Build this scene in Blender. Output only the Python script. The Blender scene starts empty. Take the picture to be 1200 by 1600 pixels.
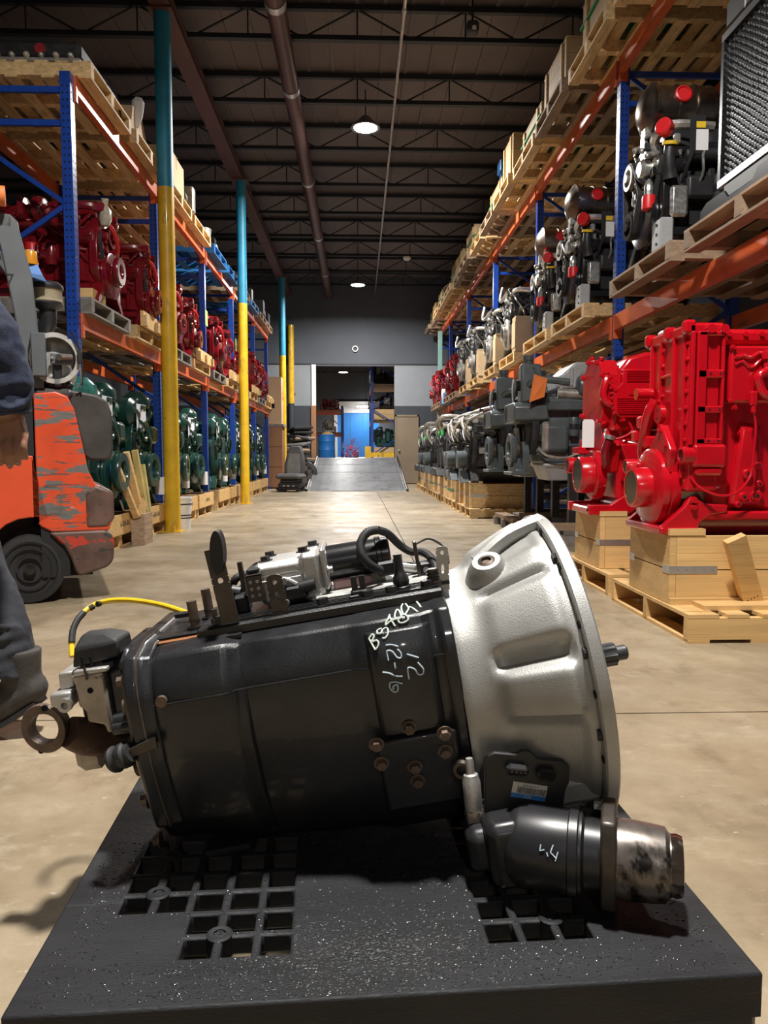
import bpy, math, random
from mathutils import Vector, Matrix
R = math.radians
PI = math.pi
sc = bpy.context.scene
COL = sc.collection
random.seed(7)

# ------------------------------------------------------------------ camera
F_PX = 1155.0; CAM_H = 0.8
YAW = math.atan(40 / F_PX); PITCH = math.atan(88 / math.hypot(F_PX, 40))
_fw0 = Vector((math.sin(YAW), math.cos(YAW), 0)); _rt = Vector((math.cos(YAW), -math.sin(YAW), 0))
_fw = _fw0 * math.cos(PITCH) + Vector((0, 0, -math.sin(PITCH))); _up = _rt.cross(_fw)
cam_d = bpy.data.cameras.new('camera'); cam = bpy.data.objects.new('camera', cam_d); COL.objects.link(cam)
cam_d.sensor_fit = 'HORIZONTAL'; cam_d.sensor_width = 36; cam_d.lens = F_PX / 1200 * 36
cam_d.clip_start = 0.02; cam_d.clip_end = 200
_m = Matrix((_rt, _up, -_fw)).transposed().to_4x4(); _m.translation = Vector((0, 0, CAM_H)); cam.matrix_world = _m
sc.camera = cam

# ------------------------------------------------------------------ world and exposure
wd = bpy.data.worlds.new('world'); sc.world = wd; wd.use_nodes = True
wd.node_tree.nodes['Background'].inputs[0].default_value = (0.55, 0.65, 0.9, 1)
wd.node_tree.nodes['Background'].inputs[1].default_value = 0.05
sc.view_settings.view_transform = 'Standard'; sc.view_settings.look = 'None'
sc.view_settings.gamma = 1; sc.view_settings.use_curve_mapping = False
sc.view_settings.exposure = -0.45
LAMP_W = 620.0                      # power of one high-bay lamp

# ------------------------------------------------------------------ materials
MATS = {}
def mat(name, col, rough=.5, metal=0., var=.18, scale=6., bump=0., bscale=80., chip=None, coat=0., rnd=0., world=False, spec=.5, dark=None, rvar=0., stretch=(1, 1, 1), emit=0., alpha=1., trans=0., soft=.015):
    m = bpy.data.materials.new(name); m.use_nodes = True; MATS[name] = m
    nt = m.node_tree; N = nt.nodes; L = nt.links; b = N['Principled BSDF']
    b.inputs['Roughness'].default_value = rough; b.inputs['Metallic'].default_value = metal
    b.inputs['Coat Weight'].default_value = coat; b.inputs['Coat Roughness'].default_value = .08
    b.inputs['Specular IOR Level'].default_value = spec
    b.inputs['Base Color'].default_value = (*col, 1)
    if trans: b.inputs['Transmission Weight'].default_value = trans
    if alpha < 1: b.inputs['Alpha'].default_value = alpha
    if emit:
        b.inputs['Emission Color'].default_value = (*col, 1); b.inputs['Emission Strength'].default_value = emit
        return m
    if world: vec = N.new('ShaderNodeNewGeometry').outputs['Position']
    else: vec = N.new('ShaderNodeTexCoord').outputs['Object']
    mp = N.new('ShaderNodeMapping'); mp.inputs['Scale'].default_value = stretch; L.new(vec, mp.inputs[0]); vec = mp.outputs[0]
    if rnd:
        oi = N.new('ShaderNodeObjectInfo'); mv = N.new('ShaderNodeVectorMath'); mv.operation = 'ADD'
        cx = N.new('ShaderNodeVectorMath'); cx.operation = 'SCALE'; cx.inputs[0].default_value = (13, 7, 29)
        L.new(oi.outputs['Random'], cx.inputs['Scale']); L.new(vec, mv.inputs[0]); L.new(cx.outputs[0], mv.inputs[1]); vec = mv.outputs[0]
    def noise(s, det=6, ro=.6):
        n = N.new('ShaderNodeTexNoise'); n.inputs['Scale'].default_value = s; n.inputs['Detail'].default_value = det; n.inputs['Roughness'].default_value = ro
        L.new(vec, n.inputs['Vector']); return n.outputs['Fac']
    def ramp(fac, p0, c0, p1, c1):
        r = N.new('ShaderNodeValToRGB'); L.new(fac, r.inputs[0]); e = r.color_ramp.elements
        e[0].position = p0; e[0].color = (*c0, 1); e[1].position = p1; e[1].color = (*c1, 1); return r.outputs[0]
    lo = dark if dark else tuple(c * (1 - var) for c in col); hi = tuple(min(1, c * (1 + var)) for c in col)
    out = ramp(noise(scale), .32, lo, .68, hi)
    if rnd:
        hs = N.new('ShaderNodeHueSaturation'); mr = N.new('ShaderNodeMapRange')
        L.new(oi.outputs['Random'], mr.inputs[0]); mr.inputs[3].default_value = 1 - rnd; mr.inputs[4].default_value = 1 + rnd
        L.new(mr.outputs[0], hs.inputs['Value']); L.new(out, hs.inputs['Color']); out = hs.outputs[0]
    if chip:
        for cc, th, cs, st in chip:
            mp2 = N.new('ShaderNodeMapping'); mp2.inputs['Scale'].default_value = st; L.new(vec, mp2.inputs[0])
            n = N.new('ShaderNodeTexNoise'); n.inputs['Scale'].default_value = cs; n.inputs['Detail'].default_value = 7; n.inputs['Roughness'].default_value = .62
            L.new(mp2.outputs[0], n.inputs['Vector'])
            r = N.new('ShaderNodeValToRGB'); L.new(n.outputs['Fac'], r.inputs[0]); e = r.color_ramp.elements
            e[0].position = th; e[0].color = (0, 0, 0, 1); e[1].position = min(1, th + soft); e[1].color = (1, 1, 1, 1)
            mx = N.new('ShaderNodeMix'); mx.data_type = 'RGBA'; L.new(r.outputs[0], mx.inputs[0]); L.new(out, mx.inputs[6]); mx.inputs[7].default_value = (*cc, 1); out = mx.outputs[2]
    L.new(out, b.inputs['Base Color'])
    if rvar:
        mr = N.new('ShaderNodeMapRange'); L.new(noise(scale * 2.3), mr.inputs[0]); mr.inputs[1].default_value = .3; mr.inputs[2].default_value = .7
        mr.inputs[3].default_value = max(.03, rough - rvar); mr.inputs[4].default_value = min(1, rough + rvar); L.new(mr.outputs[0], b.inputs['Roughness'])
    if bump:
        bp = N.new('ShaderNodeBump'); bp.inputs['Strength'].default_value = bump; bp.inputs['Distance'].default_value = .01
        L.new(noise(bscale, 4), bp.inputs['Height']); L.new(bp.outputs[0], b.inputs['Normal'])
    return m

def concrete():
    m = bpy.data.materials.new('concrete'); m.use_nodes = True; MATS['concrete'] = m; nt = m.node_tree; N = nt.nodes; L = nt.links; b = N['Principled BSDF']
    pos = N.new('ShaderNodeNewGeometry').outputs['Position']
    def noise(sx, sy, s, det, ro):
        mp = N.new('ShaderNodeMapping'); mp.inputs['Scale'].default_value = (sx, sy, 1); L.new(pos, mp.inputs[0])
        n = N.new('ShaderNodeTexNoise'); n.inputs['Scale'].default_value = s; n.inputs['Detail'].default_value = det; n.inputs['Roughness'].default_value = ro; L.new(mp.outputs[0], n.inputs['Vector']); return n.outputs['Fac']
    def ramp(f, stops):
        r = N.new('ShaderNodeValToRGB'); L.new(f, r.inputs[0]); e = r.color_ramp.elements
        e[0].position, e[0].color = stops[0][0], (*stops[0][1], 1); e[1].position, e[1].color = stops[-1][0], (*stops[-1][1], 1)
        for p, c in stops[1:-1]: q = e.new(p); q.color = (*c, 1)
        return r.outputs[0]
    def mix(f, a, c):
        mx = N.new('ShaderNodeMix'); mx.data_type = 'RGBA'; L.new(f, mx.inputs[0]); L.new(a, mx.inputs[6]); mx.inputs[7].default_value = (*c, 1); return mx.outputs[2]
    g = lambda v: (v, v, v)
    base = ramp(noise(1, 1, 1.1, 15, .72), [(.30, (.15, .112, .068)), (.44, (.265, .206, .13)), (.55, (.35, .278, .185)), (.68, (.45, .375, .265))])
    base = mix(ramp(noise(.55, 1, 9, 12, .72), [(.55, g(0)), (.68, g(.55))]), base, (.50, .43, .32))
    base = mix(ramp(noise(1, 1, .45, 10, .65), [(.46, g(0)), (.62, g(.5))]), base, (.22, .172, .11))
    base = mix(ramp(noise(1, .6, 6, 14, .75), [(.54, g(0)), (.66, g(.65))]), base, (.18, .138, .088))
    base = mix(ramp(noise(.5, 1, 48, 6, .6), [(.66, g(0)), (.72, g(.7))]), base, (.58, .52, .41))
    L.new(base, b.inputs['Base Color'])
    rg = N.new('ShaderNodeMapRange'); L.new(noise(1, 1, 3, 8, .6), rg.inputs[0]); rg.inputs[1].default_value = .35; rg.inputs[2].default_value = .65; rg.inputs[3].default_value = .3; rg.inputs[4].default_value = .58; L.new(rg.outputs[0], b.inputs['Roughness'])
    bp = N.new('ShaderNodeBump'); bp.inputs['Strength'].default_value = .12; bp.inputs['Distance'].default_value = .01; L.new(noise(1, 1, 40, 8, .65), bp.inputs['Height']); L.new(bp.outputs[0], b.inputs['Normal'])
concrete()
mat('joint', (.07, .06, .05), .9)
mat('wall_dark', (.085, .095, .115), .75, var=.1, scale=1.2)
mat('wall_grey', (.26, .28, .31), .7, var=.08, scale=1.5)
mat('wall_band', (.04, .047, .06), .7, var=.1)
mat('tan_door', (.22, .17, .115), .6, var=.1, scale=2)
mat('deck', (.115, .092, .09), .65, var=.15, scale=.8, world=True)
mat('joist', (.016, .018, .024), .6, var=.2)
mat('girder', (.085, .034, .03), .55, var=.2, scale=3)
mat('pipe_red', (.10, .05, .046), .4, var=.35, scale=.5, metal=.3)
mat('conduit', (.55, .55, .58), .35, metal=.8)
mat('pine', (.62, .42, .2), .65, var=.26, scale=5, rnd=.22, bump=.15, bscale=50, stretch=(5, .8, 8), chip=[((.44, .27, .12), .6, 4, (1, 1, 1))], soft=.08)
mat('pine_old', (.30, .21, .135), .75, var=.28, scale=5, rnd=.3, bump=.2, bscale=60, stretch=(5, .8, 8), chip=[((.17, .115, .075), .62, 6, (1, 1, 1))], soft=.08)
mat('pine_new', (.68, .44, .185), .6, var=.12, scale=3, rnd=.12, bump=.1, bscale=60, stretch=(.5, 3, 9), chip=[((.50, .28, .10), .57, 4, (.4, 2, 9)), ((.36, .18, .07), .73, 9, (1, .4, .12))], soft=.06)
mat('pine_end', (.68, .5, .28), .75, var=.3, scale=30, rnd=.12)
mat('wood_grey', (.19, .17, .15), .8, var=.3, scale=8, rnd=.3)
mat('plywood', (.5, .36, .2), .65, var=.14, scale=3, rnd=.18)
mat('cardboard', (.58, .4, .23), .75, var=.06, scale=3, rnd=.06)
mat('crate_brown', (.30, .14, .065), .6, var=.2, scale=2, stretch=(1, 1, .2))
mat('rack_blue', (.012, .055, .33), .32, var=.15, scale=9, coat=.3, chip=[((.18, .19, .22), .74, 18, (1, 1, 1))])
mat('rack_orange', (.62, .12, .035), .38, var=.15, scale=6, coat=.2, chip=[((.3, .06, .03), .66, 7, (1, .25, 1))])
mat('rack_green', (.23, .42, .36), .5, var=.1)
mat('yellow', (.72, .44, .02), .42, var=.16, scale=5, coat=.2, chip=[((.10, .085, .06), .66, 8, (1, 1, .5)), ((.5, .3, .03), .6, 5, (1, 1, .3))])
mat('skyblue', (.03, .26, .42), .45, var=.15, scale=4)
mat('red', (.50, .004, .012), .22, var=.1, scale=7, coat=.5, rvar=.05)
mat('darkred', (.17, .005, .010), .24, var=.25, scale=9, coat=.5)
mat('pink_red', (.32, .02, .03), .4, var=.2)
mat('green', (.011, .052, .042), .3, var=.25, scale=9, coat=.35)
mat('grey', (.085, .105, .112), .38, var=.2, scale=8, coat=.2)
mat('grey_light', (.42, .43, .44), .45, var=.12, scale=6, metal=.2)
mat('silver', (.62, .62, .60), .33, metal=.85, var=.25, scale=20, rvar=.1)
mat('silver_dirty', (.40, .38, .35), .45, metal=.6, var=.4, scale=14, rvar=.1)
mat('dark_metal', (.05, .05, .052), .42, metal=.5, var=.35, scale=14, rvar=.1)
mat('chrome', (.62, .6, .56), .18, metal=1., var=.2, scale=5, rvar=.08)
mat('chrome_brown', (.34, .29, .24), .3, metal=1., var=.3, scale=4, rvar=.08)
mat('black_gloss', (.012, .012, .014), .25, var=.2, coat=.3)
mat('black', (.02, .02, .022), .45, var=.2)
mat('black_matte', (.013, .013, .014), .75, var=.2)
mat('rubber', (.022, .022, .023), .62, var=.25, bump=.1, bscale=50)
mat('redcap', (.62, .015, .02), .4, var=.05)
mat('greencap', (.05, .45, .1), .45, var=.05)
mat('white', (.78, .78, .78), .6, var=.04)
mat('paper', (.7, .72, .8), .8, var=.05)
mat('lime', (.5, .85, .15), .6, var=.03)
mat('orange_tag', (.85, .22, .05), .6, var=.08)
mat('poly', (.8, .8, .82), .35, var=.15, scale=12, alpha=.75)
mat('poly_warm', (.42, .37, .28), .35, var=.3, scale=20)
mat('steel', (.5, .5, .5), .4, metal=.9, var=.2, scale=15)
mat('strap_steel', (.62, .62, .64), .38, metal=.9, var=.1)
mat('strap_green', (.03, .3, .13), .5)
mat('hole', (.004, .004, .005), .9, var=0)
# transmission
mat('case_black', (.017, .018, .0205), .36, var=.3, scale=10, bump=.12, bscale=330, rvar=.1, coat=.25, chip=[((.10, .075, .05), .70, 14, (1, 1, 1)), ((.05, .052, .055), .64, 5, (1, 1, .4))], soft=.05)
mat('act_black', (.018, .018, .02), .34, var=.25, scale=12)
mat('drum', (.20, .175, .155), .34, metal=.7, var=.3, scale=12, chip=[((.018, .014, .012), .52, 7, (1.4, 1, .8)), ((.075, .028, .02), .63, 9, (1, 1, 1))], soft=.05, rvar=.1)
mat('pale_pink', (.42, .25, .24), .5)
mat('bell_alu', (.45, .445, .425), .46, metal=.55, var=.12, scale=5, bump=.16, bscale=420, rvar=.07, chip=[((.36, .34, .32), .64, 5, (1, 1, .25)), ((.24, .2, .16), .74, 26, (1, 1, 1)), ((.40, .39, .375), .6, 150, (1, 1, 1))], soft=.05)
mat('alu', (.56, .55, .53), .42, metal=.6, var=.12, scale=8, bump=.12, bscale=220)
mat('alu_dirty', (.42, .37, .31), .5, metal=.55, var=.3, scale=18, chip=[((.18, .11, .07), .66, 22, (1, 1, 1))])
mat('rust', (.105, .062, .043), .6, metal=.35, var=.45, scale=16, bump=.2, bscale=150, chip=[((.2, .17, .145), .66, 16, (1, 1, 1))])
mat('rusty_steel', (.165, .12, .095), .5, metal=.6, var=.4, scale=20, chip=[((.26, .13, .06), .66, 24, (1, 1, 1))])
mat('bracket', (.085, .072, .062), .42, metal=.6, var=.35, scale=22)
mat('oily', (.03, .022, .018), .16, metal=.3, var=.4, scale=14, coat=.6, chip=[((.27, .235, .20), .48, 9, (1.3, 1, .7)), ((.04, .02, .016), .6, 14, (1, 1, 1))], soft=.06, rvar=.1)
mat('gasket', (.45, .17, .06), .7)
mat('hose_yellow', (.82, .55, .02), .4, var=.1, chip=[((.05, .05, .04), .63, 26, (1, 1, 1))])
mat('chalk', (.72, .82, .74), .9, var=.1)
mat('chalk_blue', (.62, .75, .86), .9, var=.1)
mat('label_blue', (.03, .2, .55), .5, var=.1)
mat('label_white', (.6, .58, .56), .6, var=.12, scale=40)
mat('ink', (.02, .02, .02), .7)
mat('grime_white', (.42, .42, .40), .6, var=.5, scale=40, bump=.4, bscale=120)
mat('pallet_black', (.021, .0215, .024), .52, spec=.25, var=.35, scale=7, bump=.22, bscale=260, rvar=.1, stretch=(.45, 1.6, 1), chip=[((.034, .036, .041), .6, 9, (.5, 2.0, 1))], soft=.1)
mat('glint_gloss', (.02, .021, .023), .12, var=.1, coat=.6)  # gloss for the beads added to the pallet to make glints
# forklift and person
W_ = (.09, .085, .08)
mat('fork_orange', (.72, .085, .03), .38, var=.14, scale=5, coat=.15, chip=[((.17, .165, .155), .525, 9, (.45, 1, 1.9)), ((.10, .095, .09), .575, 20, (.22, 1, 2.6)), ((.40, .39, .37), .665, 26, (.4, 1, 1.6)), ((.14, .13, .12), .60, 5, (.8, 1, .9))])
mat('fork_panel', (.76, .095, .035), .36, var=.08, scale=4, coat=.15, chip=[((.2, .12, .1), .665, 12, (.12, 1, 3.2))])
mat('fork_rear', (.13, .075, .06), .5, var=.4, scale=6, chip=[((.5, .05, .03), .57, 6, (.8, 1, 1.3)), ((.05, .045, .042), .6, 12, (.5, 1, 2)), ((.34, .32, .29), .69, 22, (.6, 1, 1.6))])
mat('fork_cap', (.052, .046, .043), .5, var=.3, scale=9, chip=[((.36, .34, .31), .70, 18, (.5, 1, 1.4))])
mat('fork_grey', (.115, .125, .135), .45, var=.14, scale=5)
mat('amber', (.8, .33, .02), .25, var=.1, trans=.3)
mat('tank', (.55, .53, .5), .4, metal=.5, var=.25, scale=9, rvar=.1)
mat('bowl', (.34, .29, .2), .35, var=.15)
mat('blue_cloth', (.12, .25, .55), .8, var=.2)
mat('navy', (.016, .024, .055), .8, var=.35, scale=14, bump=.25, bscale=300)
mat('trouser', (.03, .032, .042), .85, var=.3, scale=14, bump=.25, bscale=300)
mat('skin', (.30, .145, .09), .5, var=.2, scale=30, bump=.12, bscale=260)
mat('nail', (.42, .24, .18), .35)
mat('boot', (.055, .05, .047), .75, var=.3, scale=20, bump=.2, bscale=200)
mat('hair', (.02, .015, .012), .6)
mat('seat_grey', (.1, .1, .105), .8, var=.15)
mat('seat_light', (.2, .19, .18), .8, var=.15)
mat('ramp_steel', (.58, .59, .61), .33, metal=.85, var=.22, scale=1.6, rvar=.12)
mat('tread', (.30, .31, .33), .4, metal=.85)
mat('blue_bright', (.02, .2, .62), .5, var=.08)
mat('blue_pallet', (.02, .16, .42), .6, var=.2, rnd=.2)
mat('blue_motor', (.03, .12, .3), .4, var=.2)
mat('lamp_glow', (1, .97, .92), emit=60.)
mat('lamp_body', (.2, .2, .21), .4, metal=.7)
mat('fin', (.10, .10, .105), .28, metal=.9, var=.3, scale=40)
mat('core', (.025, .025, .027), .3, metal=.4, var=.3, scale=30)
mat('label_yellow', (.75, .5, .03), .5)
mat('straw', (.5, .4, .14), .7, var=.3)
mat('teal_wrap', (.03, .15, .13), .2, var=.4, scale=14, coat=.4)
mat('fan_blue', (.2, .25, .6), .4)
mat('pink', (.6, .08, .2), .5)

# ------------------------------------------------------------------ mesh builder
class MB:
    def __init__(s, M=None): s.v = []; s.f = []; s.M = M
    def _add(s, vs, fs, M=None):
        o = len(s.v)
        if M is not None: vs = [M @ Vector(p) for p in vs]
        if s.M is not None: vs = [s.M @ Vector(p) for p in vs]
        s.v += [tuple(p) for p in vs]; s.f += [tuple(i + o for i in f) for f in fs]; return s
    def bx(s, x0, x1, y0, y1, z0, z1, M=None):
        return s._add([(x0, y0, z0), (x1, y0, z0), (x1, y1, z0), (x0, y1, z0), (x0, y0, z1), (x1, y0, z1), (x1, y1, z1), (x0, y1, z1)],
                      [(0, 3, 2, 1), (4, 5, 6, 7), (0, 1, 5, 4), (1, 2, 6, 5), (2, 3, 7, 6), (3, 0, 4, 7)], M)
    def box(s, c, d, M=None):
        return s.bx(c[0]-d[0]/2, c[0]+d[0]/2, c[1]-d[1]/2, c[1]+d[1]/2, c[2]-d[2]/2, c[2]+d[2]/2, M)
    def cb(s, x0, x1, y0, y1, z0, z1, c=.01, M=None):        # chamfered box
        c = min(c, (x1-x0)*.45, (y1-y0)*.45, (z1-z0)*.45)
        vs = []; ix = {}
        for i, (X, sx) in enumerate(((x0, 1), (x1, -1))):
            for j, (Y, sy) in enumerate(((y0, 1), (y1, -1))):
                for k, (Z, sz) in enumerate(((z0, 1), (z1, -1))):
                    ix[i, j, k] = len(vs); vs += [(X, Y+sy*c, Z+sz*c), (X+sx*c, Y, Z+sz*c), (X+sx*c, Y+sy*c, Z)]
        fs = []
        q = [(0, 0), (1, 0), (1, 1), (0, 1)]
        for e in (0, 1):
            a = [ix[e, j, k] for j, k in q]; fs.append(tuple(a) if e else tuple(a[::-1]))
            a = [ix[j, e, k] + 1 for j, k in q]; fs.append(tuple(a[::-1]) if e else tuple(a))
            a = [ix[j, k, e] + 2 for j, k in q]; fs.append(tuple(a) if e else tuple(a[::-1]))
        for a in (0, 1):
            for b in (0, 1):
                p, r = ix[0, a, b], ix[1, a, b]; fs.append((p+1, r+1, r+2, p+2) if (a ^ b) else (p+1, p+2, r+2, r+1))
                p, r = ix[a, 0, b], ix[a, 1, b]; fs.append((p, r, r+2, p+2) if not (a ^ b) else (p, p+2, r+2, r))
                p, r = ix[a, b, 0], ix[a, b, 1]; fs.append((p, r, r+1, p+1) if (a ^ b) else (p, p+1, r+1, r))
        for i in (0, 1):
            for j in (0, 1):
                for k in (0, 1):
                    p = ix[i, j, k]; fs.append((p, p+1, p+2) if (i + j + k) % 2 == 0 else (p, p+2, p+1))
        return s._add(vs, fs, M)
    def frame(s, p0, p1):
        p0 = Vector(p0); d = Vector(p1) - p0; l = d.length
        q = Vector((0, 0, 1)).rotation_difference(d.normalized()) if l > 1e-9 else Matrix.Identity(3).to_quaternion()
        return Matrix.Translation(p0) @ q.to_matrix().to_4x4(), l
    def cyl(s, p0, p1, r0, r1=None, n=14, cap=True):
        if r1 is None: r1 = r0
        M, l = s.frame(p0, p1); vs = []; fs = []
        for i in range(n):
            a = 2*PI*i/n; vs.append((r0*math.cos(a), r0*math.sin(a), 0))
        for i in range(n):
            a = 2*PI*i/n; vs.append((r1*math.cos(a), r1*math.sin(a), l))
        for i in range(n): fs.append((i, (i+1) % n, n+(i+1) % n, n+i))
        if cap: fs += [tuple(range(n-1, -1, -1)), tuple(range(n, 2*n))]
        return s._add(vs, fs, M)
    def lathe(s, prof, p0, p1, n=24, closed=False, mod=None):   # prof = [(r, h)...] along p0->p1 (h absolute)
        M, l = s.frame(p0, p1); vs = []; fs = []; k = len(prof)
        for (r, h) in prof:
            for i in range(n):
                a = 2*PI*i/n; rr = r if mod is None else mod(r, h, a); vs.append((rr*math.cos(a), rr*math.sin(a), h))
        rng = range(k) if closed else range(k-1)
        for j in rng:
            j2 = (j+1) % k
            for i in range(n): fs.append((j*n+i, j*n+(i+1) % n, j2*n+(i+1) % n, j2*n+i))
        if not closed:
            if prof[0][0] > 1e-5: fs.append(tuple(range(n-1, -1, -1)))
            if prof[-1][0] > 1e-5: fs.append(tuple(range((k-1)*n, k*n)))
        return s._add(vs, fs, M)
    def tube(s, pts, r, n=8, sub=0, cap=True, rs=None):
        pts = [Vector(p) for p in pts]
        if sub: 
            P = [pts[0]] + pts + [pts[-1]]; o = []; ro = []
            for i in range(1, len(P)-2):
                for t in range(sub):
                    u = t/sub; a, b, c, d = P[i-1:i+3]
                    o.append(.5*((2*b)+(-a+c)*u+(2*a-5*b+4*c-d)*u*u+(-a+3*b-3*c+d)*u**3))
                    if rs: ro.append(rs[i-1]*(1-u)+rs[i]*u)
            o.append(pts[-1]); pts = o
            if rs: ro.append(rs[-1]); rs = ro
        vs = []; fs = []; k = len(pts); pn = None
        for j in range(k):
            d = (pts[min(j+1, k-1)] - pts[max(j-1, 0)]).normalized()
            if pn is None:
                pn = d.orthogonal().normalized()
            else:
                pn = (pn - d*pn.dot(d)).normalized()
            b = d.cross(pn); rr = rs[j] if rs else r
            for i in range(n):
                a = 2*PI*i/n; vs.append(pts[j] + (pn*math.cos(a) + b*math.sin(a))*rr)
        for j in range(k-1):
            for i in range(n): fs.append((j*n+i, j*n+(i+1) % n, (j+1)*n+(i+1) % n, (j+1)*n+i))
        if cap: fs += [tuple(range(n-1, -1, -1)), tuple(range((k-1)*n, k*n))]
        return s._add(vs, fs)
    def prism(s, poly, a0, a1, ax='y'):                          # polygon in the two other axes, extruded along ax
        def P(p, h): return {'x': (h, p[0], p[1]), 'y': (p[0], h, p[1]), 'z': (p[0], p[1], h)}[ax]
        n = len(poly); vs = [P(p, a0) for p in poly] + [P(p, a1) for p in poly]
        fs = [tuple(range(n)), tuple(range(2*n-1, n-1, -1))] + [(i, n+i, n+(i+1) % n, (i+1) % n) for i in range(n)]
        return s._add(vs, fs)
    def loft(s, secs, cap=True):                                 # list of equal-length vertex rings
        n = len(secs[0]); vs = [p for q in secs for p in q]; fs = []
        for j in range(len(secs)-1):
            for i in range(n): fs.append((j*n+i, j*n+(i+1) % n, (j+1)*n+(i+1) % n, (j+1)*n+i))
        if cap: fs += [tuple(range(n-1, -1, -1)), tuple(range((len(secs)-1)*n, len(secs)*n))]
        return s._add(vs, fs)
    def hexbolt(s, p, d, r=.009, h=.008, washer=True):
        p = Vector(p); d = Vector(d).normalized()
        if washer: s.cyl(p, p+d*.002, r*1.5, n=12)
        s.cyl(p+d*.002, p+d*h, r, n=6); return s
    def sphere(s, c, r, n=12, m=8, sz=(1, 1, 1)):
        c = Vector(c); vs = [c + Vector((0, 0, -r*sz[2]))]; fs = []
        for j in range(1, m):
            t = PI*j/m
            for i in range(n):
                a = 2*PI*i/n; vs.append(c + Vector((math.sin(t)*math.cos(a)*r*sz[0], math.sin(t)*math.sin(a)*r*sz[1], -math.cos(t)*r*sz[2])))
        vs.append(c + Vector((0, 0, r*sz[2]))); last = len(vs)-1
        for i in range(n): fs.append((0, 1+(i+1) % n, 1+i)); fs.append((last, last-n+i, last-n+(i+1) % n))
        for j in range(m-2):
            for i in range(n): fs.append((1+j*n+i, 1+j*n+(i+1) % n, 1+(j+1)*n+(i+1) % n, 1+(j+1)*n+i))
        return s._add(vs, fs)
    def mesh(s, name, m, sharp=35):
        me = bpy.data.meshes.new(name); me.from_pydata(s.v, [], s.f)
        me.materials.append(MATS[m])
        import bmesh as _b
        bm = _b.new(); bm.from_mesh(me); _b.ops.recalc_face_normals(bm, faces=bm.faces); bm.to_mesh(me); bm.free()
        me.polygons.foreach_set('use_smooth', [True]*len(me.polygons)); me.set_sharp_from_angle(angle=R(sharp)); me.update(); return me
    def build(s, name, m, parent=None, bevel=0., seg=2, sharp=35, stuff=False):
        o = bpy.data.objects.new(name, s.mesh(name, m, sharp)); COL.objects.link(o)
        if parent is not None: o.parent = parent
        if bevel:
            b = o.modifiers.new('bevel', 'BEVEL'); b.width = bevel; b.segments = seg; b.limit_method = 'ANGLE'; b.angle_limit = R(30); b.harden_normals = False
        if stuff: o['kind'] = 'stuff'
        return o

def tag(o, label, cat, group=None):
    o['label'] = label; o['category'] = cat
    if group: o['group'] = group
    return o
def thing(name, label, cat, loc=(0, 0, 0), rz=0., group=None):
    o = bpy.data.objects.new(name, None); COL.objects.link(o); o.empty_display_size = .1
    o.location = loc; o.rotation_euler = (0, 0, rz); return tag(o, label, cat, group)
def struct(o): o['kind'] = 'structure'; return o
def inst(me, name, parent, loc=(0, 0, 0), rot=(0, 0, 0)):
    o = bpy.data.objects.new(name, me); COL.objects.link(o); o.parent = parent; o.location = loc; o.rotation_euler = rot; return o
KIDS = {}
def kids_of(o):
    return [c for c in bpy.data.objects if c.parent == o]
def copy_tree(root, loc, rz=0., label=None, group=None, scale=None):
    r = root.copy(); COL.objects.link(r); r.location = loc; r.rotation_euler = (0, 0, rz)
    if label: r['label'] = label
    if group: r['group'] = group
    if scale: r.scale = (scale,)*3
    if root.name not in KIDS: KIDS[root.name] = [(c, kids_of(c)) for c in kids_of(root)]
    for ch, gr in KIDS[root.name]:
        c = ch.copy(); COL.objects.link(c); c.parent = r
        for g in gr:
            d = g.copy(); COL.objects.link(d); d.parent = c
    return r
ORD = ['first', 'second', 'third', 'fourth', 'fifth', 'sixth', 'seventh', 'eighth', 'ninth', 'tenth', 'eleventh', 'twelfth', 'thirteenth', 'fourteenth', 'fifteenth', 'sixteenth', 'seventeenth', 'eighteenth', 'nineteenth', 'twentieth']
# ------------------------------------------------------------------ lamps (high bays in a row along the aisle)
def high_bay(x, y, z, label, power=1.0):
    t = thing('high_bay_lamp', label, 'lamp', (x, y, z), 0, 'high bay lamps along the aisle')
    MB().lathe([(.02, .16), (.06, .15), (.1, .1), (.19, .03), (.2, 0), (.185, 0), (.0, .03)], (0, 0, 0), (0, 0, 1), 24).build('housing', 'lamp_body', t)
    MB().cyl((0, 0, .004), (0, 0, .012), .17, n=24).build('diffuser', 'lamp_glow', t)
    MB().cyl((0, 0, .15), (0, 0, 5.755 - z), .008, n=6).build('hanger', 'joist', t)
    ld = bpy.data.lights.new('lamp_light', 'AREA'); ld.shape = 'DISK'; ld.size = .34; ld.energy = LAMP_W * power; ld.color = (1, .965, .91); ld.spread = R(170)
    lo = bpy.data.objects.new('lamp_light', ld); COL.objects.link(lo); lo.parent = t; lo.location = (0, 0, -.01)
    return t
high_bay(.15, 1.42, 5.25, 'round high bay lamp hanging right above the black pallet', .9)
high_bay(.11, 10.45, 5.25, 'bright high bay lamp glaring in the middle of the dark ceiling', 1.1)
high_bay(0, 18.3, 4.92, 'far high bay lamp glowing near the end wall', .8)
high_bay(.1, -7.6, 5.25, 'unseen high bay fill lamp added over the aisle behind the viewer', .35)  # unseen lamp added in the row's spacing, fills the camera-facing sides

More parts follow.
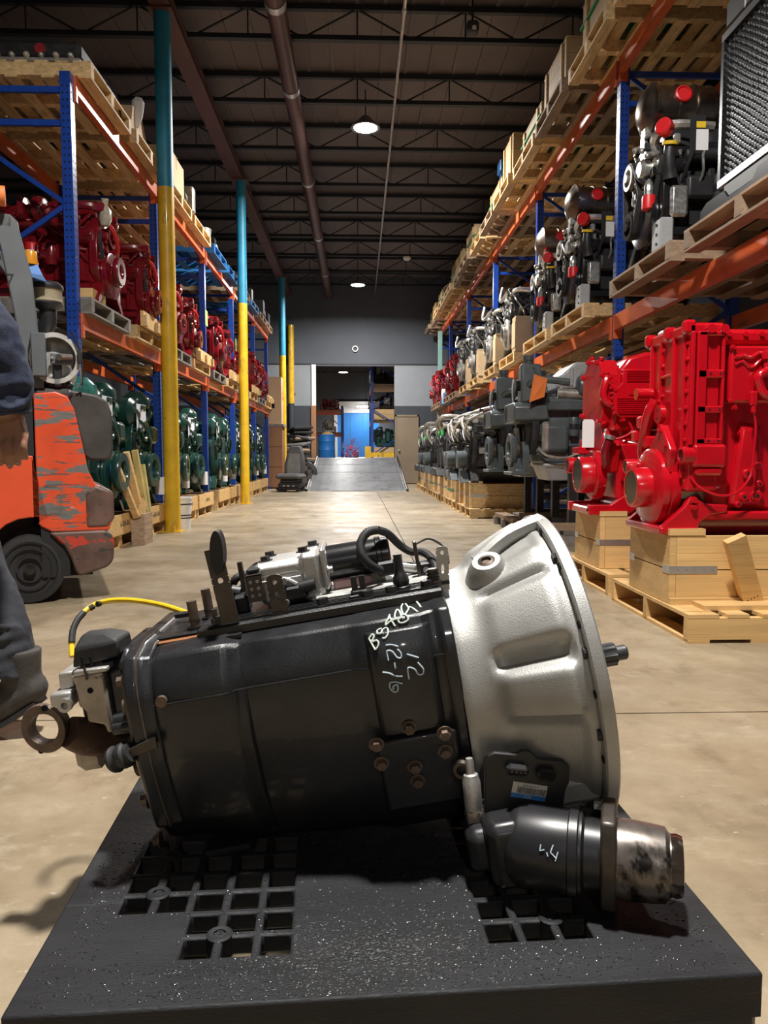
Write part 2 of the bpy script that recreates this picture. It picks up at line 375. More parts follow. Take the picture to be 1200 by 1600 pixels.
# ------------------------------------------------------------------ floor, walls, ceiling
fl = struct(MB().bx(-6.6, 6.6, -12, 21.2, -.12, -.012).build('floor', 'joint'))
xs = [-6.6, -6.78+3.6, .42, 4.02, 6.6]; ys = [-12, -8.58, -4.98, -1.38, 2.22, 5.82, 9.42, 13.02, 16.62, 21.2]
for i in range(len(xs)-1):
    for j in range(len(ys)-1):
        MB().bx(xs[i]+.004, xs[i+1]-.004, ys[j]+.004, ys[j+1]-.004, -.05, 0).build('slab', 'concrete', fl)
WY = 21.0; DX0, DX1, DZ = -1.18, 1.02, 3.32
w = struct(MB().bx(-6.6, 6.6, WY, WY+.2, 3.36, 6.2).build('wall_back', 'wall_dark'))
MB().bx(-6.6, DX0, WY, WY+.2, 2.2, 3.34).build('wall_panel', 'wall_grey', w)
MB().bx(DX1, 6.6, WY, WY+.2, 2.2, 3.34).build('wall_panel', 'wall_grey', w)
MB().bx(DX0, DX1, WY, WY+.2, DZ, 3.36).build('lintel', 'wall_grey', w)
MB().bx(-6.6, DX0, WY, WY+.2, 1.78, 2.2).build('dark_band', 'wall_band', w)
MB().bx(DX1, 6.6, WY, WY+.2, 1.78, 2.2).build('dark_band', 'wall_band', w)
MB().bx(-6.6, DX0, WY, WY+.2, 0, 1.78).build('wall_base', 'wall_band', w)
MB().bx(DX1, 6.6, WY, WY+.2, 0, 1.78).build('wall_base', 'wall_band', w)
MB().bx(-6.6, 6.6, WY-.02, WY, 3.34, 3.37).build('wall_seam', 'joist', w)
MB().bx(DX0, DX1, WY, WY+.2, -.1, .74).build('dock_face', 'wall_grey', w)
d = struct(MB().bx(DX1+.06, DX1+.64, WY-.05, WY, .02, 1.9).build('door_1', 'tan_door'))
MB().bx(DX1+.02, DX1+.06, WY-.07, WY, .0, 1.95).bx(DX1+.64, DX1+.68, WY-.07, WY, 0, 1.95).bx(DX1+.02, DX1+.68, WY-.07, WY, 1.9, 1.95).build('door_frame', 'tan_door', d)
MB().sphere((DX1+.13, WY-.09, .95), .03).cyl((DX1+.13, WY-.09, .95), (DX1+.13, WY-.04, .95), .012).build('door_knob', 'steel', d)
tr = struct(MB().bx(DX0-.12, DX0, WY-.06, WY+.2, 2.2, 3.34).build('trim_1', 'white'))
struct(MB().bx(DX0-.14, DX0, WY-.06, WY+.2, 0, 2.2).build('trim_2', 'crate_brown'))
struct(MB().bx(-6.8, -6.6, -12, 21.2, 0, 6.2).build('wall_left', 'wall_dark'))
struct(MB().bx(6.6, 6.8, -12, 21.2, 0, 6.2).build('wall_right', 'wall_dark'))
struct(MB().bx(-6.8, 6.8, -12.2, -12, 0, 6.2).build('wall_front', 'wall_grey'))
ce = struct(MB().bx(-6.8, 6.8, -12.2, 21.2, 5.76, 5.9).build('ceiling', 'deck'))
for k in range(-21, 22):                                   # deck ribs running along the aisle
    MB().bx(k*.31-.02, k*.31+.02, -12, 21, 5.74, 5.765).build('deck_rib', 'deck', ce)
jt = MB().bx(-6.6, 6.6, -.03, .03, 5.68, 5.74).mesh('top_chord', 'joist'); jb = MB().bx(-6.6, 6.6, -.035, .035, 5.36, 5.41).mesh('bottom_chord', 'joist')
_w = MB(); n = 22
for i in range(n):
    x0 = -6.6 + 13.2*i/n; x1 = x0 + 13.2/n
    _w.tube([(x0, 0, 5.70 if i % 2 else 5.39), (x1, 0, 5.39 if i % 2 else 5.70)], .011, 6)
    if i % 2: _w.tube([(x0, 0, 5.39), (x0, 0, 5.70)], .009, 6)
wm = _w.mesh('web_bar', 'joist')
y = -9.1
while y < 20.9:
    j = inst(jt, 'joist', ce, (0, y, 0)); inst(jb, 'bottom_chord', j); inst(wm, 'web_bar', j); y += 1.47
g = MB().bx(-2.05, -1.85, -11.9, WY, 5.24, 5.27).bx(-1.965, -1.935, -11.9, WY, 5.27, 5.36).bx(-2.05, -1.85, -11.9, WY, 5.355, 5.385)
tag(g.build('roof_girder', 'girder'), 'red brown steel roof girder running above the yellow columns', 'girder')
# pipes and conduit
p = thing('overhead_pipe', 'long dark red pipe hanging under the ceiling along the aisle', 'pipe', (-.8, 0, 5.22))
MB().cyl((0, -11.9, 0), (0, WY-.01, 0), .1, n=20).build('pipe_run', 'pipe_red', p)
for yy in (7.6, 9.3, 12.3, 15.3, 18.3):
    MB().cyl((0, yy-.05, 0), (0, yy+.05, 0), .108, n=20).build('coupling', 'conduit', p)
    MB().cyl((0, yy+.2, .09), (0, yy+.2, .5), .006, n=6).build('hanger_rod', 'joist', p)
MB().cyl((.48, -11.9, 5.33), (.48, WY-.01, 5.33), .019, n=8)
cd = thing('conduit', 'thin bright conduit running along the ceiling right of the lamps', 'conduit', (.48, 0, 5.33))
MB().cyl((0, -11.9, 0), (0, WY-.01, 0), .018, n=8).build('conduit_run', 'conduit', cd)
for yy in (7.9, 10.0, 11.5, 14.4, 17.3): MB().cyl((0, yy-.04, 0), (0, yy+.04, 0), .026, n=8).build('coupling', 'conduit', cd)
s_ = thing('ceiling_sensor', 'small dark sensor box hanging from the ceiling on the right', 'sensor', (1.16, 7.76, 5.1))
MB().cb(-.06, .06, -.06, .06, -.06, .05, .02).build('sensor_body', 'wall_band', s_); MB().cyl((0, 0, .05), (0, 0, .26), .01).build('stem', 'joist', s_)
MB().cyl((.01, -.065, -.03), (.01, -.058, -.03), .022, n=12).build('lens', 'white', s_)
s_ = thing('smoke_detector', 'small pale round detector fixed to a far ceiling joist', 'detector', (1.13, 17.36, 5.335))
MB().lathe([(.0, -.06), (.05, -.055), (.09, -.02), (.09, .02)], (0, 0, 0), (0, 0, 1), 16).build('detector_cap', 'white', s_); MB().cyl((0, 0, .0), (0, 0, .025), .07).build('detector_base', 'white', s_)
s_ = thing('wall_ring', 'small pale ring mounted high on the far wall', 'fixture', (-.08, WY-.03, 3.78))
MB().lathe([(.06, 0), (.085, 0), (.085, .03), (.06, .03)], (0, 0, 0), (0, -1, 0), 20, closed=True).build('ring', 'white', s_)

# ------------------------------------------------------------------ columns
def column(x, y, zsplit, label, ztop=5.24, r=.082):
    t = thing('steel_column', label, 'column', (x, y, 0), 0, 'painted steel columns')
    MB().cyl((0, 0, .012), (0, 0, zsplit), r, n=28).build('yellow_shaft', 'yellow', t)
    MB().cyl((0, 0, zsplit), (0, 0, ztop-.02), r, n=28).build('blue_shaft', 'skyblue', t)
    MB().bx(-.11, .11, -.11, .11, 0, .012).build('base_plate', 'yellow', t); MB().bx(-.12, .12, -.12, .12, ztop-.02, ztop).build('cap_plate', 'girder', t)
    return t
column(-1.96, 7.85, 3.52, 'thick column, yellow below and blue above, nearest on the left')
column(-1.89, 12.4, 3.28, 'yellow and blue column, second along the left racks', r=.078)
column(-1.90, 18.9, 3.3, 'yellow and blue column beside the tall cardboard box', r=.085)
t = thing('pipe_guard', 'plain yellow pipe against the far wall left of the doorway', 'pipe', (-1.86, WY-.16, 0)); MB().cyl((0, 0, 2.25), (0, 0, 4.4), .085, n=18).build('pipe', 'yellow', t); MB().cyl((0, 0, 0), (0, 0, 2.25), .085, n=18).build('pipe_base', 'wall_band', t)
for yy in (2.5, 4.0): MB().bx(-.1, .1, .07, .155, yy, yy+.05).build('clamp', 'wall_band', t)

# ------------------------------------------------------------------ ramp
t = thing('loading_ramp', 'wide ribbed steel ramp rising to the far doorway', 'ramp', (-.02, 16.55, 0))
L_, Hh = 4.4, .74
MB().loft([[(-1.12, 0, 0), (-1.12, 0, .012), (-1.12, L_, Hh), (-1.12, L_, 0)], [(1.1, 0, 0), (1.1, 0, .012), (1.1, L_, Hh), (1.1, L_, 0)]]).build('ramp_plate', 'ramp_steel', t)
sl = math.atan((Hh-.012)/L_); _r = MB().bx(-1.08, 1.06, -.007, .007, 0, .008).mesh('tread_bar', 'tread')
for k in range(60):
    yy = .05 + k*.072; inst(_r, 'tread_bar', t, (0, yy, .012+yy*math.tan(sl)), (sl, 0, 0))
for x in (-1.14, 1.12): MB().tube([(x, 0, .03), (x, L_, Hh+.03)], .03, 8).build('side_rail', 'dark_metal', t)
for k in (1.1, 2.2, 3.3): MB().box((0, k, .016+k*math.tan(sl)), (2.2, .03, .012)).build('weld_seam', 'tread', t)

# ------------------------------------------------------------------ pallet racks
POST = .078
def rack(name, label, sgn, xf, depth, ys, ztop, levels, holes=()):
    """sgn +1 = right of the aisle. x runs away from the aisle from the front post face xf."""
    t = thing(name, label, 'pallet rack', (sgn*xf, 0, 0))
    X = lambda a: sgn*a
    bar = lambda mb, p, q, w=.03: mb.tube([p, q], w*.75, 4)
    pm = MB(); a, b = sorted((X(0), X(POST))); pm.bx(a, b, -POST/2, POST/2, .01, ztop).bx(a-.015, b+.015, -.06, .06, 0, .01); pm = pm.mesh('post', 'rack_blue')
    hm = MB()
    zz = .25
    while zz < ztop-.1:
        for dx in (.022, .056): hm.cyl((X(dx), -POST/2-.0006, zz), (X(dx), -POST/2+.001, zz), .0075, n=8)
        for dy in (-.018, .018): hm.cyl((X(-.0006), dy, zz+.012), (X(.001), dy, zz+.012), .0075, n=8)
        zz += .05
    hm = hm.mesh('post_holes', 'hole')
    hz = [.16, ztop-.12, ztop-.36]; dz = []
    z0 = .12; k = 0
    while z0 < ztop-.7:
        z1 = z0+.645; dz.append((z0, z1, k)); z0 = z1; k += 1
    hb = MB().bx(*sorted((X(.06), X(depth-.06))), -.014, .014, -.022, .022).mesh('brace', 'rack_blue')
    dbs = []
    for z0, z1, k in dz:
        xa, xb = (X(.06), X(depth-.06)) if k % 2 == 0 else (X(depth-.06), X(.06))
        dbs.append(MB().tube([(xa, 0, z0), (xb, 0, z1)], .024, 4).mesh('brace', 'rack_blue'))
    for i, yy in enumerate(ys):
        f = inst(pm, 'front_post', t, (0, yy, 0)); r_ = inst(pm, 'rear_post', t, (X(depth-POST), yy, 0))
        if i in holes: h = inst(hm, 'post_holes', f); h['kind'] = 'stuff'
        for z in hz: inst(hb, 'horizontal_brace', t, (0, yy, z))
        for m_ in dbs: inst(m_, 'diagonal_brace', t, (0, yy, 0))
    for (z, h) in levels:
        for i in range(len(ys)-1):
            l = ys[i+1]-ys[i]-POST
            for nm, x0, x1 in (('front_beam', -.012, .04), ('rear_beam', depth-.05, depth+.0)):
                bm = MB().bx(*sorted((X(x0), X(x1))), 0, l, -h, 0).bx(*sorted((X(x0+.012), X(x1+.004))), 0, l, -h*.35, -.002)
                o = bm.build(nm, 'rack_orange', t); o.location = (0, ys[i]+POST/2, z)
                for yy in (0, l-.006):
                    MB().bx(*sorted((X(x0-.005), X(x1+.02))), yy-.002, yy+.03 if yy == 0 else yy+.008, -h-.07, -.001).build('beam_connector', 'rack_orange', o)
    return t
RZ1, RZ2 = 2.0, 4.12; LZ1, LZ2 = 1.9, 3.66
RY = [2.95, 6.4, 9.27, 12.2, 15.1, 18.0, 20.6]; LY = [5.85, 8.2, 10.65, 13.0, 15.6, 17.8]
rack('pallet_rack', 'long rack of blue posts and orange beams right of the aisle', 1, 2.2, 1.07, RY, 4.115, [(RZ1, .13), (RZ2, .13)], holes=(1, 2))
rack('pallet_rack', 'long rack of blue posts and orange beams left of the aisle', -1, 2.14, 1.07, LY, 3.655, [(LZ1, .12), (LZ2, .12)], holes=(0, 1))
t = thing('green_post', 'pale green perforated post at the far end of the right rack', 'post', (2.12, 19.3, 0))
MB().bx(-.05, .05, -.04, .04, .8, 4.0).build('post', 'rack_green', t); MB().bx(-.052, .052, -.042, .042, 0, .8).build('dark_foot', 'black', t)

# ------------------------------------------------------------------ wooden pallets: local x = depth (front at x=0), y = width, z from 0
def make_pallet(w=1.0, d=1.2, h=.125, wood='pine', blocks=False):
    t = thing('wooden_pallet', 'x', 'pallet')
    bt = .016; sh = h-2*bt
    sw = .02 if wood == 'pine_new' else .034; sm = MB().bx(0, d, -sw, sw, bt, bt+sh).mesh('stringer', wood)
    for y in (-w/2+sw+.001, 0, w/2-sw-.001): inst(sm, 'stringer', t, (0, y, 0))
    dm = MB().bx(-.0475, .0475, -w/2, w/2, h-bt, h).mesh('deck_board', wood); dmw = MB().bx(-.0675, .0675, -w/2, w/2, h-bt, h).mesh('deck_board', wood)
    n = 8
    for i in range(n):
        inst(dmw if i in (0, n-1) else dm, 'deck_board', t, (.0675+(d-.135)*i/(n-1), 0, 0))
    bm = MB().bx(-.0475, .0475, -w/2, w/2, 0, bt).mesh('bottom_board', wood)
    for i in range(5): inst(bm, 'bottom_board', t, (.05+(d-.1)*i/4, 0, 0))
    return t
PALS = {}
def pallet(kind, loc, sgn, label, group, w=1.0, d=1.2, h=.125):
    k = (kind, w, d, h)
    rz = 0 if sgn > 0 else PI
    if k not in PALS:
        PALS[k] = make_pallet(w, d, h, kind); t = PALS[k]; t.location = loc; t.rotation_euler = (0, 0, rz); t['label'] = label; t['group'] = group; return t
    return copy_tree(PALS[k], loc, rz, label, group)
# ------------------------------------------------------------------ black plastic pallet
BP = thing('plastic_pallet', 'black oily plastic pallet with square drain holes under the gearbox', 'pallet', (-.43, .85, 0), R(2.6))
PW, PD, PT = .955, .82, .13
cx = [.105, .16, .213, .267, .32]; cols = cx + [PW-c for c in cx[::-1]]; rows = [.11, .163, .216, .269, .322, .375, .43, .484]
hs = .0205
xb = [0, PW]; yb = [0, PD]
for c in cols: xb += [c-hs, c+hs]
for r_ in rows: yb += [r_-hs, r_+hs]
xb.sort(); yb.sort()
def is_hole(i, j):
    xm, ym = (xb[i]+xb[i+1])/2, (yb[j]+yb[j+1])/2
    c = [k for k, c in enumerate(cols) if abs(c-xm) < .004]; r_ = [k for k, q in enumerate(rows) if abs(q-ym) < .004]
    if not c or not r_: return False
    c = c[0]; r_ = r_[0]
    if c > 4: c = 9-c
    return c >= 2 or 2 <= r_ <= 5
mb = MB(); nx, ny = len(xb), len(yb); z1, z0 = PT, PT-.028
vs = [(x, y, z) for z in (z1, z0) for y in yb for x in xb]; V = lambda i, j, k: k*nx*ny + j*nx + i
fs = []; sol = [[not is_hole(i, j) for i in range(nx-1)] for j in range(ny-1)]
for j in range(ny-1):
    for i in range(nx-1):
        if not sol[j][i]: continue
        fs += [(V(i, j, 0), V(i+1, j, 0), V(i+1, j+1, 0), V(i, j+1, 0)), (V(i, j, 1), V(i, j+1, 1), V(i+1, j+1, 1), V(i+1, j, 1))]
        for (a, b, c, d) in ((0, -1, (i, j), (i+1, j)), (0, 1, (i+1, j+1), (i, j+1)), (-1, 0, (i, j+1), (i, j)), (1, 0, (i+1, j), (i+1, j+1))):
            ii, jj = i+a, j+b
            if ii < 0 or jj < 0 or ii >= nx-1 or jj >= ny-1 or not sol[jj][ii]: fs.append((V(*c, 0), V(*c, 1), V(*d, 1), V(*d, 0)))
mb._add(vs, fs)
o = mb.build('deck', 'pallet_black', BP, bevel=.0035, seg=2)
o = MB().bx(.001, PW-.001, .001, .03, .07, PT-.024).bx(.001, .03, .03, PD, .06, PT-.024).bx(PW-.03, PW-.001, .03, PD, .06, PT-.024).bx(0, PW, PD-.03, PD, .082, PT-.028).build('skirt', 'pallet_black', BP)
for x in (0, PW/2-.09, PW-.2):
    for y in (0, PD/2-.07, PD-.15):
        MB().cb(x+.001, x+(.18 if x == PW/2-.09 else .199), y+.001, y+.149, 0, .0825, .012).build('foot', 'pallet_black', BP)
for (x, y) in ((.1325, .2425), (.24, .1365), (PW-.1325, .2425), (PW-.24, .1365), (.1325, .35), (PW-.1325, .35)):
    MB().lathe([(.009, PT-.028), (.009, PT+.0015), (.015, PT+.0025), (.0185, PT+.0005), (.0185, PT-.028)], (x, y, 0), (x, y, 1), 20, closed=True).build('drain_ring', 'pallet_black', BP)

# glossy oil-like beads added to the pallet deck for lamp glints, densest at the front
_or = random.Random(17); dm_ = MB()
def _solid(x, y):
    for c in cols:
        if abs(c-x) < hs+.004:
            for q in rows:
                if abs(q-y) < hs+.004: return False
    return True
nd = 0
while nd < 5200:
    if _or.random() < .55: x, y = _or.gauss(.44, .13), _or.gauss(.07, .05)
    else: x, y = _or.uniform(.02, .93), _or.uniform(.01, .40)
    if not (.006 < x < PW-.006 and .005 < y < .42) or not _solid(x, y): continue
    rx = _or.uniform(.0008, .0034); ry = _or.uniform(.0006, .0015); hz_ = ry*_or.uniform(.45, .9); z = PT
    vs = [(x+rx*math.cos(i*PI/4), y+ry*math.sin(i*PI/4), z) for i in range(8)]+[(x+rx*.6*math.cos(i*PI/4), y+ry*.6*math.sin(i*PI/4), z+hz_*.75) for i in range(8)]+[(x, y, z+hz_)]
    dm_._add(vs, [(i, (i+1) % 8, 8+(i+1) % 8, 8+i) for i in range(8)]+[(8+i, 8+(i+1) % 8, 16) for i in range(8)]); nd += 1
dm_.build('glint_beads', 'glint_gloss', BP, sharp=180, stuff=True)

# ------------------------------------------------------------------ gearbox.  local x = shaft axis to the bell, -y = towards the viewer, z = up
GA = R(9.5); GO = Vector((.386, 1.35, .413))
G = thing('truck_gearbox', 'large black truck transmission with a bare aluminium bell housing on the pallet', 'transmission', GO)
G.rotation_euler = (0, -GA, 0)
_u = Vector((math.cos(GA), 0, math.sin(GA))); _w2 = Vector((-math.sin(GA), 0, math.cos(GA)))
def T(px, py, v=0.):
    """point of the gearbox's own frame lying v metres in front of its axis plane, from a measured image position"""
    d = _fw*F_PX + _rt*(px-600) + _up*(800-py); p = Vector((0, 0, CAM_H)) + d*((GO.y-v)/d.y) - GO
    return Vector((p.dot(_u), -v, p.dot(_w2)))
# main case -------------------------------------------------
def prof(yn, zt, zb, flat=.125, ysh=.0):
    """closed section (y,z); yn = half width"""
    pts = [(-flat, zt), (-yn*.86, zt-.012), (-yn*.97, zt-.05), (-yn, zt-.08), (-yn*.985, .02), (-yn*.92, -.045), (-yn*.83, -.10), (-yn*.69, zb+.045), (-yn*.54, zb+.012), (-.075, zb)]
    return pts + [(-a, b) for a, b in pts[::-1]]
def ring(x, P): return [(x, a, b) for a, b in P]
rear = prof(.2, .192, -.162); rearb = prof(.208, .195, -.178)
MB().loft([ring(-.705, prof(.192, .186, -.155)), ring(-.695, rear), ring(-.635, rearb), ring(-.582, prof(.208, .195, -.188)), ring(-.566, prof(.196, .19, -.185)), ring(-.555, prof(.192, .188, -.188))]).build('rear_housing', 'case_black', G, bevel=.006, seg=2, sharp=28)
mid0 = prof(.186, .19, -.189); mid1 = prof(.19, .19, -.205)
main = MB().loft([ring(-.57, mid0), ring(-.46, prof(.196, .19, -.2)), ring(-.385, prof(.197, .19, -.205)), ring(-.372, prof(.199, .19, -.21)), ring(-.355, prof(.206, .191, -.212)), ring(-.262, prof(.206, .191, -.212)), ring(-.248, prof(.197, .191, -.212)), ring(-.238, prof(.197, .192, -.214)), ring(-.232, prof(.203, .193, -.216)), ring(-.214, prof(.203, .193, -.216))])
main.build('main_case', 'case_black', G, bevel=.004, seg=2, sharp=26)
def case_y(x, z):                                              # front surface of the case (for things lying on it)
    yn = .208 if x < -.572 else (.206 if -.36 < x < -.257 else .197)
    zt = .192
    pts = [(zt, .125), (zt-.012, yn*.86), (zt-.05, yn*.97), (zt-.08, yn), (.02, yn*.985), (-.045, yn*.92), (-.10, yn*.83), (-.16, yn*.69)]
    for (a, b), (c, d_) in zip(pts, pts[1:]):
        if c <= z <= a: return -(b + (d_-b)*(a-z)/(a-c))
    return -.125 if z > zt else -.15
# raised pad with pto cover
def on(x, z, off=.002): return Vector((x, case_y(x, z)-off, z))
pad = MB(); secs = []
for z in (.165, .142, .112, .06, .02, .0): secs.append([(x, case_y(-.3, z)-o_, z) for x, o_ in ((-.362, -.01), (-.35, .009), (-.335, .013), (-.275, .013), (-.26, .009), (-.248, -.01))])
vs = [p for q in secs for p in q]; fs = [(j*6+i, j*6+i+1, (j+1)*6+i+1, (j+1)*6+i) for j in range(5) for i in range(5)]
fs.append(tuple(range(30, 36))); fs.append(tuple(range(5, -1, -1)))
pad._add(vs, fs); pad.build('side_pad', 'case_black', G, bevel=.003, sharp=30)
MB().loft([[(-.366, -.214, -.006), (-.236, -.214, -.006), (-.236, -.15, -.006), (-.366, -.15, -.006)], [(-.366, -.178, -.14), (-.236, -.178, -.14), (-.236, -.13, -.14), (-.366, -.13, -.14)]]).build('pto_cover', 'case_black', G, bevel=.006)
for (px, py) in ((638, 1131), (588, 1157), (693, 1140), (695, 1171), (596, 1190), (648, 1197), (653, 1222)):
    q = T(px, py, .2); q.y = -.214+max(0, -q.z-.006)*.27; MB().hexbolt(q, (0, -1, -.27), .0085, .011).build('cover_bolt', 'rusty_steel', G)
# seam and rear flange
sm = [on(-.70 + i*.0162, .113, .0012) for i in range(31)]
MB().tube([p for p in sm], .0016, 5).build('case_seam', 'case_black', G)
fl_p = prof(.205, .2, -.159, .12)
MB().loft([ring(-.748, prof(.196, .188, -.158, .11)), ring(-.742, fl_p), ring(-.722, fl_p), ring(-.716, prof(.2, .196, -.16)), ring(-.7, prof(.198, .194, -.16))]).build('rear_flange', 'case_black', G, bevel=.004, sharp=30)
MB().loft([ring(-.722, [(a*1.004, b*1.004) for a, b in fl_p]), ring(-.7205, [(a*1.004, b*1.004) for a, b in fl_p])]).build('gasket_line', 'rusty_steel', G)
MB().cyl(on(-.685, .118, -.004), on(-.685, .118, .004), .009, n=12).build('plug', 'rusty_steel', G)
for z in (.15, .05, -.05, -.13): MB().hexbolt((-.748, -.17+.02*(z < -.1), z), (-1, 0, 0), .009, .012).build('flange_bolt', 'rusty_steel', G)
for (y0, y1, x1) in ((-.15, -.06, -.6),): MB().cb(-.68, -.6, -.16, -.05, -.172, -.16, .004).build('drain_boss', 'case_black', G)

# bell housing ------------------------------------------------
NB = 240; RBF = .283
xs_ = [-.216, -.212, -.2, -.188, -.175, -.167, -.16, -.153, -.147, -.14, -.13, -.105, -.08, -.06, -.052, -.046, -.04, -.034, -.024]
rb_ = [.203, .206, .206, .206, .208, .211, .214, .217, .220, .223, .228, .24, .251, .259, .2615, .263, .2645, .266, .266]
def sm_(a, b, x):
    t_ = max(0, min(1, (x-a)/(b-a))); return t_*t_*(3-2*t_)
def bell_r(x, r0, th):
    """th: 0 = towards viewer, + up"""
    # rounded square near the case blending to round at the flange
    k = 1-sm_(-.2, -.07, x)
    sq = 1/max(abs(math.cos(th)), abs(math.sin(th))); r = r0*(1 + k*.10*(min(sq, 1.22)-1)) 
    d_ = math.degrees(th)
    # raised and recessed panels on the flank
    e = sm_(-.165, -.14, x)*(1-sm_(-.05, -.035, x))
    def pan(a, b, w_=3.0): return sm_(a-w_, a+w_, d_)*(1-sm_(b-w_, b+w_, d_))
    r += .006*e*pan(56, 84, 1.5); r -= .006*e*pan(52, 55, 1.2); r += .006*e*pan(28.5, 50, 1.8)
    r -= .015*e*pan(19.5, 26.5, 1.6); r += .012*e*pan(.5, 17, 1.5); r -= .008*e*pan(-46, -2.5, 1.5); r += .006*e*pan(-75, -50)
    r -= .010*e*pan(68, 84); r += .012*e*pan(86, 118); r -= .01*e*(pan(122, 150)+pan(160, 185)+pan(-175, -150)+pan(-140, -110)+pan(-100, -80))
    return r
bl = MB(); secs = []
for x, r0 in zip(xs_, rb_):
    sec = []
    for i in range(NB):
        th = -PI + 2*PI*i/NB; r = bell_r(x, r0, th); sec.append((x, -r*math.cos(th), r*math.sin(th)))
    secs.append(sec)
# inner skin back towards the case
for x, r in ((-.0, .252), (-.05, .235), (-.15, .2), (-.2, .17), (-.2, .05)):
    secs.append([(x, -r*math.cos(-PI+2*PI*i/NB), r*math.sin(-PI+2*PI*i/NB)) for i in range(NB)])
bl.loft(secs[:19], cap=False); bl.loft(secs[19:], cap=False)
bl.build('bell_housing', 'bell_alu', G, sharp=40)
def flm(r, h, a):
    return r
MB().lathe([(.25, -.024), (RBF-.003, -.024), (RBF, -.021), (RBF, -.004), (RBF-.003, -.001), (.252, -.001)], (0, 0, 0), (1, 0, 0), 128, closed=True).build('bell_flange', 'bell_alu', G, sharp=40)
bl = MB()
for k in range(16):
    a = 2*PI*(k+.3)/16; bl = MB(); p = Vector((-.0245, -math.cos(a)*.272, math.sin(a)*.272))
    MB().cyl(p, p+Vector((-.0012, 0, 0)), .0065, n=10).build('flange_hole', 'hole', G)
for th_ in (57, 20, -7, -62):                                      # dark clip notches on the rim
    a = R(th_); p = Vector((-.026, -math.cos(a)*.268, math.sin(a)*.268)); MB().cyl(p+Vector((-.003, 0, 0)), p+Vector((.004, 0, 0)), .009, n=10).build('rim_notch', 'black', G)
# port on the bell top
q = T(760, 878, .10); nrm = Vector((-.15, -.45, .88)).normalized()
MB().lathe([(.052, -.05), (.036, -.014), (.027, .0), (.0245, .003), (.015, .003), (.014, -.002)], q, q+nrm, 28).build('port_boss', 'bell_alu', G)
MB().lathe([(0, -.002), (.0135, -.002), (.0135, .003), (.009, .005), (.0075, .0), (0, .0)], q, q+nrm, 20).build('port_plug', 'rusty_steel', G)
# rib from port to the flange
MB().tube([T(745, 880, .05), T(790, 840, .04), T(845, 815, .03)], .016, 10, sub=4).build('bell_rib', 'bell_alu', G)
# input shaft
def spl(r, h, a): return r*(1+.06*(1 if math.sin(a*10) > 0 else -1)) if .055 < h < .097 else r
MB().lathe([(.0, -.2), (.03, -.2), (.03, .0), (.0215, .001), (.0215, .054), (.0205, .056), (.0205, .096), (.018, .0975), (.014, .098), (.014, .116), (.011, .119), (0, .119)], (0, 0, 0), (1, 0, 0), 40, mod=spl).build('input_shaft', 'dark_metal', G)
# boss at the lower bell with bolt
q = T(890, 1232, .2)
MB().cb(q.x-.03, q.x+.045, q.y-.02, q.y+.06, q.z-.018, q.z+.02, .006).build('lower_boss', 'bell_alu', G)
MB().cyl(q+Vector((.0, -.005, 0)), q+Vector((-.034, -.005, 0)), .0135, n=16).build('bolt_boss', 'oily', G)
MB().cyl(q+Vector((-.02, -.012, .003)), q+Vector((-.055, -.014, .001)), .004, n=8).build('pin', 'rusty_steel', G)

PADX = ((-.362, -.01), (-.35, .009), (-.335, .013), (-.275, .013), (-.26, .009), (-.248, -.01))
def pad_y(x, z):
    if not (-.362 < x < -.248 and 0 < z < .165): return 0
    for (a, b), (c, d_) in zip(PADX, PADX[1:]):
        if a <= x <= c: return case_y(-.3, z)-(b+(d_-b)*(x-a)/(c-a))
# handwriting --------------------------------------------------
def stroke(pts, m, w=.0022):
    Q = [Vector((a, b, 0)) for a, b in pts]; Q = [Q[0]]+Q+[Q[-1]]; D = []
    for i in range(1, len(Q)-2):
        for k in range(6):
            t_ = k/6; a, b, c, d_ = Q[i-1:i+3]; D.append(.5*((2*b)+(-a+c)*t_+(2*a-5*b+4*c-d_)*t_*t_+(-a+3*b-3*c+d_)*t_**3))
    D.append(Q[-1]); P = [T(q.x, q.y, .213) for q in D]; P = [Vector((p.x, min(case_y(p.x, p.z), pad_y(p.x, p.z))-.0018, p.z)) for p in P]
    MB().tube(P, w, 5).build('chalk_stroke', m, G)
K = lambda pts: [(560+x/5.717, 940+y/5.714) for x, y in pts]
for s_ in ([(95, 345), (120, 385), (150, 430)], [(95, 345), (125, 310), (140, 325), (130, 350), (120, 365)], [(125, 370), (160, 355), (180, 370), (175, 400), (150, 430)],   # B
           [(215, 275), (185, 285), (170, 300), (200, 300), (250, 270), (270, 290), (245, 330), (215, 335)],     # S
           [(290, 175), (262, 215), (250, 245), (300, 210), (345, 195)], [(285, 180), (335, 255)],               # 4
           [(385, 150), (360, 145), (335, 180), (360, 200), (395, 180), (385, 150)], [(395, 165), (440, 165), (455, 200), (415, 225), (375, 225), (365, 205)],  # 8
           [(475, 130), (440, 105), (405, 130), (420, 165), (460, 140), (490, 120), (550, 140)],                 # 9
           [(505, 75), (550, 85), (590, 118)]): stroke(K(s_), 'chalk', .0015)
for s_ in ([(245, 390), (300, 385), (355, 398)], [(268, 518), (255, 440), (300, 440), (345, 490), (380, 490), (375, 450), (345, 420)],   # 1 2
           [(320, 535), (328, 585)], [(215, 618), (270, 625), (330, 650), (390, 655)],                          # - 1
           [(390, 720), (330, 705), (280, 715), (285, 765), (320, 795), (350, 780), (345, 730), (310, 745), (312, 775)],      # 6
           [(430, 462), (480, 475), (535, 490)], [(450, 680), (440, 580), (500, 590), (530, 635), (570, 635), (575, 590), (525, 530)]): stroke(K(s_), 'chalk_blue', .0013)  # 1 2

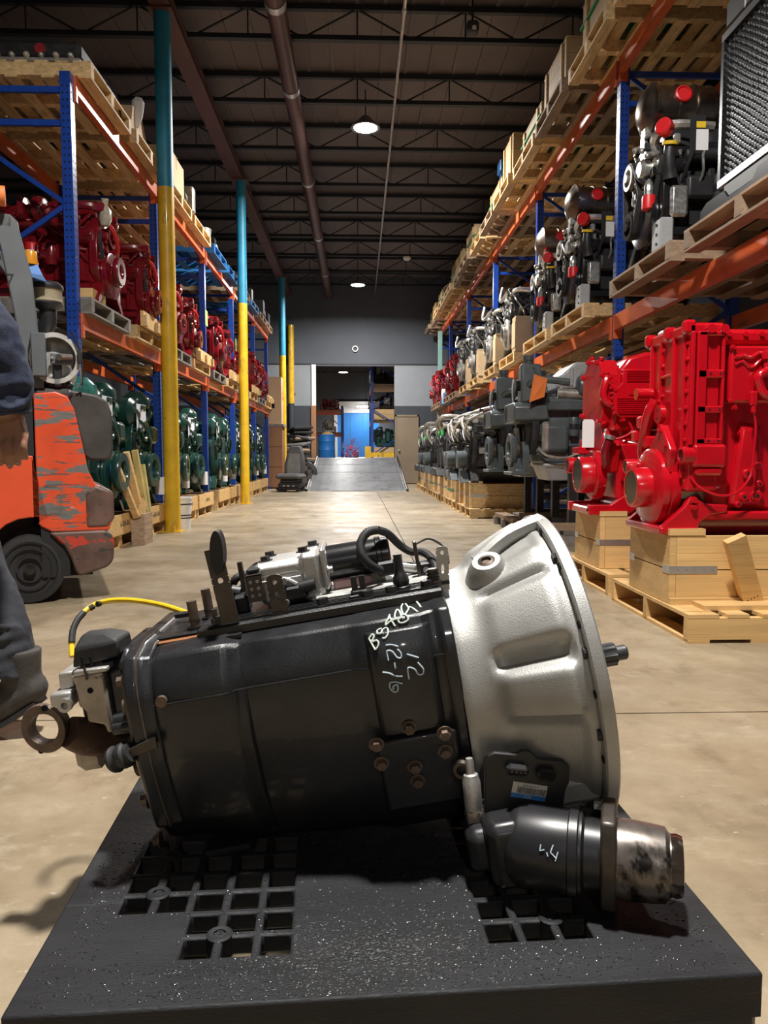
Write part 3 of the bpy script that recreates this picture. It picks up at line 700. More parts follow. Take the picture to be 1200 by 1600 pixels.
# top cover ------------------------------------------------------
tc = MB().cb(-.63, -.214, -.135, .13, .186, .206, .004).build('top_cover', 'case_black', G)
for k, yy in enumerate((-.12, -.108, -.096, -.084)): MB().bx(-.60, -.22, yy-.0025, yy+.0025, .206, .2095).build('cover_ridge', 'case_black', tc)
MB().cb(-.44, -.225, -.07, .1, .206, .214, .004).build('grease_patch', 'grime_white', tc)
for (px, py) in ((505, 946), (575, 934), (612, 926), (668, 921), (345, 972)):
    q = T(px, py, .112); q.z = .206; MB().hexbolt(q, (0, 0, 1), .010, .013).build('cover_bolt', 'dark_metal', tc)
# studs and shifter gasket at the rear top
MB().cb(-.70, -.62, -.13, .05, .188, .197, .004).build('shift_gasket', 'gasket', G); MB().cb(-.698, -.618, -.127, .05, .197, .2025, .004).build('gasket_plate', 'case_black', G)
for (px, py0, py1, v) in ((304, 968, 943, .10), (327, 955, 928, .03)):
    a = T(px, py0, v); b = T(px, py1, v); a.z = .2025; b.x = a.x; b.z = .256 if px > 310 else .25; s_ = MB().cyl(a, b, .0085, n=14).build('stud', 'rusty_steel', G)
    MB().cyl(a, a+Vector((0, 0, .004)), .015, n=14).build('stud_washer', 'case_black', s_); MB().cyl(a+Vector((0, 0, .012)), a+Vector((0, 0, .017)), .0092, n=14).build('stud_collar', 'bracket', s_)
a = T(337, 967, .11); a.z = .205; MB().hexbolt(a, (0, 0, 1), .0085, .011).cyl(a, a+Vector((0, 0, .026)), .0045, n=10).build('small_stud', 'bracket', G)
# flat bracket bars
def bar(p_lo, p_hi, wdt, thk, name, m='bracket', holes=(), round_top=False, foot=.0):
    """upright flat bar facing the viewer with through holes drawn as rings"""
    a = Vector(p_lo); b = Vector(p_hi); ax = (b-a); L0 = ax.length; ax.normalize(); nv = Vector((0, -1, 0)); nv = (nv - ax*nv.dot(ax)).normalized(); sd = ax.cross(nv)
    M = Matrix((sd, ax, nv)).transposed().to_4x4(); M.translation = a
    hw = wdt/2; n = 8
    out = [(-hw, 0), (hw, 0)]
    if round_top: out += [(hw*math.cos(t_), L0-hw+hw*math.sin(t_)) for t_ in [PI*i/n for i in range(n+1)]]
    else: out += [(hw, L0), (-hw, L0)]
    # build as strips between hole rows so that the holes are open
    mb = MB(M); zs = sorted(holes)
    y0 = 0
    for (hy, rx, ry) in zs:
        mb.bx(-hw, hw, y0, hy-ry*1.25, 0, thk)
        n2 = 20; A = [(rx*math.cos(2*PI*i/n2), hy+ry*math.sin(2*PI*i/n2)) for i in range(n2)]
        def sqp(i):
            c, s2 = math.cos(2*PI*i/n2), math.sin(2*PI*i/n2); k_ = 1/max(abs(c), abs(s2)); return (hw*c*k_, hy+ry*1.25*s2*k_)
        B_ = [sqp(i) for i in range(n2)]
        mb._add([(*p, z) for z in (0, thk) for p in A+B_], sum([[(i, (i+1) % n2, n2+(i+1) % n2, n2+i), (2*n2+i, 3*n2+i, 3*n2+(i+1) % n2, 2*n2+(i+1) % n2), (i, 2*n2+i, 2*n2+(i+1) % n2, (i+1) % n2), (n2+i, n2+(i+1) % n2, 3*n2+(i+1) % n2, 3*n2+i)] for i in range(n2)], []))
        y0 = hy+ry*1.25
    if round_top:
        mb.prism([(-hw, y0), (hw, y0)] + [(hw*math.cos(t_), L0-hw*.6+hw*.6*math.sin(t_)) for t_ in [PI*i/n for i in range(n+1)]], 0, thk, 'z')
    else: mb.bx(-hw, hw, y0, L0, 0, thk)
    return mb.build(name, m, G)
a = T(361, 972, .13); b = T(333, 858, .13)
br = bar(a, b, .029, .004, 'lever_bracket', holes=((.072, .0048, .0048),))
MB().bx(a.x-.016, a.x+.016, a.y-.02, a.y+.015, .184, .19).build('bracket_foot', 'black', br)
# rubber loop folded over its top
lo = MB(); c0 = T(341, 862, .135)
for i in range(1):
    pts = []
    for k in range(25):
        t_ = 2*PI*k/24; pts.append((c0.x + .011*math.cos(t_)+.004*math.sin(t_), c0.y, c0.z + .036*math.sin(t_)))
secs = []
for dy in (-.016, -.010, -.004, .004, .010, .016):
    grow = 1.0 if abs(dy) > .011 else .9
    secs.append([(c0.x + ((p[0]-c0.x)*grow), c0.y+dy, c0.z+(p[2]-c0.z)*(.97 if abs(dy) < .012 else 1)) for p in pts[:-1]])
lo.loft(secs); lo.build('rubber_loop', 'rubber', br)
a = T(440, 962, .125); b = T(427, 897, .125)
b2 = bar(a, b, .028, .004, 'slot_bracket', holes=((.034, .004, .008), (.058, .0037, .0037)), round_top=True)
MB().bx(a.x-.014, a.x+.014, a.y-.006, a.y+.004, .182, .212).build('bracket_foot', 'black', b2)
a = T(693, 921, .10); b = T(690, 853, .10)
b3 = bar(a, b, .021, .003, 'slot_bracket', m='steel', holes=((.036, .0028, .0085), (.064, .003, .0035)), round_top=True)
MB().bx(a.x-.012, a.x+.012, a.y-.005, a.y+.02, .205, .211).build('bracket_foot', 'dark_metal', b3)
# shift actuator
ac = MB(); y0, y1 = -.055, .055
ac.cb(-.53, -.43, y0, y1, .206, .282, .012); ac.cb(-.535, -.445, y0-.004, y1+.004, .255, .287, .01).cb(-.452, -.414, y0-.006, y1+.006, .206, .293, .008)
act = ac.build('shift_actuator', 'alu', G, bevel=.002)
MB().cb(-.414, -.404, y0-.004, y1+.004, .222, .296, .004).build('motor_flange', 'alu', act)
MB().tube([(-.53, -.061, .255), (-.452, -.061, .255)], .0015, 6).build('housing_seam', 'alu', act)
for (x, y) in ((-.512, -.03), (-.443, -.035), (-.512, .035), (-.43, .04)): MB().hexbolt((x, y, .287 if x < -.45 else .293), (0, 0, 1), .0085, .009).build('actuator_bolt', 'dark_metal', act)
q = Vector((-.395, -.04, .262)); MB().hexbolt((-.404, -.05, .255), (1, 0, 0), .006, .009).build('actuator_bolt', 'steel', act)
mo = MB().lathe([(.0, -.405), (.0335, -.405), (.0335, -.315), (.036, -.313), (.036, -.306), (.033, -.304), (.033, -.292), (.026, -.289), (0, -.289)], (0, 0, .259), (1, 0, .259), 36).build('shift_motor', 'black_gloss', G)
MB().cb(-.318, -.284, -.045, -.012, .226, .252, .004).build('motor_connector', 'black', mo)
for i, x in enumerate((-.3, -.294)): MB().cyl((x, -.02, .288), (x, -.02, .2905), .004, n=8).build('cap_screw', 'steel', mo)
# position sensor in front of the actuator
ps = MB().cb(-.492, -.448, -.078, -.058, .214, .243, .006).build('position_sensor', 'black', G)
MB().cyl((-.455, -.07, .236), (-.428, -.07, .238), .011, n=14).build('sensor_plug', 'black', ps)
MB().tube([(-.498, -.07, .23), (-.497, -.07, .247), (-.485, -.07, .256), (-.472, -.07, .252), (-.46, -.07, .243)], .004, 8, sub=3).build('sensor_bracket', 'alu', ps)
for p_ in ((-.481, -.072, .253), (-.482, -.08, .216)): MB().cyl(p_, (p_[0], p_[1]-.008, p_[2]), .006, n=12).build('sensor_screw', 'steel', ps)
# perforated bracket and left connectors
pb = MB().bx(-.546, -.518, -.075, -.073, .225, .272).bx(-.546, -.518, -.075, -.03, .27, .272).build('perforated_bracket', 'bracket', G)
for i in range(3):
    for j in range(2): MB().cyl((-.538+j*.012, -.0755, .236+i*.012), (-.538+j*.012, -.0745, .236+i*.012), .0032, n=8).build('bracket_hole', 'grime_white', pb)
MB().cb(-.545, -.52, -.06, -.02, .272, .282, .003).build('wire_clip', 'black', pb)
MB().cb(-.575, -.548, -.07, -.03, .206, .24, .005).build('left_connector', 'black', G)
def corrugated(pts, r, name, parent, m='rubber', rib=.0045):
    P = [Vector(p) for p in pts]; Q = [P[0]]+P+[P[-1]]; o_ = []; 
    for i in range(1, len(Q)-2):
        for k in range(12):
            u = k/12; a, b, c, d_ = Q[i-1:i+3]; o_.append(.5*((2*b)+(-a+c)*u+(2*a-5*b+4*c-d_)*u*u+(-a+3*b-3*c+d_)*u**3))
    o_.append(P[-1]); pts2 = [o_[0]]; acc = 0; step = rib/2
    for a, b in zip(o_, o_[1:]):
        l = (b-a).length; pos = step-acc
        while pos <= l: pts2.append(a.lerp(b, pos/l)); pos += step
        acc = (acc+l) % step
    rs = [r*(1.0 if i % 2 else .86) for i in range(len(pts2))]
    return MB().tube(pts2, r, 10, rs=rs).build(name, m, parent, sharp=60)
corrugated([T(596, 892, .05), T(580, 884, .06), T(566, 868, .06), T(564, 848, .05), T(574, 832, .04), T(590, 828, .03)], .0085, 'corrugated_hose', G)
MB().tube([T(590, 828, .03), T(606, 834, .02), T(625, 852, .0), T(642, 862, .0), T(658, 862, .0), T(672, 870, .02), T(681, 886, .05), T(684, 906, .07)], .0075, 10, sub=6).build('smooth_hose', 'rubber', G)
corrugated([T(366, 930, .0), T(364, 914, .0), T(370, 903, .0), T(384, 898, -.01), T(400, 897, -.02)], .008, 'corrugated_hose', G)
MB().tube([T(358, 925, .02), T(372, 922, .02), T(384, 916, .02)], .007, 8, sub=4).build('short_hose', 'rubber', G)
MB().cyl(T(362, 925, .04), T(376, 927, .04), .013, n=14).build('hose_end', 'black', G)
MB().tube([T(393, 905, .0), T(392, 890, .0), T(397, 882, -.02), T(404, 880, -.02)], .0022, 6, sub=4).build('wire', 'black', G)
a = T(382, 925, .03); b = T(382, 877, .03); MB().bx(a.x-.003, a.x+.005, a.y-.006, a.y+.006, .206, b.z).build('clip_post', 'bracket', G)
# items right of the motor
a = T(629, 924, .09); a.z = .206
so = MB().lathe([(.0, 0), (.016, 0), (.016, .006), (.0135, .008), (.0135, .022), (.010, .028), (.0075, .036), (.0075, .062), (0, .062)], a, a+Vector((.02, 0, 1)), 20).build('speed_sensor', 'black', G)
MB().lathe([(.0145, .013), (.0145, .017)], a, a+Vector((.02, 0, 1)), 20).build('sensor_ring', 'dark_metal', so)
a = T(563, 925, .10); a.z = .206
cp = MB().cb(a.x-.016, a.x+.014, a.y-.008, a.y+.008, .206, .222, .003).build('hose_clip', 'black', G)
for dx in (-.013, .001): MB().bx(a.x+dx, a.x+dx+.01, a.y-.006, a.y+.006, .222, .244).build('clip_finger', 'black', cp)
MB().cb(a.x-.02, a.x-.002, a.y-.012, a.y+.012, .207, .214, .002).build('clip_base', 'black', cp)
a = T(652, 885, .02); MB().cyl(T(620, 885, .0), T(652, 888, .0), .011, n=16).build('solenoid', 'silver', G)
MB().cb(a.x+.002, a.x+.032, a.y-.016, a.y+.012, a.z-.02, a.z+.008, .004).build('solenoid_block', 'black', G)
MB().cyl((a.x+.014, a.y-.0165, a.z-.006), (a.x+.014, a.y-.019, a.z-.006), .0055, n=12).build('solenoid_cap', 'steel', G)
a = T(655, 895, .03); b = T(650, 845, .03); MB().cb(a.x-.003, a.x+.003, a.y-.01, a.y+.01, a.z-.02, b.z, .001).build('thin_post', 'bracket', G)
MB().tube([T(650, 850, .03), T(668, 842, .03), T(685, 848, .05), T(698, 862, .07), T(701, 880, .09)], .002, 6, sub=5).build('cable_tie', 'black', G)
a = T(679, 915, .1); MB().cyl((a.x, a.y, .206), (a.x, a.y, .235), .009, n=12).cyl((a.x, a.y, .206), (a.x, a.y, .214), .014, n=12).build('breather', 'bracket', G)
for x in (.212, .218, .224, .230): MB().cyl((a.x, a.y, x), (a.x, a.y, x+.003), .0115, n=12).build('breather_ring', 'dark_metal', G)
MB().cb(-.40, -.33, -.03, .0, .214, .232, .003).build('shipping_label', 'pale_pink', G)
MB().cb(-.335, -.305, -.02, .01, .21, .236, .005).build('dirty_block', 'alu_dirty', G)

# rear assembly -----------------------------------------------------
MB().cb(-.80, -.745, -.1, .1, .07, .185, .02).build('rear_boss', 'case_black', G, bevel=.003)
MB().cyl((-.81, -.06, .155), (-.745, -.06, .155), .03, n=18).build('boss_cylinder', 'case_black', G)
MB().cyl((-.812, -.05, .165), (-.805, -.05, .165), .011, n=6).build('boss_bolt', 'dark_metal', G)
q = [T(165, 1048, .1), T(195, 1036, .1), T(216, 1040, .1), T(220, 1140, .1), T(180, 1142, .1)]
def slab(pts, y0, y1, name, m, bevel=.003, parent=None):
    mb = MB(); n = len(pts); vs = [(p.x, y0, p.z) for p in pts]+[(p.x, y1, p.z) for p in pts]
    mb._add(vs, [tuple(range(n)), tuple(range(2*n-1, n-1, -1))]+[(i, n+i, n+(i+1) % n, (i+1) % n) for i in range(n)]); return mb.build(name, m, parent or G, bevel=bevel)
vb = slab(q, -.1, .06, 'valve_body', 'case_black', .008)
al = slab([T(115, 1053, .1), T(165, 1046, .1), T(181, 1141, .1), T(172, 1140, .1), T(168, 1128, .1), T(142, 1124, .1), T(139, 1107, .1), T(128, 1100, .1), T(122, 1066, .1)], -.115, .03, 'valve_plate', 'alu_dirty', .004)
MB().cyl(T(141, 1079, .115), T(141, 1079, .117), .005, n=12).build('plate_hole', 'hole', al)
slab([T(113, 1050, .12), T(166, 1043, .12), T(167, 1050, .12), T(114, 1058, .12)], -.118, .03, 'plate_top', 'alu', .002)
MB().bx(*(lambda a, b: (a.x, b.x, -.121, -.117, b.z, a.z))(T(130, 1043, .12), T(137, 1062, .12))).build('strap', 'bracket', al)
slab([T(94, 1050, .09), T(117, 1046, .09), T(120, 1070, .09), T(97, 1078, .09)], -.1, -.03, 'valve_step', 'alu', .003)
slab([T(84, 1080, .1), T(117, 1075, .1), T(121, 1096, .1), T(110, 1108, .1), T(86, 1098, .1)], -.12, -.04, 'mount_lug', 'alu', .004)
a = T(104, 1100, .12); MB().lathe([(.006, 0), (.012, 0), (.012, .01), (.006, .01)], a, a+Vector((0, -1, 0)), 16, closed=True).build('lug_eye', 'steel', G)
MB().cyl(T(82, 1091, .1), T(88, 1091, .1), .006, n=10).build('lug_pin', 'dark_metal', G)
# black cap with faceted top
def ringp(pts, y0, y1): return None
cpts = [T(113, 1042, .1), T(190, 1020, .1)]
bz = cpts[0].z
def rect(x0, x1, y0, y1, z0, z1=None): return [(x0, y0, z0), (x1, y0, z0 if z1 is None else z1), (x1, y1, z0 if z1 is None else z1), (x0, y1, z0)]
A0, A1 = T(114, 1044, .1), T(189, 1024, .1); B0, B1 = T(116, 1018, .1), T(186, 1004, .1); C0, C1 = T(136, 990, .06), T(172, 986, .06)
MB().loft([rect(A0.x, A1.x, -.105, -.03, A0.z, A1.z), rect(B0.x, B1.x, -.103, -.035, B0.z+.004, B1.z+.006), rect(C0.x, C1.x, -.085, -.05, C0.z+.004, C1.z+.004)]).build('rubber_cap', 'rubber', G, bevel=.005)
for px in (130, 143): a = T(px, 1040, .106); MB().bx(a.x-.002, a.x+.002, -.1065, -.1, a.z-.004, a.z+.016).build('cap_slit', 'hole', G)
# rusty elbow with open ring flange
rc = T(71, 1137, .10); rn = Vector((-.02, -1, .06)).normalized()
oval = lambda r, h, a: r*(1+.16*abs(math.sin(a-R(20)))**3) if r > .03 else r
rg = MB().lathe([(.026, -.006), (.036, -.006), (.037, -.004), (.037, .007), (.036, .009), (.026, .009)], rc, rc+rn, 40, closed=True, mod=oval).build('outlet_flange', 'rusty_steel', G)
MB().lathe([(.0265, -.022), (.034, -.022), (.034, -.006), (.0265, -.006)], rc, rc+rn, 30, closed=True).build('outlet_neck', 'rust', G)
for s_ in (1, -1):
    q = rc + Vector((0, 0, 1)).cross(rn)*(.006*s_) + Vector((.004*s_, 0, .0355*s_))
    MB().cyl(q+rn*.007, q+rn*.0105, .0055, n=10).build('flange_hole', 'hole', rg)
MB().tube([T(108, 1143, .095), T(135, 1150, .07), T(165, 1150, .03), T(200, 1148, .0), T(232, 1142, 0)], .03, 16, sub=4, rs=[.026, .033, .036, .036, .034]).build('elbow_pipe', 'rust', G)
MB().tube([T(150, 1080, .06), T(155, 1110, .05), T(165, 1140, .04)], .026, 12, sub=3).build('elbow_riser', 'rust', G)
MB().cb(*(lambda a, b: (a.x, b.x, -.05, .03, b.z, a.z))(T(118, 1165, .03), T(172, 1195, .03)), .012).build('elbow_boss', 'alu_dirty', G)
MB().cyl(T(194, 1104, .12), T(238, 1098, .12), .013, n=14).build('rusty_pin', 'rusty_steel', G)
MB().cyl(T(178, 1138, .11), T(228, 1130, .11), .011, n=12).build('lower_rod', 'case_black', G)
MB().cyl(T(182, 1128, .10), T(226, 1118, .10), .016, n=12).build('mid_rod', 'case_black', G)
# bracket with grommet
gb = slab([T(198, 1172, .21), T(243, 1150, .21), T(247, 1168, .21), T(204, 1184, .21)], -.213, -.208, 'grommet_bracket', 'bracket', .001)
ga = T(177, 1188, .2); gd = (T(207, 1172, .2)-ga).normalized(); gd = (gd+Vector((0, -.25, 0))).normalized()
MB().lathe([(.006, 0), (.02, 0), (.0215, .006), (.0185, .01), (.0175, .014), (.0205, .02), (.0205, .028), (.0165, .031), (.015, .037), (.006, .037)], ga, ga+gd, 24, closed=True).build('rubber_grommet', 'rubber', gb)
MB().cyl(T(214, 1200, .15), T(236, 1192, .15), .014, n=12).build('lower_stub', 'rust', G); MB().cyl(T(222, 1210, .16), T(232, 1206, .16), .008, n=6).build('stub_bolt', 'gasket', G)
# yellow air hose
MB().tube([T(113, 1026, .0), T(112, 1000, -.02), T(118, 975, -.04), T(130, 958, -.06), T(150, 944, -.08), T(180, 938, -.08), T(215, 939, -.06), T(255, 946, -.02), T(295, 959, .03)], .0052, 10, sub=8).build('air_hose', 'hose_yellow', G)
MB().tube([T(112, 1004, -.015), T(114, 985, -.03), T(121, 969, -.045), T(131, 957, -.06)], .0062, 10, sub=6).build('hose_tape', 'rubber', G)
for q0, q1 in (((140, 951), (146, 947)), ((152, 944), (156, 943))): MB().tube([T(*q0, -.07), T(*q1, -.075)], .0058, 10).build('hose_mark', 'rubber', G)
a = T(293, 958, .03); MB().cb(a.x-.022, a.x+.012, a.y-.01, a.y+.01, a.z-.005, a.z+.004, .002).build('hose_clamp', 'black', G)

# clutch actuator ----------------------------------------------------
CA = MB(); V3 = .26
ax0 = T(770, 1312, .24); ax1 = T(1062, 1354, .335)
ad = (ax1-ax0).normalized(); AL = (ax1-ax0).length
def along(px): return (T(px, 1320, .28)-ax0).dot(ad)
s0, s1, s2, s3, s4, s5 = [AL*q for q in (.12, .50, .545, .60, .635, .97)]
RB = .0615
body = MB().lathe([(0, s0-.012), (RB*.8, s0-.008), (RB*.95, s0+.002), (RB, s0+.012), (RB, s1-.006), (RB*.985, s1-.002), (RB*.985, s1), (RB*.86, s1+.004), (RB*.84, s3)], ax0, ax1, 44).build('clutch_actuator', 'act_black', G)
MB().lathe([(RB+.0005, s1-.02), (RB+.003, s1-.018), (RB+.003, s1-.006), (RB+.0005, s1-.004)], ax0, ax1, 44, closed=True).build('body_band', 'act_black', body)
e = MB(); c = ax0 + ad*(s0-.015)                                # gear hump on the left end
MB().cb(c.x-.03, c.x+.03, c.y-.05, c.y+.05, c.z-.055, c.z+.05, .012).build('gear_cover', 'act_black', body, bevel=.02, seg=5)
MB().cb(c.x-.058, c.x-.015, c.y-.02, c.y+.06, c.z-.04, c.z+.03, .012).build('gear_case', 'black', body, bevel=.016, seg=4)
up_ = Vector((0, 0, 1)); up_ = (up_-ad*up_.dot(ad)).normalized(); sd_ = ad.cross(up_)
# pointed mounting flange
n = 12; fp = []
for k, (a_, r_) in enumerate([(90, .078), (62, .084), (30, .066), (-10, .06), (-50, .074), (-80, .076), (-100, .076), (-130, .074), (190, .06), (150, .066), (118, .084)]):
    fp.append((math.cos(R(a_))*r_, math.sin(R(a_))*r_))
def lp(pt, s_): return ax0 + ad*s_ + sd_*pt[0] + up_*pt[1]
mb = MB(); m_ = len(fp); mb._add([lp(p, s3) for p in fp]+[lp(p, s3+.022) for p in fp], [tuple(range(m_)), tuple(range(2*m_-1, m_-1, -1))]+[(i, m_+i, m_+(i+1) % m_, (i+1) % m_) for i in range(m_)])
mf = mb.build('mount_flange', 'bracket', body, bevel=.004)
for a_ in (60, 20, -30, -60): p = lp((math.cos(R(180-a_))*.068, math.sin(R(a_))*.068), s3); MB().hexbolt(p, -ad, .0075, .012).build('flange_bolt', 'steel', body)
for a_ in (35, -5, -45): p = lp((-math.cos(R(a_))*.055, math.sin(R(a_))*.055), s2-.012); MB().cyl(p, p+ad*(s3-s2+.01), .014, n=10).build('screw_boss', 'black', body)
MB().lathe([(.0, s3+.02), (.0555, s3+.02), (.0565, s4+.03), (.054, s5-.03), (.052, s5-.012), (.044, s5-.006), (.044, s5-.004)], ax0, ax1, 40).build('output_drum', 'drum', body)
MB().lathe([(.041, s5-.012), (.043, s5+.004), (.040, s5+.012), (.02, s5+.014), (0, s5+.01)], ax0, ax1, 30, mod=lambda r, h, a: r*(1+.03*math.sin(a*17)+.02*math.sin(a*7))).build('greasy_seal', 'oily', body)
# connector plate
PP = [T(x, y, .235) for x, y in ((757, 1270), (757, 1200), (763, 1180), (772, 1175), (805, 1178), (815, 1172), (828, 1172), (840, 1184), (880, 1188), (889, 1197), (889, 1222), (883, 1235), (880, 1258))]
pl = MB(); n = len(PP); yy0, yy1 = -.238, -.228
pl._add([(p.x, yy0, p.z) for p in PP]+[(p.x, yy1, p.z) for p in PP], [tuple(range(n)), tuple(range(2*n-1, n-1, -1))]+[(i, n+i, n+(i+1) % n, (i+1) % n) for i in range(n)])
pl = pl.build('connector_plate', 'black', body, bevel=.002)
tl = math.atan2((T(880, 1192, .235)-T(770, 1180, .235)).z, (T(880, 1192, .235)-T(770, 1180, .235)).x)
for (px, py, w_, h_) in ((808, 1203, .036, .018), (854, 1210, .032, .019)):
    c = T(px, py, .245); M = Matrix.Translation((c.x, -.238, c.z)) @ Matrix.Rotation(-tl, 4, 'Y')
    MB(M).cb(-w_/2, w_/2, -.016, .0, -h_/2, h_/2, .006).build('socket', 'black', body)
    MB(M).cb(-w_/2+.004, w_/2-.004, -.0165, -.012, -h_/2+.004, h_/2-.004, .004).build('socket_cavity', 'hole', body)
    if px < 830:
        for k in range(4): MB(M).bx(-.012+k*.007, -.008+k*.007, -.0172, -.0165, -.0012, .0012).build('socket_pin', 'bracket', body)
c = T(827, 1237, .24); M = Matrix.Translation((c.x, -.2385, c.z)) @ Matrix.Rotation(-tl*1.15, 4, 'Y')
lb = MB(M).bx(-.0275, .0275, -.0008, 0, -.0125, .0125).build('sticker', 'label_white', body)
MB(M).bx(-.0275, .0275, -.0011, -.0007, -.0125, -.0055).build('sticker_band', 'label_blue', body)
random.seed(3); x = -.019; bar_ = MB(M)
while x < .025:
    w_ = random.choice((.0005, .0008, .0011)); bar_.bx(x, x+w_, -.0012, -.0007, -.0045, .0055); x += w_+random.choice((.0006, .0009))
o = bar_.build('barcode', 'ink', body); o['kind'] = 'stuff'
def text_mesh(body_txt, size, m, M, name, parent, flip=False):
    cu = bpy.data.curves.new('t', 'FONT'); cu.body = body_txt; cu.size = size; cu.align_x = 'CENTER'; cu.align_y = 'CENTER'; cu.extrude = size*.01; cu.resolution_u = 2
    o = bpy.data.objects.new('t', cu); COL.objects.link(o); bpy.context.view_layer.update()
    me = bpy.data.meshes.new_from_object(o.evaluated_get(bpy.context.evaluated_depsgraph_get())); bpy.data.objects.remove(o); bpy.data.curves.remove(cu)
    if flip: me.transform(Matrix.Rotation(PI, 4, 'Z'))
    me.transform(M); me.materials.clear(); me.materials.append(MATS[m]); q = bpy.data.objects.new(name, me); COL.objects.link(q); q.parent = parent; return q
FR = Matrix.Rotation(PI/2, 4, 'X')
text_mesh('AC4', .0062, 'label_white', M @ Matrix.Translation((-.001, -.0013, -.009)) @ FR, 'sticker_lettering', body, True)
text_mesh('A CM0810149', .0042, 'ink', M @ Matrix.Translation((.001, -.0011, .0085)) @ FR, 'sticker_lettering', body, True)
MB().cb(*(lambda a: (a.x, a.x+.012, -.236, -.2, a.z-.012, a.z))(T(832, 1262, .24)), .002).build('plate_lug', 'black', body)
# grease fitting left of the plate
gf0, gf1 = T(741, 1270, .22), T(733, 1186, .215)
fit = MB().lathe([(.0, -.012), (.008, -.012), (.0125, 0), (.0145, .012), (.0145, .05), (.0125, .056), (.0115, .062), (.007, .064), (.007, .08), (.0055, .088), (0, .088)], gf0, gf1, 22).build('grease_fitting', 'alu', G)
MB().lathe([(.0, -.03), (.009, -.026), (.013, -.015), (.0155, .0), (.0145, .006)], gf0, gf1, 18, mod=lambda r, h, a: r*(1+.08*math.sin(a*5+h*300))).build('grease_blob', 'oily', fit)
a = T(722, 1202, .205); MB().lathe([(.008, 0), (.016, 0), (.017, .004), (.013, .008), (.008, .008)], a, a+Vector((-.3, -1, .1)), 18, closed=True).build('fitting_ring', 'bracket', fit)
MB().lathe([(.0, 0), (.018, 0), (.018, .005), (0, .005)], a+Vector((.004, .006, 0)), a+Vector((-.3, -1, .1)), 18).build('fitting_seat', 'dark_metal', fit)
# painter marks on the actuator drum
for pts in ([(846, 1320), (845, 1328), (852, 1327)], [(856, 1330), (858, 1334)], [(866, 1322), (862, 1330), (872, 1336)], [(874, 1330), (870, 1338)]):
    P = []
    for px, py in pts:
        q = T(px, py, .24+.07); rel = q-ax0; s_ = rel.dot(ad); rad = rel-ad*s_; P.append(ax0+ad*s_+rad.normalized()*(RB+.001))
    MB().tube(P, .001, 5).build('paint_mark', 'chalk_blue', body)
# ------------------------------------------------------------------ engines.  local: front face at x=0 looking to -x, length along +x, y across, z up from the feet
def damper_part(t, m, c, r, th, hub=None, mh='black_gloss', grooves=0):
    x0 = c[0]
    pr = [(0, 0), (r*.93, 0), (r, .006)]
    if grooves:
        for k in range(grooves): pr += [(r, .008+k*(th-.014)/grooves), (r*.965, .010+(k+.5)*(th-.014)/grooves)]
    else: pr += [(r, th*.45), (r*.97, th*.47), (r*.97, th*.53), (r, th*.55)]
    pr += [(r, th-.006), (r*.93, th), (0, th)]
    o = MB().lathe(pr, c, (c[0]-1, c[1], c[2]), 36).build('crank_damper', m, t)
    if hub:
        hr, hl = hub
        MB().lathe([(hr*.86, th-.002), (hr, th-.002), (hr, th+hl-.004), (hr*.97, th+hl), (hr*.86, th+hl), (hr*.84, th+hl-.01)], c, (c[0]-1, c[1], c[2]), 32, closed=True).build('hub_ring', m, o)
        MB().lathe([(0, th+.004), (hr*.85, th+.004), (hr*.85, th+hl-.004)], c, (c[0]-1, c[1], c[2]), 28).build('hub_bore', mh, o)
        for k in range(6):
            a = k*PI/3; p = Vector((c[0]-th-.004, c[1]+math.cos(a)*hr*.55, c[2]+math.sin(a)*hr*.55)); MB().hexbolt(p, (-1, 0, 0), .011, .01).build('hub_bolt', mh, o)
    return o
def pulley(t, m, c, r, th=.04, name='pulley'):
    return MB().lathe([(0, 0), (r, 0), (r, .006), (r*.85, .012), (r*.85, th-.012), (r, th-.006), (r, th), (r*.7, th), (r*.55, th*.6), (r*.3, th*.6), (r*.3, th+.012), (0, th+.012)], c, (c[0]-1, c[1], c[2]), 24).build(name, m, t)
def belt(t, pts, x, w=.03, r=None, m='rubber'):
    """pts: list of (y,z,radius) circles around which the belt runs (convex hull)"""
    P = []
    for (y, z, rr) in pts:
        for k in range(20): a = 2*PI*k/20; P.append((y+rr*math.cos(a), z+rr*math.sin(a)))
    P = sorted(set(P)); 
    def half(Q):
        h = []
        for p in Q:
            while len(h) >= 2 and (h[-1][0]-h[-2][0])*(p[1]-h[-2][1])-(h[-1][1]-h[-2][1])*(p[0]-h[-2][0]) <= 0: h.pop()
            h.append(p)
        return h
    a = half(P); b = half(P[::-1]); H_ = a[:-1]+b[:-1]; n = len(H_)
    cy = sum(p[0] for p in H_)/n; cz = sum(p[1] for p in H_)/n
    inn = [(cy+(p[0]-cy)*.95, cz+(p[1]-cz)*.95) for p in H_]
    vs = [(x, *p) for p in H_]+[(x-w, *p) for p in H_]+[(x, *p) for p in inn]+[(x-w, *p) for p in inn]; fs = []
    for i in range(n):
        j = (i+1) % n; fs += [(i, j, n+j, n+i), (2*n+i, 3*n+i, 3*n+j, 2*n+j), (i, 2*n+i, 2*n+j, j), (n+i, n+j, 3*n+j, 3*n+i)]
    return MB()._add(vs, fs).build('drive_belt', m, t)
def tub(t, name, m, pts, r, sub=5, n=8): return MB().tube(pts, r, n, sub=sub).build(name, m, t)
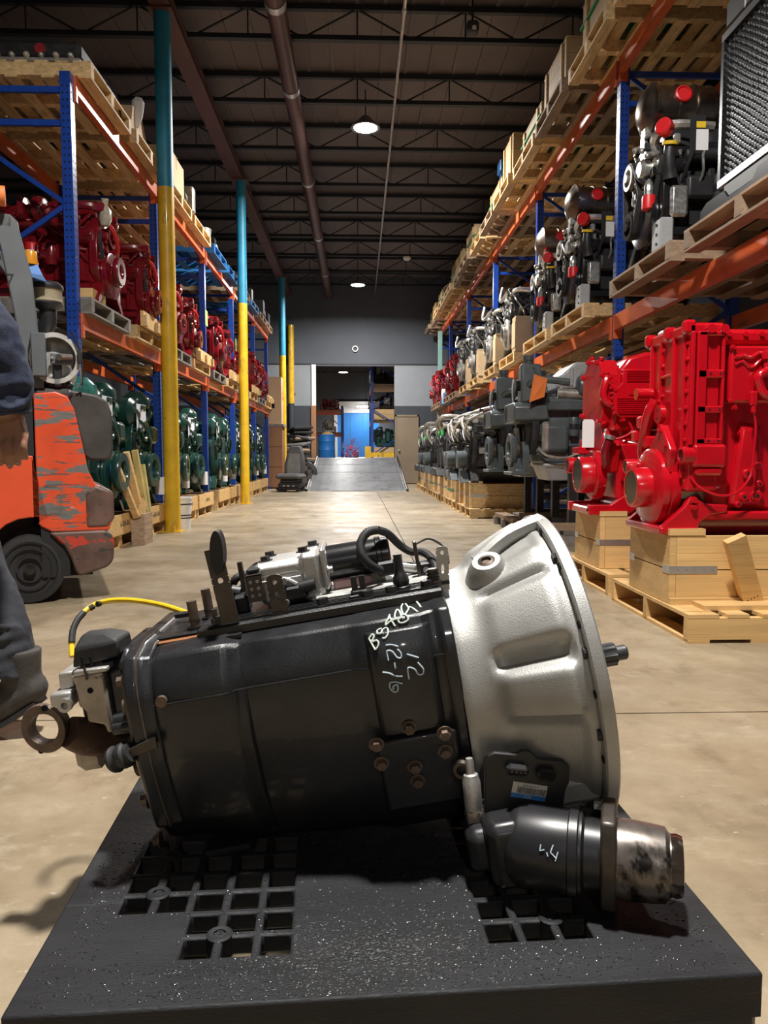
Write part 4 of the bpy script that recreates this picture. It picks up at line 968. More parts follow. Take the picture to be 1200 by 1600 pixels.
def engine(name, label, group, L=1.0, W=.5, H=1.0, m='green', m2=None, md=None, mp='dark_metal', mt=None, seed=1, greeble=14, lines=6, pan=.18, hub=True, grooves=0, cap=None, mf='black', mvc=None, fan=True, foot=True):
    rnd = random.Random(seed); m2 = m2 or m; md = md or m; mt = mt or m; mvc = mvc or m
    t = thing(name, label, 'engine', (0, 0, 0), 0, group)
    h = W/2
    MB().loft([[(.12, -h*.55, 0), (L*.93, -h*.55, 0), (L*.93, h*.55, 0), (.12, h*.55, 0)], [(.06, -h*.78, H*pan*.7), (L*.97, -h*.78, H*pan*.7), (L*.97, h*.78, H*pan*.7), (.06, h*.78, H*pan*.7)], [(.04, -h*.9, H*pan*.72), (L, -h*.9, H*pan*.72), (L, h*.9, H*pan*.72), (.04, h*.9, H*pan*.72)], [(.04, -h*.9, H*pan), (L, -h*.9, H*pan), (L, h*.9, H*pan), (.04, h*.9, H*pan)]]).build('oil_pan', m2, t)
    b = MB().cb(.03, L, -h*.72, h*.72, H*pan, H*.62, .03).build('engine_block', m, t)
    rb = MB().cb(-.025, .025, -h*.8, h*.8, H*pan+.02, H*.6, .012).mesh('block_rib', m)
    for k in range(5): inst(rb, 'block_rib', b, (.12+k*(L-.2)/4, 0, 0))
    MB().cb(.02, L-.02, -h*.66, h*.66, H*.61, H*.75, .012).build('cylinder_head', m2, t)
    vc = MB().cb(.03, L-.04, -h*.5, h*.42, H*.74, H*.9, .03).build('valve_cover', mvc, t)
    bl = MB()
    for k in range(7):
        for s_ in (-1, 1): bl.cyl((.07+k*(L-.15)/6, s_*h*.54-.01, H*.75), (.07+k*(L-.15)/6, s_*h*.54-.01, H*.79), .012, n=6)
    bl.build('cover_bolts', m2, vc, stuff=True)
    MB().lathe([(0, 0), (.035, 0), (.035, .03), (.045, .03), (.045, .05), (0, .055)], (L*.3, 0, H*.89), (L*.3, 0, H*2), 16).build('filler_cap', cap or 'black', vc)
    gc = [(-h*.5, H*pan), (h*.5, H*pan), (h*.85, H*.32), (h*.85, H*.55), (h*.6, H*.78), (-h*.6, H*.78), (-h*.85, H*.55), (-h*.85, H*.32)]
    MB().prism(gc, -.025, .045, 'x').build('gear_cover', m2, t, bevel=.008)
    zc = H*.3
    damper_part(t, md, (-.025, 0, zc), W*.34, .055, (W*.17, .05) if hub else None, grooves=grooves)
    p1 = (-.02, h*.55, H*.58); p2 = (-.02, -h*.62, H*.62); p3 = (-.02, -.02, H*.66)
    pulley(t, mp, p1, W*.13); pulley(t, mp, p2, W*.11); pulley(t, mp, p3, W*.17, .05, 'fan_hub')
    belt(t, [(p1[1], p1[2], W*.13), (p2[1], p2[2], W*.11), (0, zc, W*.2)], -.03)
    a = MB().lathe([(0, 0), (.05, 0), (.07, .02), (.072, .12), (.06, .15), (0, .155)], (.01, h*.72, H*.6), (1, h*.72, H*.6), 18).build('alternator', mt, t)
    for k in range(5): MB().lathe([(.072, .035+k*.018), (.078, .038+k*.018), (.078, .044+k*.018), (.072, .047+k*.018)], (.01, h*.72, H*.6), (1, h*.72, H*.6), 18, closed=True).build('cooling_fin', mt, a)
    MB().cyl((.0, -h*.7, H*.6), (.12, -h*.7, H*.6), .055, n=14).build('water_pump', m2, t)
    fh = MB().lathe([(.0, 0), (W*.5, 0), (W*.52, .01), (W*.52, .05), (W*.46, .06), (W*.44, .1), (0, .1)], (L-.01, 0, H*.33), (2*L, 0, H*.33), 30).build('flywheel_housing', m2, t)
    for s_, nm in ((-1, 'intake_manifold'), (1, 'exhaust_manifold')):
        z = H*(.66 if s_ < 0 else .7); mm = mt if s_ > 0 else m
        o = MB().tube([(.12, s_*h*.86, z), (L*.5, s_*h*.9, z), (L*.9, s_*h*.86, z)], .045, 12, sub=3).build(nm, mm, t)
        rm = MB().tube([(0, 0, 0), (0, -s_*h*.12, .02), (0, -s_*h*.3, .02)], .03, 10, sub=3).mesh('runner', mm)
        for k in range(6): inst(rm, 'runner', o, (.15+k*(L-.32)/5, s_*h*.86, z))
        tb = MB().lathe([(0, -.06), (.05, -.06), (.09, -.045), (.105, -.01), (.1, .03), (.06, .045), (.045, .05), (.045, .09), (.09, .1), (.095, .14), (.06, .16), (0, .16)], (L*.42, s_*h*1.0, H*.8), (L*.42+1, s_*h*1.0, H*.8), 22).build('turbocharger' if s_ > 0 else 'intake_horn', mt, t)
        tub(t, 'coolant_pipe', mt, [(.02, s_*h*.3, H*.72), (-.05, s_*h*.5, H*.8), (.02, s_*h*.85, H*.86), (L*.3, s_*h*.95, H*.84)], .032)
        for k in range(2):
            x = L*(.35+.16*k); f = MB().lathe([(0, 0), (.045, 0), (.05, .01), (.05, .15), (.042, .17), (0, .172)], (x, s_*h*.92, H*.52), (x, s_*h*.92, -1), 18).build('oil_filter', mf if k else m, t)
            MB().lathe([(.0505, .06), (.0508, .062), (.0508, .11), (.0505, .112)], (x, s_*h*.92, H*.52), (x, s_*h*.92, -1), 18).build('filter_label', 'white' if k else m2, f)
        MB().cyl((L*.68, s_*h*.8, H*.3), (L*.95, s_*h*.8, H*.3), .055, n=16).build('starter_motor', mt, t)
        MB().cb(L*.12, L*.32, s_*h*.85-.05, s_*h*.85+.05, H*.36, H*.52, .02).build('side_cover', m, t, bevel=.005)
        for k in range(lines):
            x = rnd.uniform(.05, L*.9); z0 = rnd.uniform(H*.3, H*.5); yo = s_*h*rnd.uniform(.9, 1.1)
            tub(t, 'fuel_line', rnd.choice((m, m2, mt)), [(x, s_*h*.7, z0), (x+rnd.uniform(-.1, .1), yo, z0+.1), (x+rnd.uniform(-.15, .15), yo, z0+.22), (x+rnd.uniform(-.2, .2), s_*h*.7, z0+rnd.uniform(.25, .4))], rnd.choice((.007, .009, .012)), 4, 6)
        for k in range(greeble):
            x = rnd.uniform(.03, L*.92); z0 = rnd.uniform(H*.25, H*.85); d_ = [rnd.uniform(.025, .09) for _ in range(3)]; y = s_*h*rnd.uniform(.7, .95)
            if rnd.random() < .5: MB().cb(x, x+d_[0], y-d_[1]/2, y+d_[1]/2, z0, z0+d_[2], .008).build('bracket', rnd.choice((m, m2, mt)), t)
            else: MB().cyl((x, y, z0), (x+(d_[0] if rnd.random() < .5 else 0), y+s_*d_[1]*.8, z0+.001), d_[2]*.35, n=10).build('sensor', rnd.choice((m, m2, mt)), t)
    for k in range(greeble):
        y = rnd.uniform(-h*.75, h*.75); z0 = rnd.uniform(H*.4, H*.88); d_ = [rnd.uniform(.02, .07) for _ in range(3)]
        if rnd.random() < .5: MB().cb(-.03-d_[0], -.01, y-d_[1]/2, y+d_[1]/2, z0, z0+d_[2], .008).build('front_bracket', rnd.choice((m, m2, mt, mp)), t)
        else: MB().cyl((-.02, y, z0), (-.03-d_[0], y, z0), d_[2]*.5, n=10).build('plug', rnd.choice((m, m2, mt, mp)), t)
    tub(t, 'front_hose', mf, [(-.03, -h*.4, H*.5), (-.1, -h*.2, H*.56), (-.1, h*.3, H*.7), (-.02, h*.55, H*.78)], .018, 6)
    for x in (.1, L*.85): MB().bx(x, x+.05, -.01, .01, H*.88, H*.97).build('lifting_eye', m2, t)
    if foot:
        for s_ in (-1, 1): MB().prism([(s_*h*.45, H*pan+.06), (s_*h*.45, H*pan-.02), (s_*h*1.0, -.0), (s_*h*1.1, 0), (s_*h*1.1, .03)], -.05, .05, 'x').build('mount_foot', m2, t)
    return t

# ---- near big red engine ------------------------------------------------------
def red_engine_a():
    t = thing('truck_engine', 'tall bright red engine block nearest on the right, on a new pine crate', 'engine', (1.48, 3.53, .447), 0, 'big red engines'); m = 'red'
    fc = MB().cb(0, .15, -.23, .23, .19, .925, .012).build('gear_housing', m, t, bevel=.003)
    MB().cb(-.012, .16, -.242, .24, .885, .945, .014).build('top_rim', m, fc)
    for y in (-.22, -.02, .21): MB().cb(-.03, .03, y-.022, y+.022, .895, .958, .012).build('corner_lug', m, fc)
    for x, w_ in ((.085, .045), (.145, .03)): MB().cyl((x, -.235, .915), (x, -.262, .915), .02, n=12).build('rim_boss', m, fc)
    for y in (-.2, -.085, .06, .17): MB().cb(-.016, .004, y-.009, y+.009, .25, .9, .005).build('front_rib', m, fc)
    for z, y0, y1 in ((.73, -.08, .06), (.48, .06, .2), (.62, .06, .17)): MB().cb(-.013, .004, y0, y1, z-.008, z+.008, .004).build('front_rib', m, fc)
    for k in range(9):
        for y in (-.215, -.07, .05): MB().hexbolt((-.0, y, .28+k*.072), (-1, 0, 0), .008, .009).build('cover_bolt', m, fc)
    # side column: three sunk pockets between a proud frame
    for z0, z1 in ((.885, .905), (.70, .735), (.545, .575), (.405, .43)): MB().cb(.035, .155, -.252, -.228, z0, z1, .004).build('side_bar', m, fc)
    for x0, x1 in ((.002, .022), (.03, .075), (.143, .157)): MB().cb(x0, x1, -.252, -.228, .40, .905, .005).build('side_post', m, fc)
    for z in (.718, .56, .42):
        for x in (.09, .135): MB().cyl((x, -.2525, z), (x, -.2535, z), .005, n=10).build('tapped_hole', 'hole', fc)
    lh = MB().cb(.02, .175, -.262, -.12, .30, .405, .012).build('lower_housing', m, t, bevel=.003)
    MB().cb(.035, .16, -.255, -.13, .265, .3, .01).build('housing_lip', m, lh)
    MB().lathe([(.026, 0), (.04, 0), (.04, .05), (.036, .055), (.027, .055)], (.03, -.225, .355), (-1, -.225, .355), 24, closed=True).build('port_ring', m, lh)
    MB().lathe([(0, .02), (.027, .02), (.027, .05)], (.03, -.225, .355), (-1, -.225, .355), 20).build('port_bore', 'black_gloss', lh)
    bk = MB().cb(.14, 1.18, -.165, .2, .1, .86, .02).build('engine_block', m, t)
    MB().cb(.14, 1.18, -.2, .2, .855, .925, .02).build('valve_cover', m, t)
    bp = MB()
    for k in range(14): MB().cyl((.19+k*.075, -.19, .9), (.19+k*.075, -.212, .9), .011, n=8).build('cover_bolt', m, t)
    for k in range(4):
        x0 = .28+k*.24; MB().loft([[(x0-.06, -.16, .12), (x0+.1, -.16, .12), (x0+.1, -.16, .5), (x0-.02, -.16, .52)], [(x0-.05, -.2, .13), (x0+.09, -.2, .13), (x0+.085, -.19, .46), (x0, -.19, .48)]]).build('block_bulge', m, bk, bevel=.012)
    for (x, z, r) in ((.30, .27, .024), (.345, .17, .026), (.285, .165, .022), (.35, .31, .017), (.355, .225, .017), (.26, .13, .015), (.62, .2, .026), (.6, .3, .02)):
        o = MB().lathe([(0, 0), (r, 0), (r, .018), (r*.8, .024), (0, .024)], (x, -.19, z), (x, -1, z), 16).build('side_boss', m, bk); MB().cyl((x, -.2145, z), (x, -.2155, z), r*.35, n=10).build('boss_hole', 'hole', bk)
    hs = MB().cb(.185, 1.1, -.235, -.16, .59, .845, .01).build('intake_housing', m, t, bevel=.003)
    rr = random.Random(4); P = []
    for k in range(10): P.append((.205+k*.018, -.236, .80+rr.uniform(-.01, .012)))
    MB().tube(P, .011, 8, sub=2).build('weld_bead', m, hs); MB().tube([(p[0], p[1], p[2]-.035+.012*math.sin(i)) for i, p in enumerate(P)], .008, 8, sub=2).build('weld_bead', m, hs)
    for (x, z) in ((.195, .835), (.195, .6), (.37, .835), (.21, .57)): MB().hexbolt((x, -.235, z), (0, -1, 0), .01, .012).build('cover_bolt', m, hs)
    for x in (.34, .39): 
        MB().tube([(x, -.25, .82), (x, -.262, .76), (x, -.262, .70)], .017, 12, sub=3).cyl((x, -.262, .78), (x, -.262, .81), .026, n=14).build('feed_pipe', m, t)
    tub(t, 'loop_pipe', m, [(.31, -.262, .66), (.30, -.265, .70), (.335, -.268, .725), (.40, -.268, .722), (.5, -.268, .7)], .021, 6, 12); tub(t, 'loop_pipe', m, [(.31, -.262, .66), (.33, -.266, .625), (.4, -.268, .61), (.5, -.268, .61)], .021, 6, 12)
    MB().cb(.268, .3, -.272, -.245, .575, .64, .006).build('sensor_body', m, t); MB().cyl((.285, -.26, .575), (.285, -.262, .545), .012, n=10).build('sensor_tip', m, t)
    tub(t, 'wire_harness', m, [(.285, -.262, .55), (.30, -.258, .48), (.295, -.256, .36), (.28, -.262, .26), (.22, -.27, .19), (.14, -.27, .175), (.06, -.25, .21), (.02, -.23, .26)], .006, 8, 8)
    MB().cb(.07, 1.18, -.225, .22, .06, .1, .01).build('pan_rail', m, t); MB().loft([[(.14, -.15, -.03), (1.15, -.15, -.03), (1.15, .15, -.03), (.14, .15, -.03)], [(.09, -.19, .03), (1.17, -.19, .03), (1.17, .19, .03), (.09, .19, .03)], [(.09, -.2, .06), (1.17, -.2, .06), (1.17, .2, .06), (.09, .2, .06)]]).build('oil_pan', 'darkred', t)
    # front mount foot
    for y in (-.21, .19): MB().prism([(-.1, 0), (.06, 0), (.075, .05), (.12, .085), (.2, .095), (.2, .13), (.1, .135), (.03, .17), (0, .12), (-.1, .03)], y-.02, y+.02, 'y').build('mount_arm', m, t, bevel=.006)
    MB().cb(-.11, .05, -.235, .21, -.006, .03, .008).build('mount_foot', m, t, bevel=.003)
    for z in (.12, .15): MB().hexbolt((.04, -.232, z), (0, -1, 0), .013, .016).build('mount_bolt', m, t)
    MB().lathe([(0, 0), (.185, 0), (.188, .006), (.188, .04), (.18, .046), (.18, .05), (.188, .054), (.186, .082), (.17, .092), (.10, .095), (0, .095)], (.005, .0, .2), (-1, 0, .2), 48).build('crank_damper', m, t)
    MB().lathe([(.08, .09), (.098, .09), (.095, .165), (.092, .17), (.08, .17)], (.005, 0, .2), (-1, 0, .2), 36, closed=True).build('hub_ring', m, t); MB().lathe([(0, .1), (.081, .1), (.081, .168)], (.005, 0, .2), (-1, 0, .2), 32).build('hub_bore', 'black_gloss', t)
    for k in range(8): a = k*PI/4; MB().hexbolt((-.1, math.cos(a)*.05, .2+math.sin(a)*.05), (-1, 0, 0), .01, .01).build('hub_bolt', 'black_gloss', t)
    MB().prism([(-.16, .27), (-.19, .38), (-.085, .50), (-.04, .47), (.1, .36), (.14, .25)], -.06, -.02, 'x').build('triangle_bracket', m, t, bevel=.008)
    for y, z in ((-.085, .47), (-.15, .4), (.05, .37)): MB().hexbolt((-.06, y, z), (-1, 0, 0), .01, .012).build('bracket_bolt', m, t)
    MB().cyl((-.03, -.03, .55), (-.055, -.03, .55), .045, n=18).build('round_plate', m, t)
    for z in (.53, .57): MB().cyl((-.0555, -.03, z), (-.0565, -.03, z), .006, n=10).build('plate_hole', 'hole', t)
    tub(t, 'coolant_pipe', m, [(-.035, .05, .62), (-.06, .06, .56), (-.06, .11, .46), (-.05, .16, .38), (-.03, .18, .33)], .026, 6, 12)
    MB().lathe([(.028, 0), (.037, 0), (.036, .13), (.033, .135), (.028, .135)], (.0, .17, .30), (-1, .17, .30), 22, closed=True).build('side_port', m, t); MB().lathe([(0, .1), (.0285, .1), (.0285, .133)], (0, .17, .3), (-1, .17, .3), 18).build('port_bore', 'black_gloss', t)
    MB().cyl((-.01, .16, .66), (-.09, .16, .66), .03, n=14).build('stub_pipe', m, t)
    for (y, z, d_) in ((.15, .52, .05), (.1, .42, .04), (.19, .45, .06), (-.14, .3, .03)): MB().cb(-.03-d_, .0, y-.03, y+.03, z-.03, z+.03, .01).build('front_bracket', m, t)
    return t
red_engine_a()
t = tag(MB().cb(1.5, 1.56, 3.6, 3.72, 1.39, 1.42, .012).build('rag', 'white'), 'folded white cloth on top of the nearest red engine', 'cloth')

def red_engine_b():
    t = thing('truck_engine', 'bright red engine with a ridged side plate, second on the right', 'engine', (1.50, 4.58, .447), 0, 'big red engines'); m = 'red'
    pts = [(.0, .50), (.04, .86), (.10, .935), (.2, .965), (.34, .965), (.5, .93), (1.1, .93), (1.1, .5)]
    MB().prism(pts, -.21, .22, 'y').build('upper_housing', m, t, bevel=.02)
    cv = [(-.17, .55), (-.2, .66), (-.19, .84), (-.1, .93), (.08, .95), (.19, .86), (.2, .6), (.12, .5)]
    fc = MB().prism(cv, -.05, .06, 'x').build('front_cover', m, t, bevel=.008)
    for i, (y, z) in enumerate(cv): MB().hexbolt((-.05, y*.93, .72+(z-.72)*.93), (-1, 0, 0), .014, .018).cyl((-.03, y, z), (-.03, y*1.06, .72+(z-.72)*1.08), .016, n=10).build('cover_boss', m, fc)
    # ridged control plate on the viewer's side
    pp = [(.05, .86), (.27, .86), (.27, .60), (.24, .575), (.05, .575), (.0, .61), (.0, .73), (.05, .78)]
    ep = MB().prism(pp, -.25, -.2, 'y').build('control_module', m, t, bevel=.006)
    for k in range(7): MB().bx(.075, .25, -.258, -.25, .79+k*.0095, .794+k*.0095).build('cooling_ridge', m, ep)
    for k in range(8): MB().bx(.02, .25, -.258, -.25, .60+k*.0125, .606+k*.0125).build('cooling_ridge', m, ep)
    MB().bx(.09, .25, -.256, -.25, .71, .775).build('module_plate', m, ep)
    for (x, z) in ((.27, .86), (.28, .6), (.16, .565), (.06, .565), (.01, .74)): MB().hexbolt((x, -.235, z), (0, -1, 0), .013, .02).build('module_bolt', m, ep)
    MB().bx(.245, .265, -.256, -.25, .78, .80).build('module_socket', 'hole', ep)
    for k in range(8): MB().cyl((.02-.004*k, -.235, .6+k*.03), (.0-.004*k, -.25, .6+k*.03), .008, n=8).build('edge_stud', m, ep)
    tub(t, 'return_pipe', m, [(-.02, -.17, .84), (-.03, -.2, .80), (-.05, -.21, .72), (-.03, -.215, .67), (.02, -.22, .65)], .022, 6, 10)
    MB().cb(.06, 1.1, -.17, .2, .08, .56, .02).build('engine_block', m, t)
    MB().prism([(-.16, .25), (-.2, .4), (-.12, .56), (.12, .56), (.2, .4), (.14, .22)], -.03, .07, 'x').build('gear_cover', m, t, bevel=.01)
    tub(t, 'filler_neck', 'darkred', [(-.02, -.2, .3), (-.03, -.215, .38), (-.01, -.22, .45)], .026, 5, 12); MB().cyl((-.012, -.22, .45), (-.005, -.222, .475), .034, n=14).build('filler_cap', 'silver', t)
    for k, P in enumerate(([(.1, -.22, .56), (.12, -.235, .50), (.06, -.235, .46), (.0, -.225, .45)], [(.2, -.2, .55), (.19, -.24, .47), (.26, -.25, .41), (.32, -.24, .46), (.34, -.22, .54)], [(.08, -.2, .44), (.16, -.24, .42), (.24, -.245, .4)])): tub(t, 'hose', m, P, .008, 6, 8)
    MB().prism([(.05, .42), (.2, .42), (.23, .32), (.23, .2), (.08, .2), (.1, .3)], -.245, -.15, 'y').build('pump_body', m, t, bevel=.006)
    MB().cb(-.06, .06, .1, .22, .38, .46, .01).build('front_bracket', m, t)
    # damper, ring and port
    MB().lathe([(0, 0), (.15, 0), (.152, .01), (.152, .05), (.14, .06), (0, .06)], (.0, -.02, .235), (-1, -.02, .235), 44).build('crank_damper', m, t)
    MB().lathe([(.098, .055), (.118, .055), (.112, .135), (.108, .14), (.096, .14)], (0, -.02, .235), (-1, -.02, .235), 40, closed=True).build('hub_ring', m, t); MB().lathe([(0, .065), (.099, .065), (.099, .138)], (0, -.02, .235), (-1, -.02, .235), 32).build('hub_bore', 'black_gloss', t)
    MB().lathe([(.04, 0), (.055, 0), (.052, .13), (.05, .15), (.04, .15)], (0, .17, .29), (-1, .17, .29), 24, closed=True).build('side_port', m, t); MB().lathe([(0, .1), (.041, .1), (.041, .148)], (0, .17, .29), (-1, .17, .29), 20).build('port_bore', 'black_gloss', t)
    MB().cb(-.1, .1, .1, .24, .36, .41, .008).build('front_shelf', m, t)
    MB().prism([(-.13, 0), (.1, 0), (.2, .06), (.32, .06), (.32, .14), (.2, .16), (.12, .14), (0, .06), (-.13, .06)], -.235, -.19, 'y').build('mount_arm', m, t, bevel=.006)
    MB().prism([(-.13, 0), (.1, 0), (.2, .06), (.32, .06), (.32, .14), (.2, .16), (.12, .14), (0, .06), (-.13, .06)], .17, .21, 'y').build('mount_arm', m, t, bevel=.006); MB().cb(-.12, .06, -.21, .2, -.0, .045, .008).build('mount_foot', m, t)
    MB().cyl((-.131, -.212, .03), (-.134, -.212, .03), .01, n=10).build('mount_hole', 'hole', t)
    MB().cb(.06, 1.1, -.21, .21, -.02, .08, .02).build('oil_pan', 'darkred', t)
    return t
red_engine_b()
# paper tag hanging beside the second red engine
t = thing('paper_tag', 'white paper tag hung between the second red engine and the grey engine', 'tag', (1.40, 4.48, .95)); MB().prism([(-.037, -.1), (.037, -.1), (.037, .055), (.025, .07), (-.025, .07), (-.037, .055)], -.001, .001, 'y').build('tag_card', 'white', t); MB().tube([(0, 0, .06), (.01, .01, .11), (.05, .03, .14)], .0015, 5).build('tag_wire', 'dark_metal', t)

# ---- pine crates under the big red engines ---------------------------------------
def crate(x0, x1, y0, y1, z0, z1, label, wood='pine_new', strap=True, group='pine engine crates', brace=False, rail=.03, top=True, gs=False):
    t = thing('engine_crate', label, 'crate', (x0, (y0+y1)/2, z0), 0, group); w = (y1-y0)/2; d = x1-x0; h = z1-z0; n = 2; g = .003
    for k in range(n):
        a, b = h*k/n+g, h*(k+1)/n-g
        for y in (-w, w-rail): MB().bx(.032, d, y, y+rail, a, b).build('side_board', wood, t)
        MB().bx(0, .03, -w, w, a, b).build('front_board', wood, t); MB().bx(d-.03, d, -w+rail, w-rail, a, b).build('rear_board', wood, t)
    if top:
        for y in (-w, w-.1): MB().bx(-.004, .16, y-.004, y+.1, h, h+.03).build('top_block', wood, t)
    if strap:
        for y in (-w, w): 
            s_ = MB().bx(-.002, .0, y-.0 if y < 0 else y-.07, y+.07 if y < 0 else y, h*.5-.018, h*.5+.018).bx(-.002, .22, *( (y-.002, y) if y < 0 else (y, y+.002)), h*.5-.018, h*.5+.018).build('corner_strap', 'strap_steel', t)
            sc_ = MB()
            for k in range(5): MB().cyl((.04+k*.04, y-.002 if y < 0 else y+.002, h*.5), (.04+k*.04, y-.0035 if y < 0 else y+.0035, h*.5), .004, n=8).build('strap_nail', 'steel', s_)
    if gs:
        MB().bx(-.003, .35, -w-.003, -w, h*.42, h*.5).bx(-.003, 0, -w, w, h*.42, h*.5).build('plastic_strap', 'strap_green', t)
    if brace:
        M = Matrix.Translation((.32, -w-.05, h*.46)) @ Matrix.Rotation(R(-24), 4, 'Y') @ Matrix.Rotation(R(14), 4, 'X')
        o = MB(M).bx(-.045, .045, -.02, .02, -.155, .19).build('diagonal_brace', wood, t)
        for k in range(4): MB(M).cyl((-.025+k*.016, -.0205, -.12), (-.025+k*.016, -.0215, -.12), .0035, n=8).build('nail', 'dark_metal', o)
        MB().bx(.1, .75, -w-.14, -w, .0, .02).build('base_board', wood, t); MB().bx(.0, .52, -w-.02, -w-.001, .0, .03).build('skirt_board', wood, t)
    return t
FLP = 'pallets on the floor along the right rack'
pallet('pine_new', (1.40, 3.53, 0), 1, 'new pine pallet under the nearest red engine crate', FLP, w=.95)
pallet('pine_new', (1.42, 4.60, 0), 1, 'new pine pallet under the crate of the second red engine', FLP, w=.95)
crate(1.41, 2.5, 3.28, 3.77, .125, .44, 'new pine crate with diagonal brace holding the nearest red engine', brace=True)
crate(1.44, 2.5, 4.34, 4.84, .125, .44, 'new pine crate holding the second red engine')

# ---- grey engines on black stands ---------------------------------------------------
def grey_engine():
    t = engine('grey_engine', 'x', 'grey engines on stands', L=1.0, W=.56, H=1.0, m='grey', m2='black', md='grey', mt='grey', mvc='grey_light', mp='dark_metal', seed=11, greeble=9, lines=3, hub=False, foot=False)
    for c in kids_of(t):
        if c.name.startswith(('valve_cover', 'oil_pan', 'crank_damper')): 
            for g_ in kids_of(c): bpy.data.objects.remove(g_)
            bpy.data.objects.remove(c)
    vc = MB().prism([(.22, .78), (.98, .78), (.98, .98), (.93, 1.02), (.36, 1.02), (.22, .9)], -.26, .24, 'y').build('valve_cover', 'grey_light', t, bevel=.02)
    MB().cb(.4, .78, -.267, -.25, .84, .93, .006).build('name_plate', 'silver_dirty', vc)
    for x in (.3, .8): MB().cb(x, x+.04, -.272, -.25, .8, .97, .01).build('cover_rib', 'grey_light', vc)
    MB().prism([(.86, .8), (.98, .93), (1.04, .93), (.96, .78)], -.3, -.24, 'y').build('red_lever', 'pink_red', t, bevel=.01)
    MB().tube([(.2, -.26, .74), (.6, -.3, .72), (.8, -.3, .76), (.95, -.26, .86)], .045, 12, sub=5).build('exhaust_manifold', 'silver_dirty', t)
    MB().loft([[(.14, -.2, -.06), (.95, -.2, -.06), (.95, .2, -.06), (.14, .2, -.06)], [(.1, -.25, .06), (1.0, -.25, .06), (1.0, .25, .06), (.1, .25, .06)], [(.08, -.27, .07), (1.02, -.27, .07), (1.02, .27, .07), (.08, .27, .07)], [(.08, -.27, .1), (1.02, -.27, .1), (1.02, .27, .1), (.08, .27, .1)]]).build('oil_pan', 'grey_light', t, bevel=.01)
    a = MB().lathe([(0, 0), (.03, 0), (.035, .01), (.02, .015), (0, .015)], (.5, -.245, .02), (.5, -1, .02), 16).build('drain_plug', 'steel', t)
    MB().cb(.06, 1.0, -.25, .25, .1, .28, .02).build('bed_plate', 'grey', t)
    # bracket shelf and accessory tower
    MB().prism([(-.26, .50), (-.26, .62), (-.2, .66), (.2, .66), (.24, .5), (.18, .47), (-.18, .47)], -.2, .12, 'x').build('front_shelf', 'grey', t, bevel=.015)
    MB().cb(.1, .62, -.31, -.22, .58, .65, .012).build('side_shelf', 'grey', t)
    MB().prism([(-.13, .0), (.13, 0), (.16, .22), (.07, .3), (-.09, .3), (-.16, .2)], -.09, -.03, 'x').build('tower_plate', 'grey', t)
    MB(Matrix.Translation((-.03, -.1, .66))).prism([(-.09, 0), (.1, 0), (.06, .34), (-.06, .36)], -.09, .1, 'x').build('thermostat_tower', 'grey', t, bevel=.02)
    o = MB().lathe([(0, 0), (.05, 0), (.05, .04), (.042, .045), (.042, .07), (.05, .075), (.05, .12), (0, .12)], (-.03, -.06, .98), (-.03, -.06, 2), 18).build('outlet_neck', 'grey', t)
    MB().cyl((-.12, -.1, .82), (-.16, -.1, .82), .05, n=16).build('tower_port', 'hole', t)
    MB().lathe([(0, 0), (.07, 0), (.075, .02), (.07, .09), (0, .095)], (-.02, .18, .82), (-1, .18, .82), 18).build('accessory_pulley', 'dark_metal', t)
    tub(t, 'chain', 'steel', [(-.13, .12, .9), (-.14, .12, .8), (-.13, .12, .66), (-.12, .12, .55)], .011, 4, 6)
    MB().cyl((-.05, .12, .56), (-.2, .12, .56), .075, n=18).build('alternator_body', 'grey', t)
    MB().lathe([(.085, 0), (.155, 0), (.16, .008), (.16, .045), (.155, .05), (.09, .05), (.085, .03)], (-.14, .02, .22), (-1, .02, .22), 36, closed=True).build('damper_wheel', 'grey_light' if False else 'grey', t)
    MB().cyl((-.1, .02, .22), (-.16, .02, .22), .085, n=24).build('damper_core', 'rust', t)
    MB().prism([(-.16, 0), (.2, 0), (.2, .04), (.02, .18), (-.16, .04)], -.16, -.06, 'x').build('wheel_bracket', 'grey', t, bevel=.008); MB().cb(-.2, -.02, -.17, .2, -.01, .02, .006).build('wheel_foot', 'grey', t)
    MB().cb(.06, .3, -.32, -.24, .2, .46, .03).build('cooler_housing', 'grey', t, bevel=.01)
    MB().cb(.05, .12, -.33, -.26, .2, .48, .02).build('cooler_edge', 'silver_dirty', t)
    MB().cb(.42, .6, -.285, -.27, .36, .41, .004).build('warning_label', 'redcap', t)
    tub(t, 'white_hose', 'silver', [(.02, -.3, .24), (.1, -.34, .17), (.3, -.35, .16), (.5, -.34, .3), (.62, -.32, .46)], .012, 8, 8)
    for x in (.3, .92):
        for y in (-.3, .28): MB().bx(x, x+.07, y-.035, y+.035, -.5, .26).build('stand_leg', 'black', t)
    for y in (-.3, .28): MB().bx(.3, .99, y-.03, y+.03, -.5, -.44).build('stand_foot', 'black', t); MB().bx(.3, .99, y-.02, y+.02, .02, .07).build('stand_rail', 'black', t)
    return t
ge = grey_engine(); ge.location = (1.62, 7.0, .63); ge['label'] = 'dark grey engine on a black stand, nearer one behind the red engines'
copy_tree(ge, (1.62, 8.2, .63), 0, 'dark grey engine on a black stand, farther one of the pair')
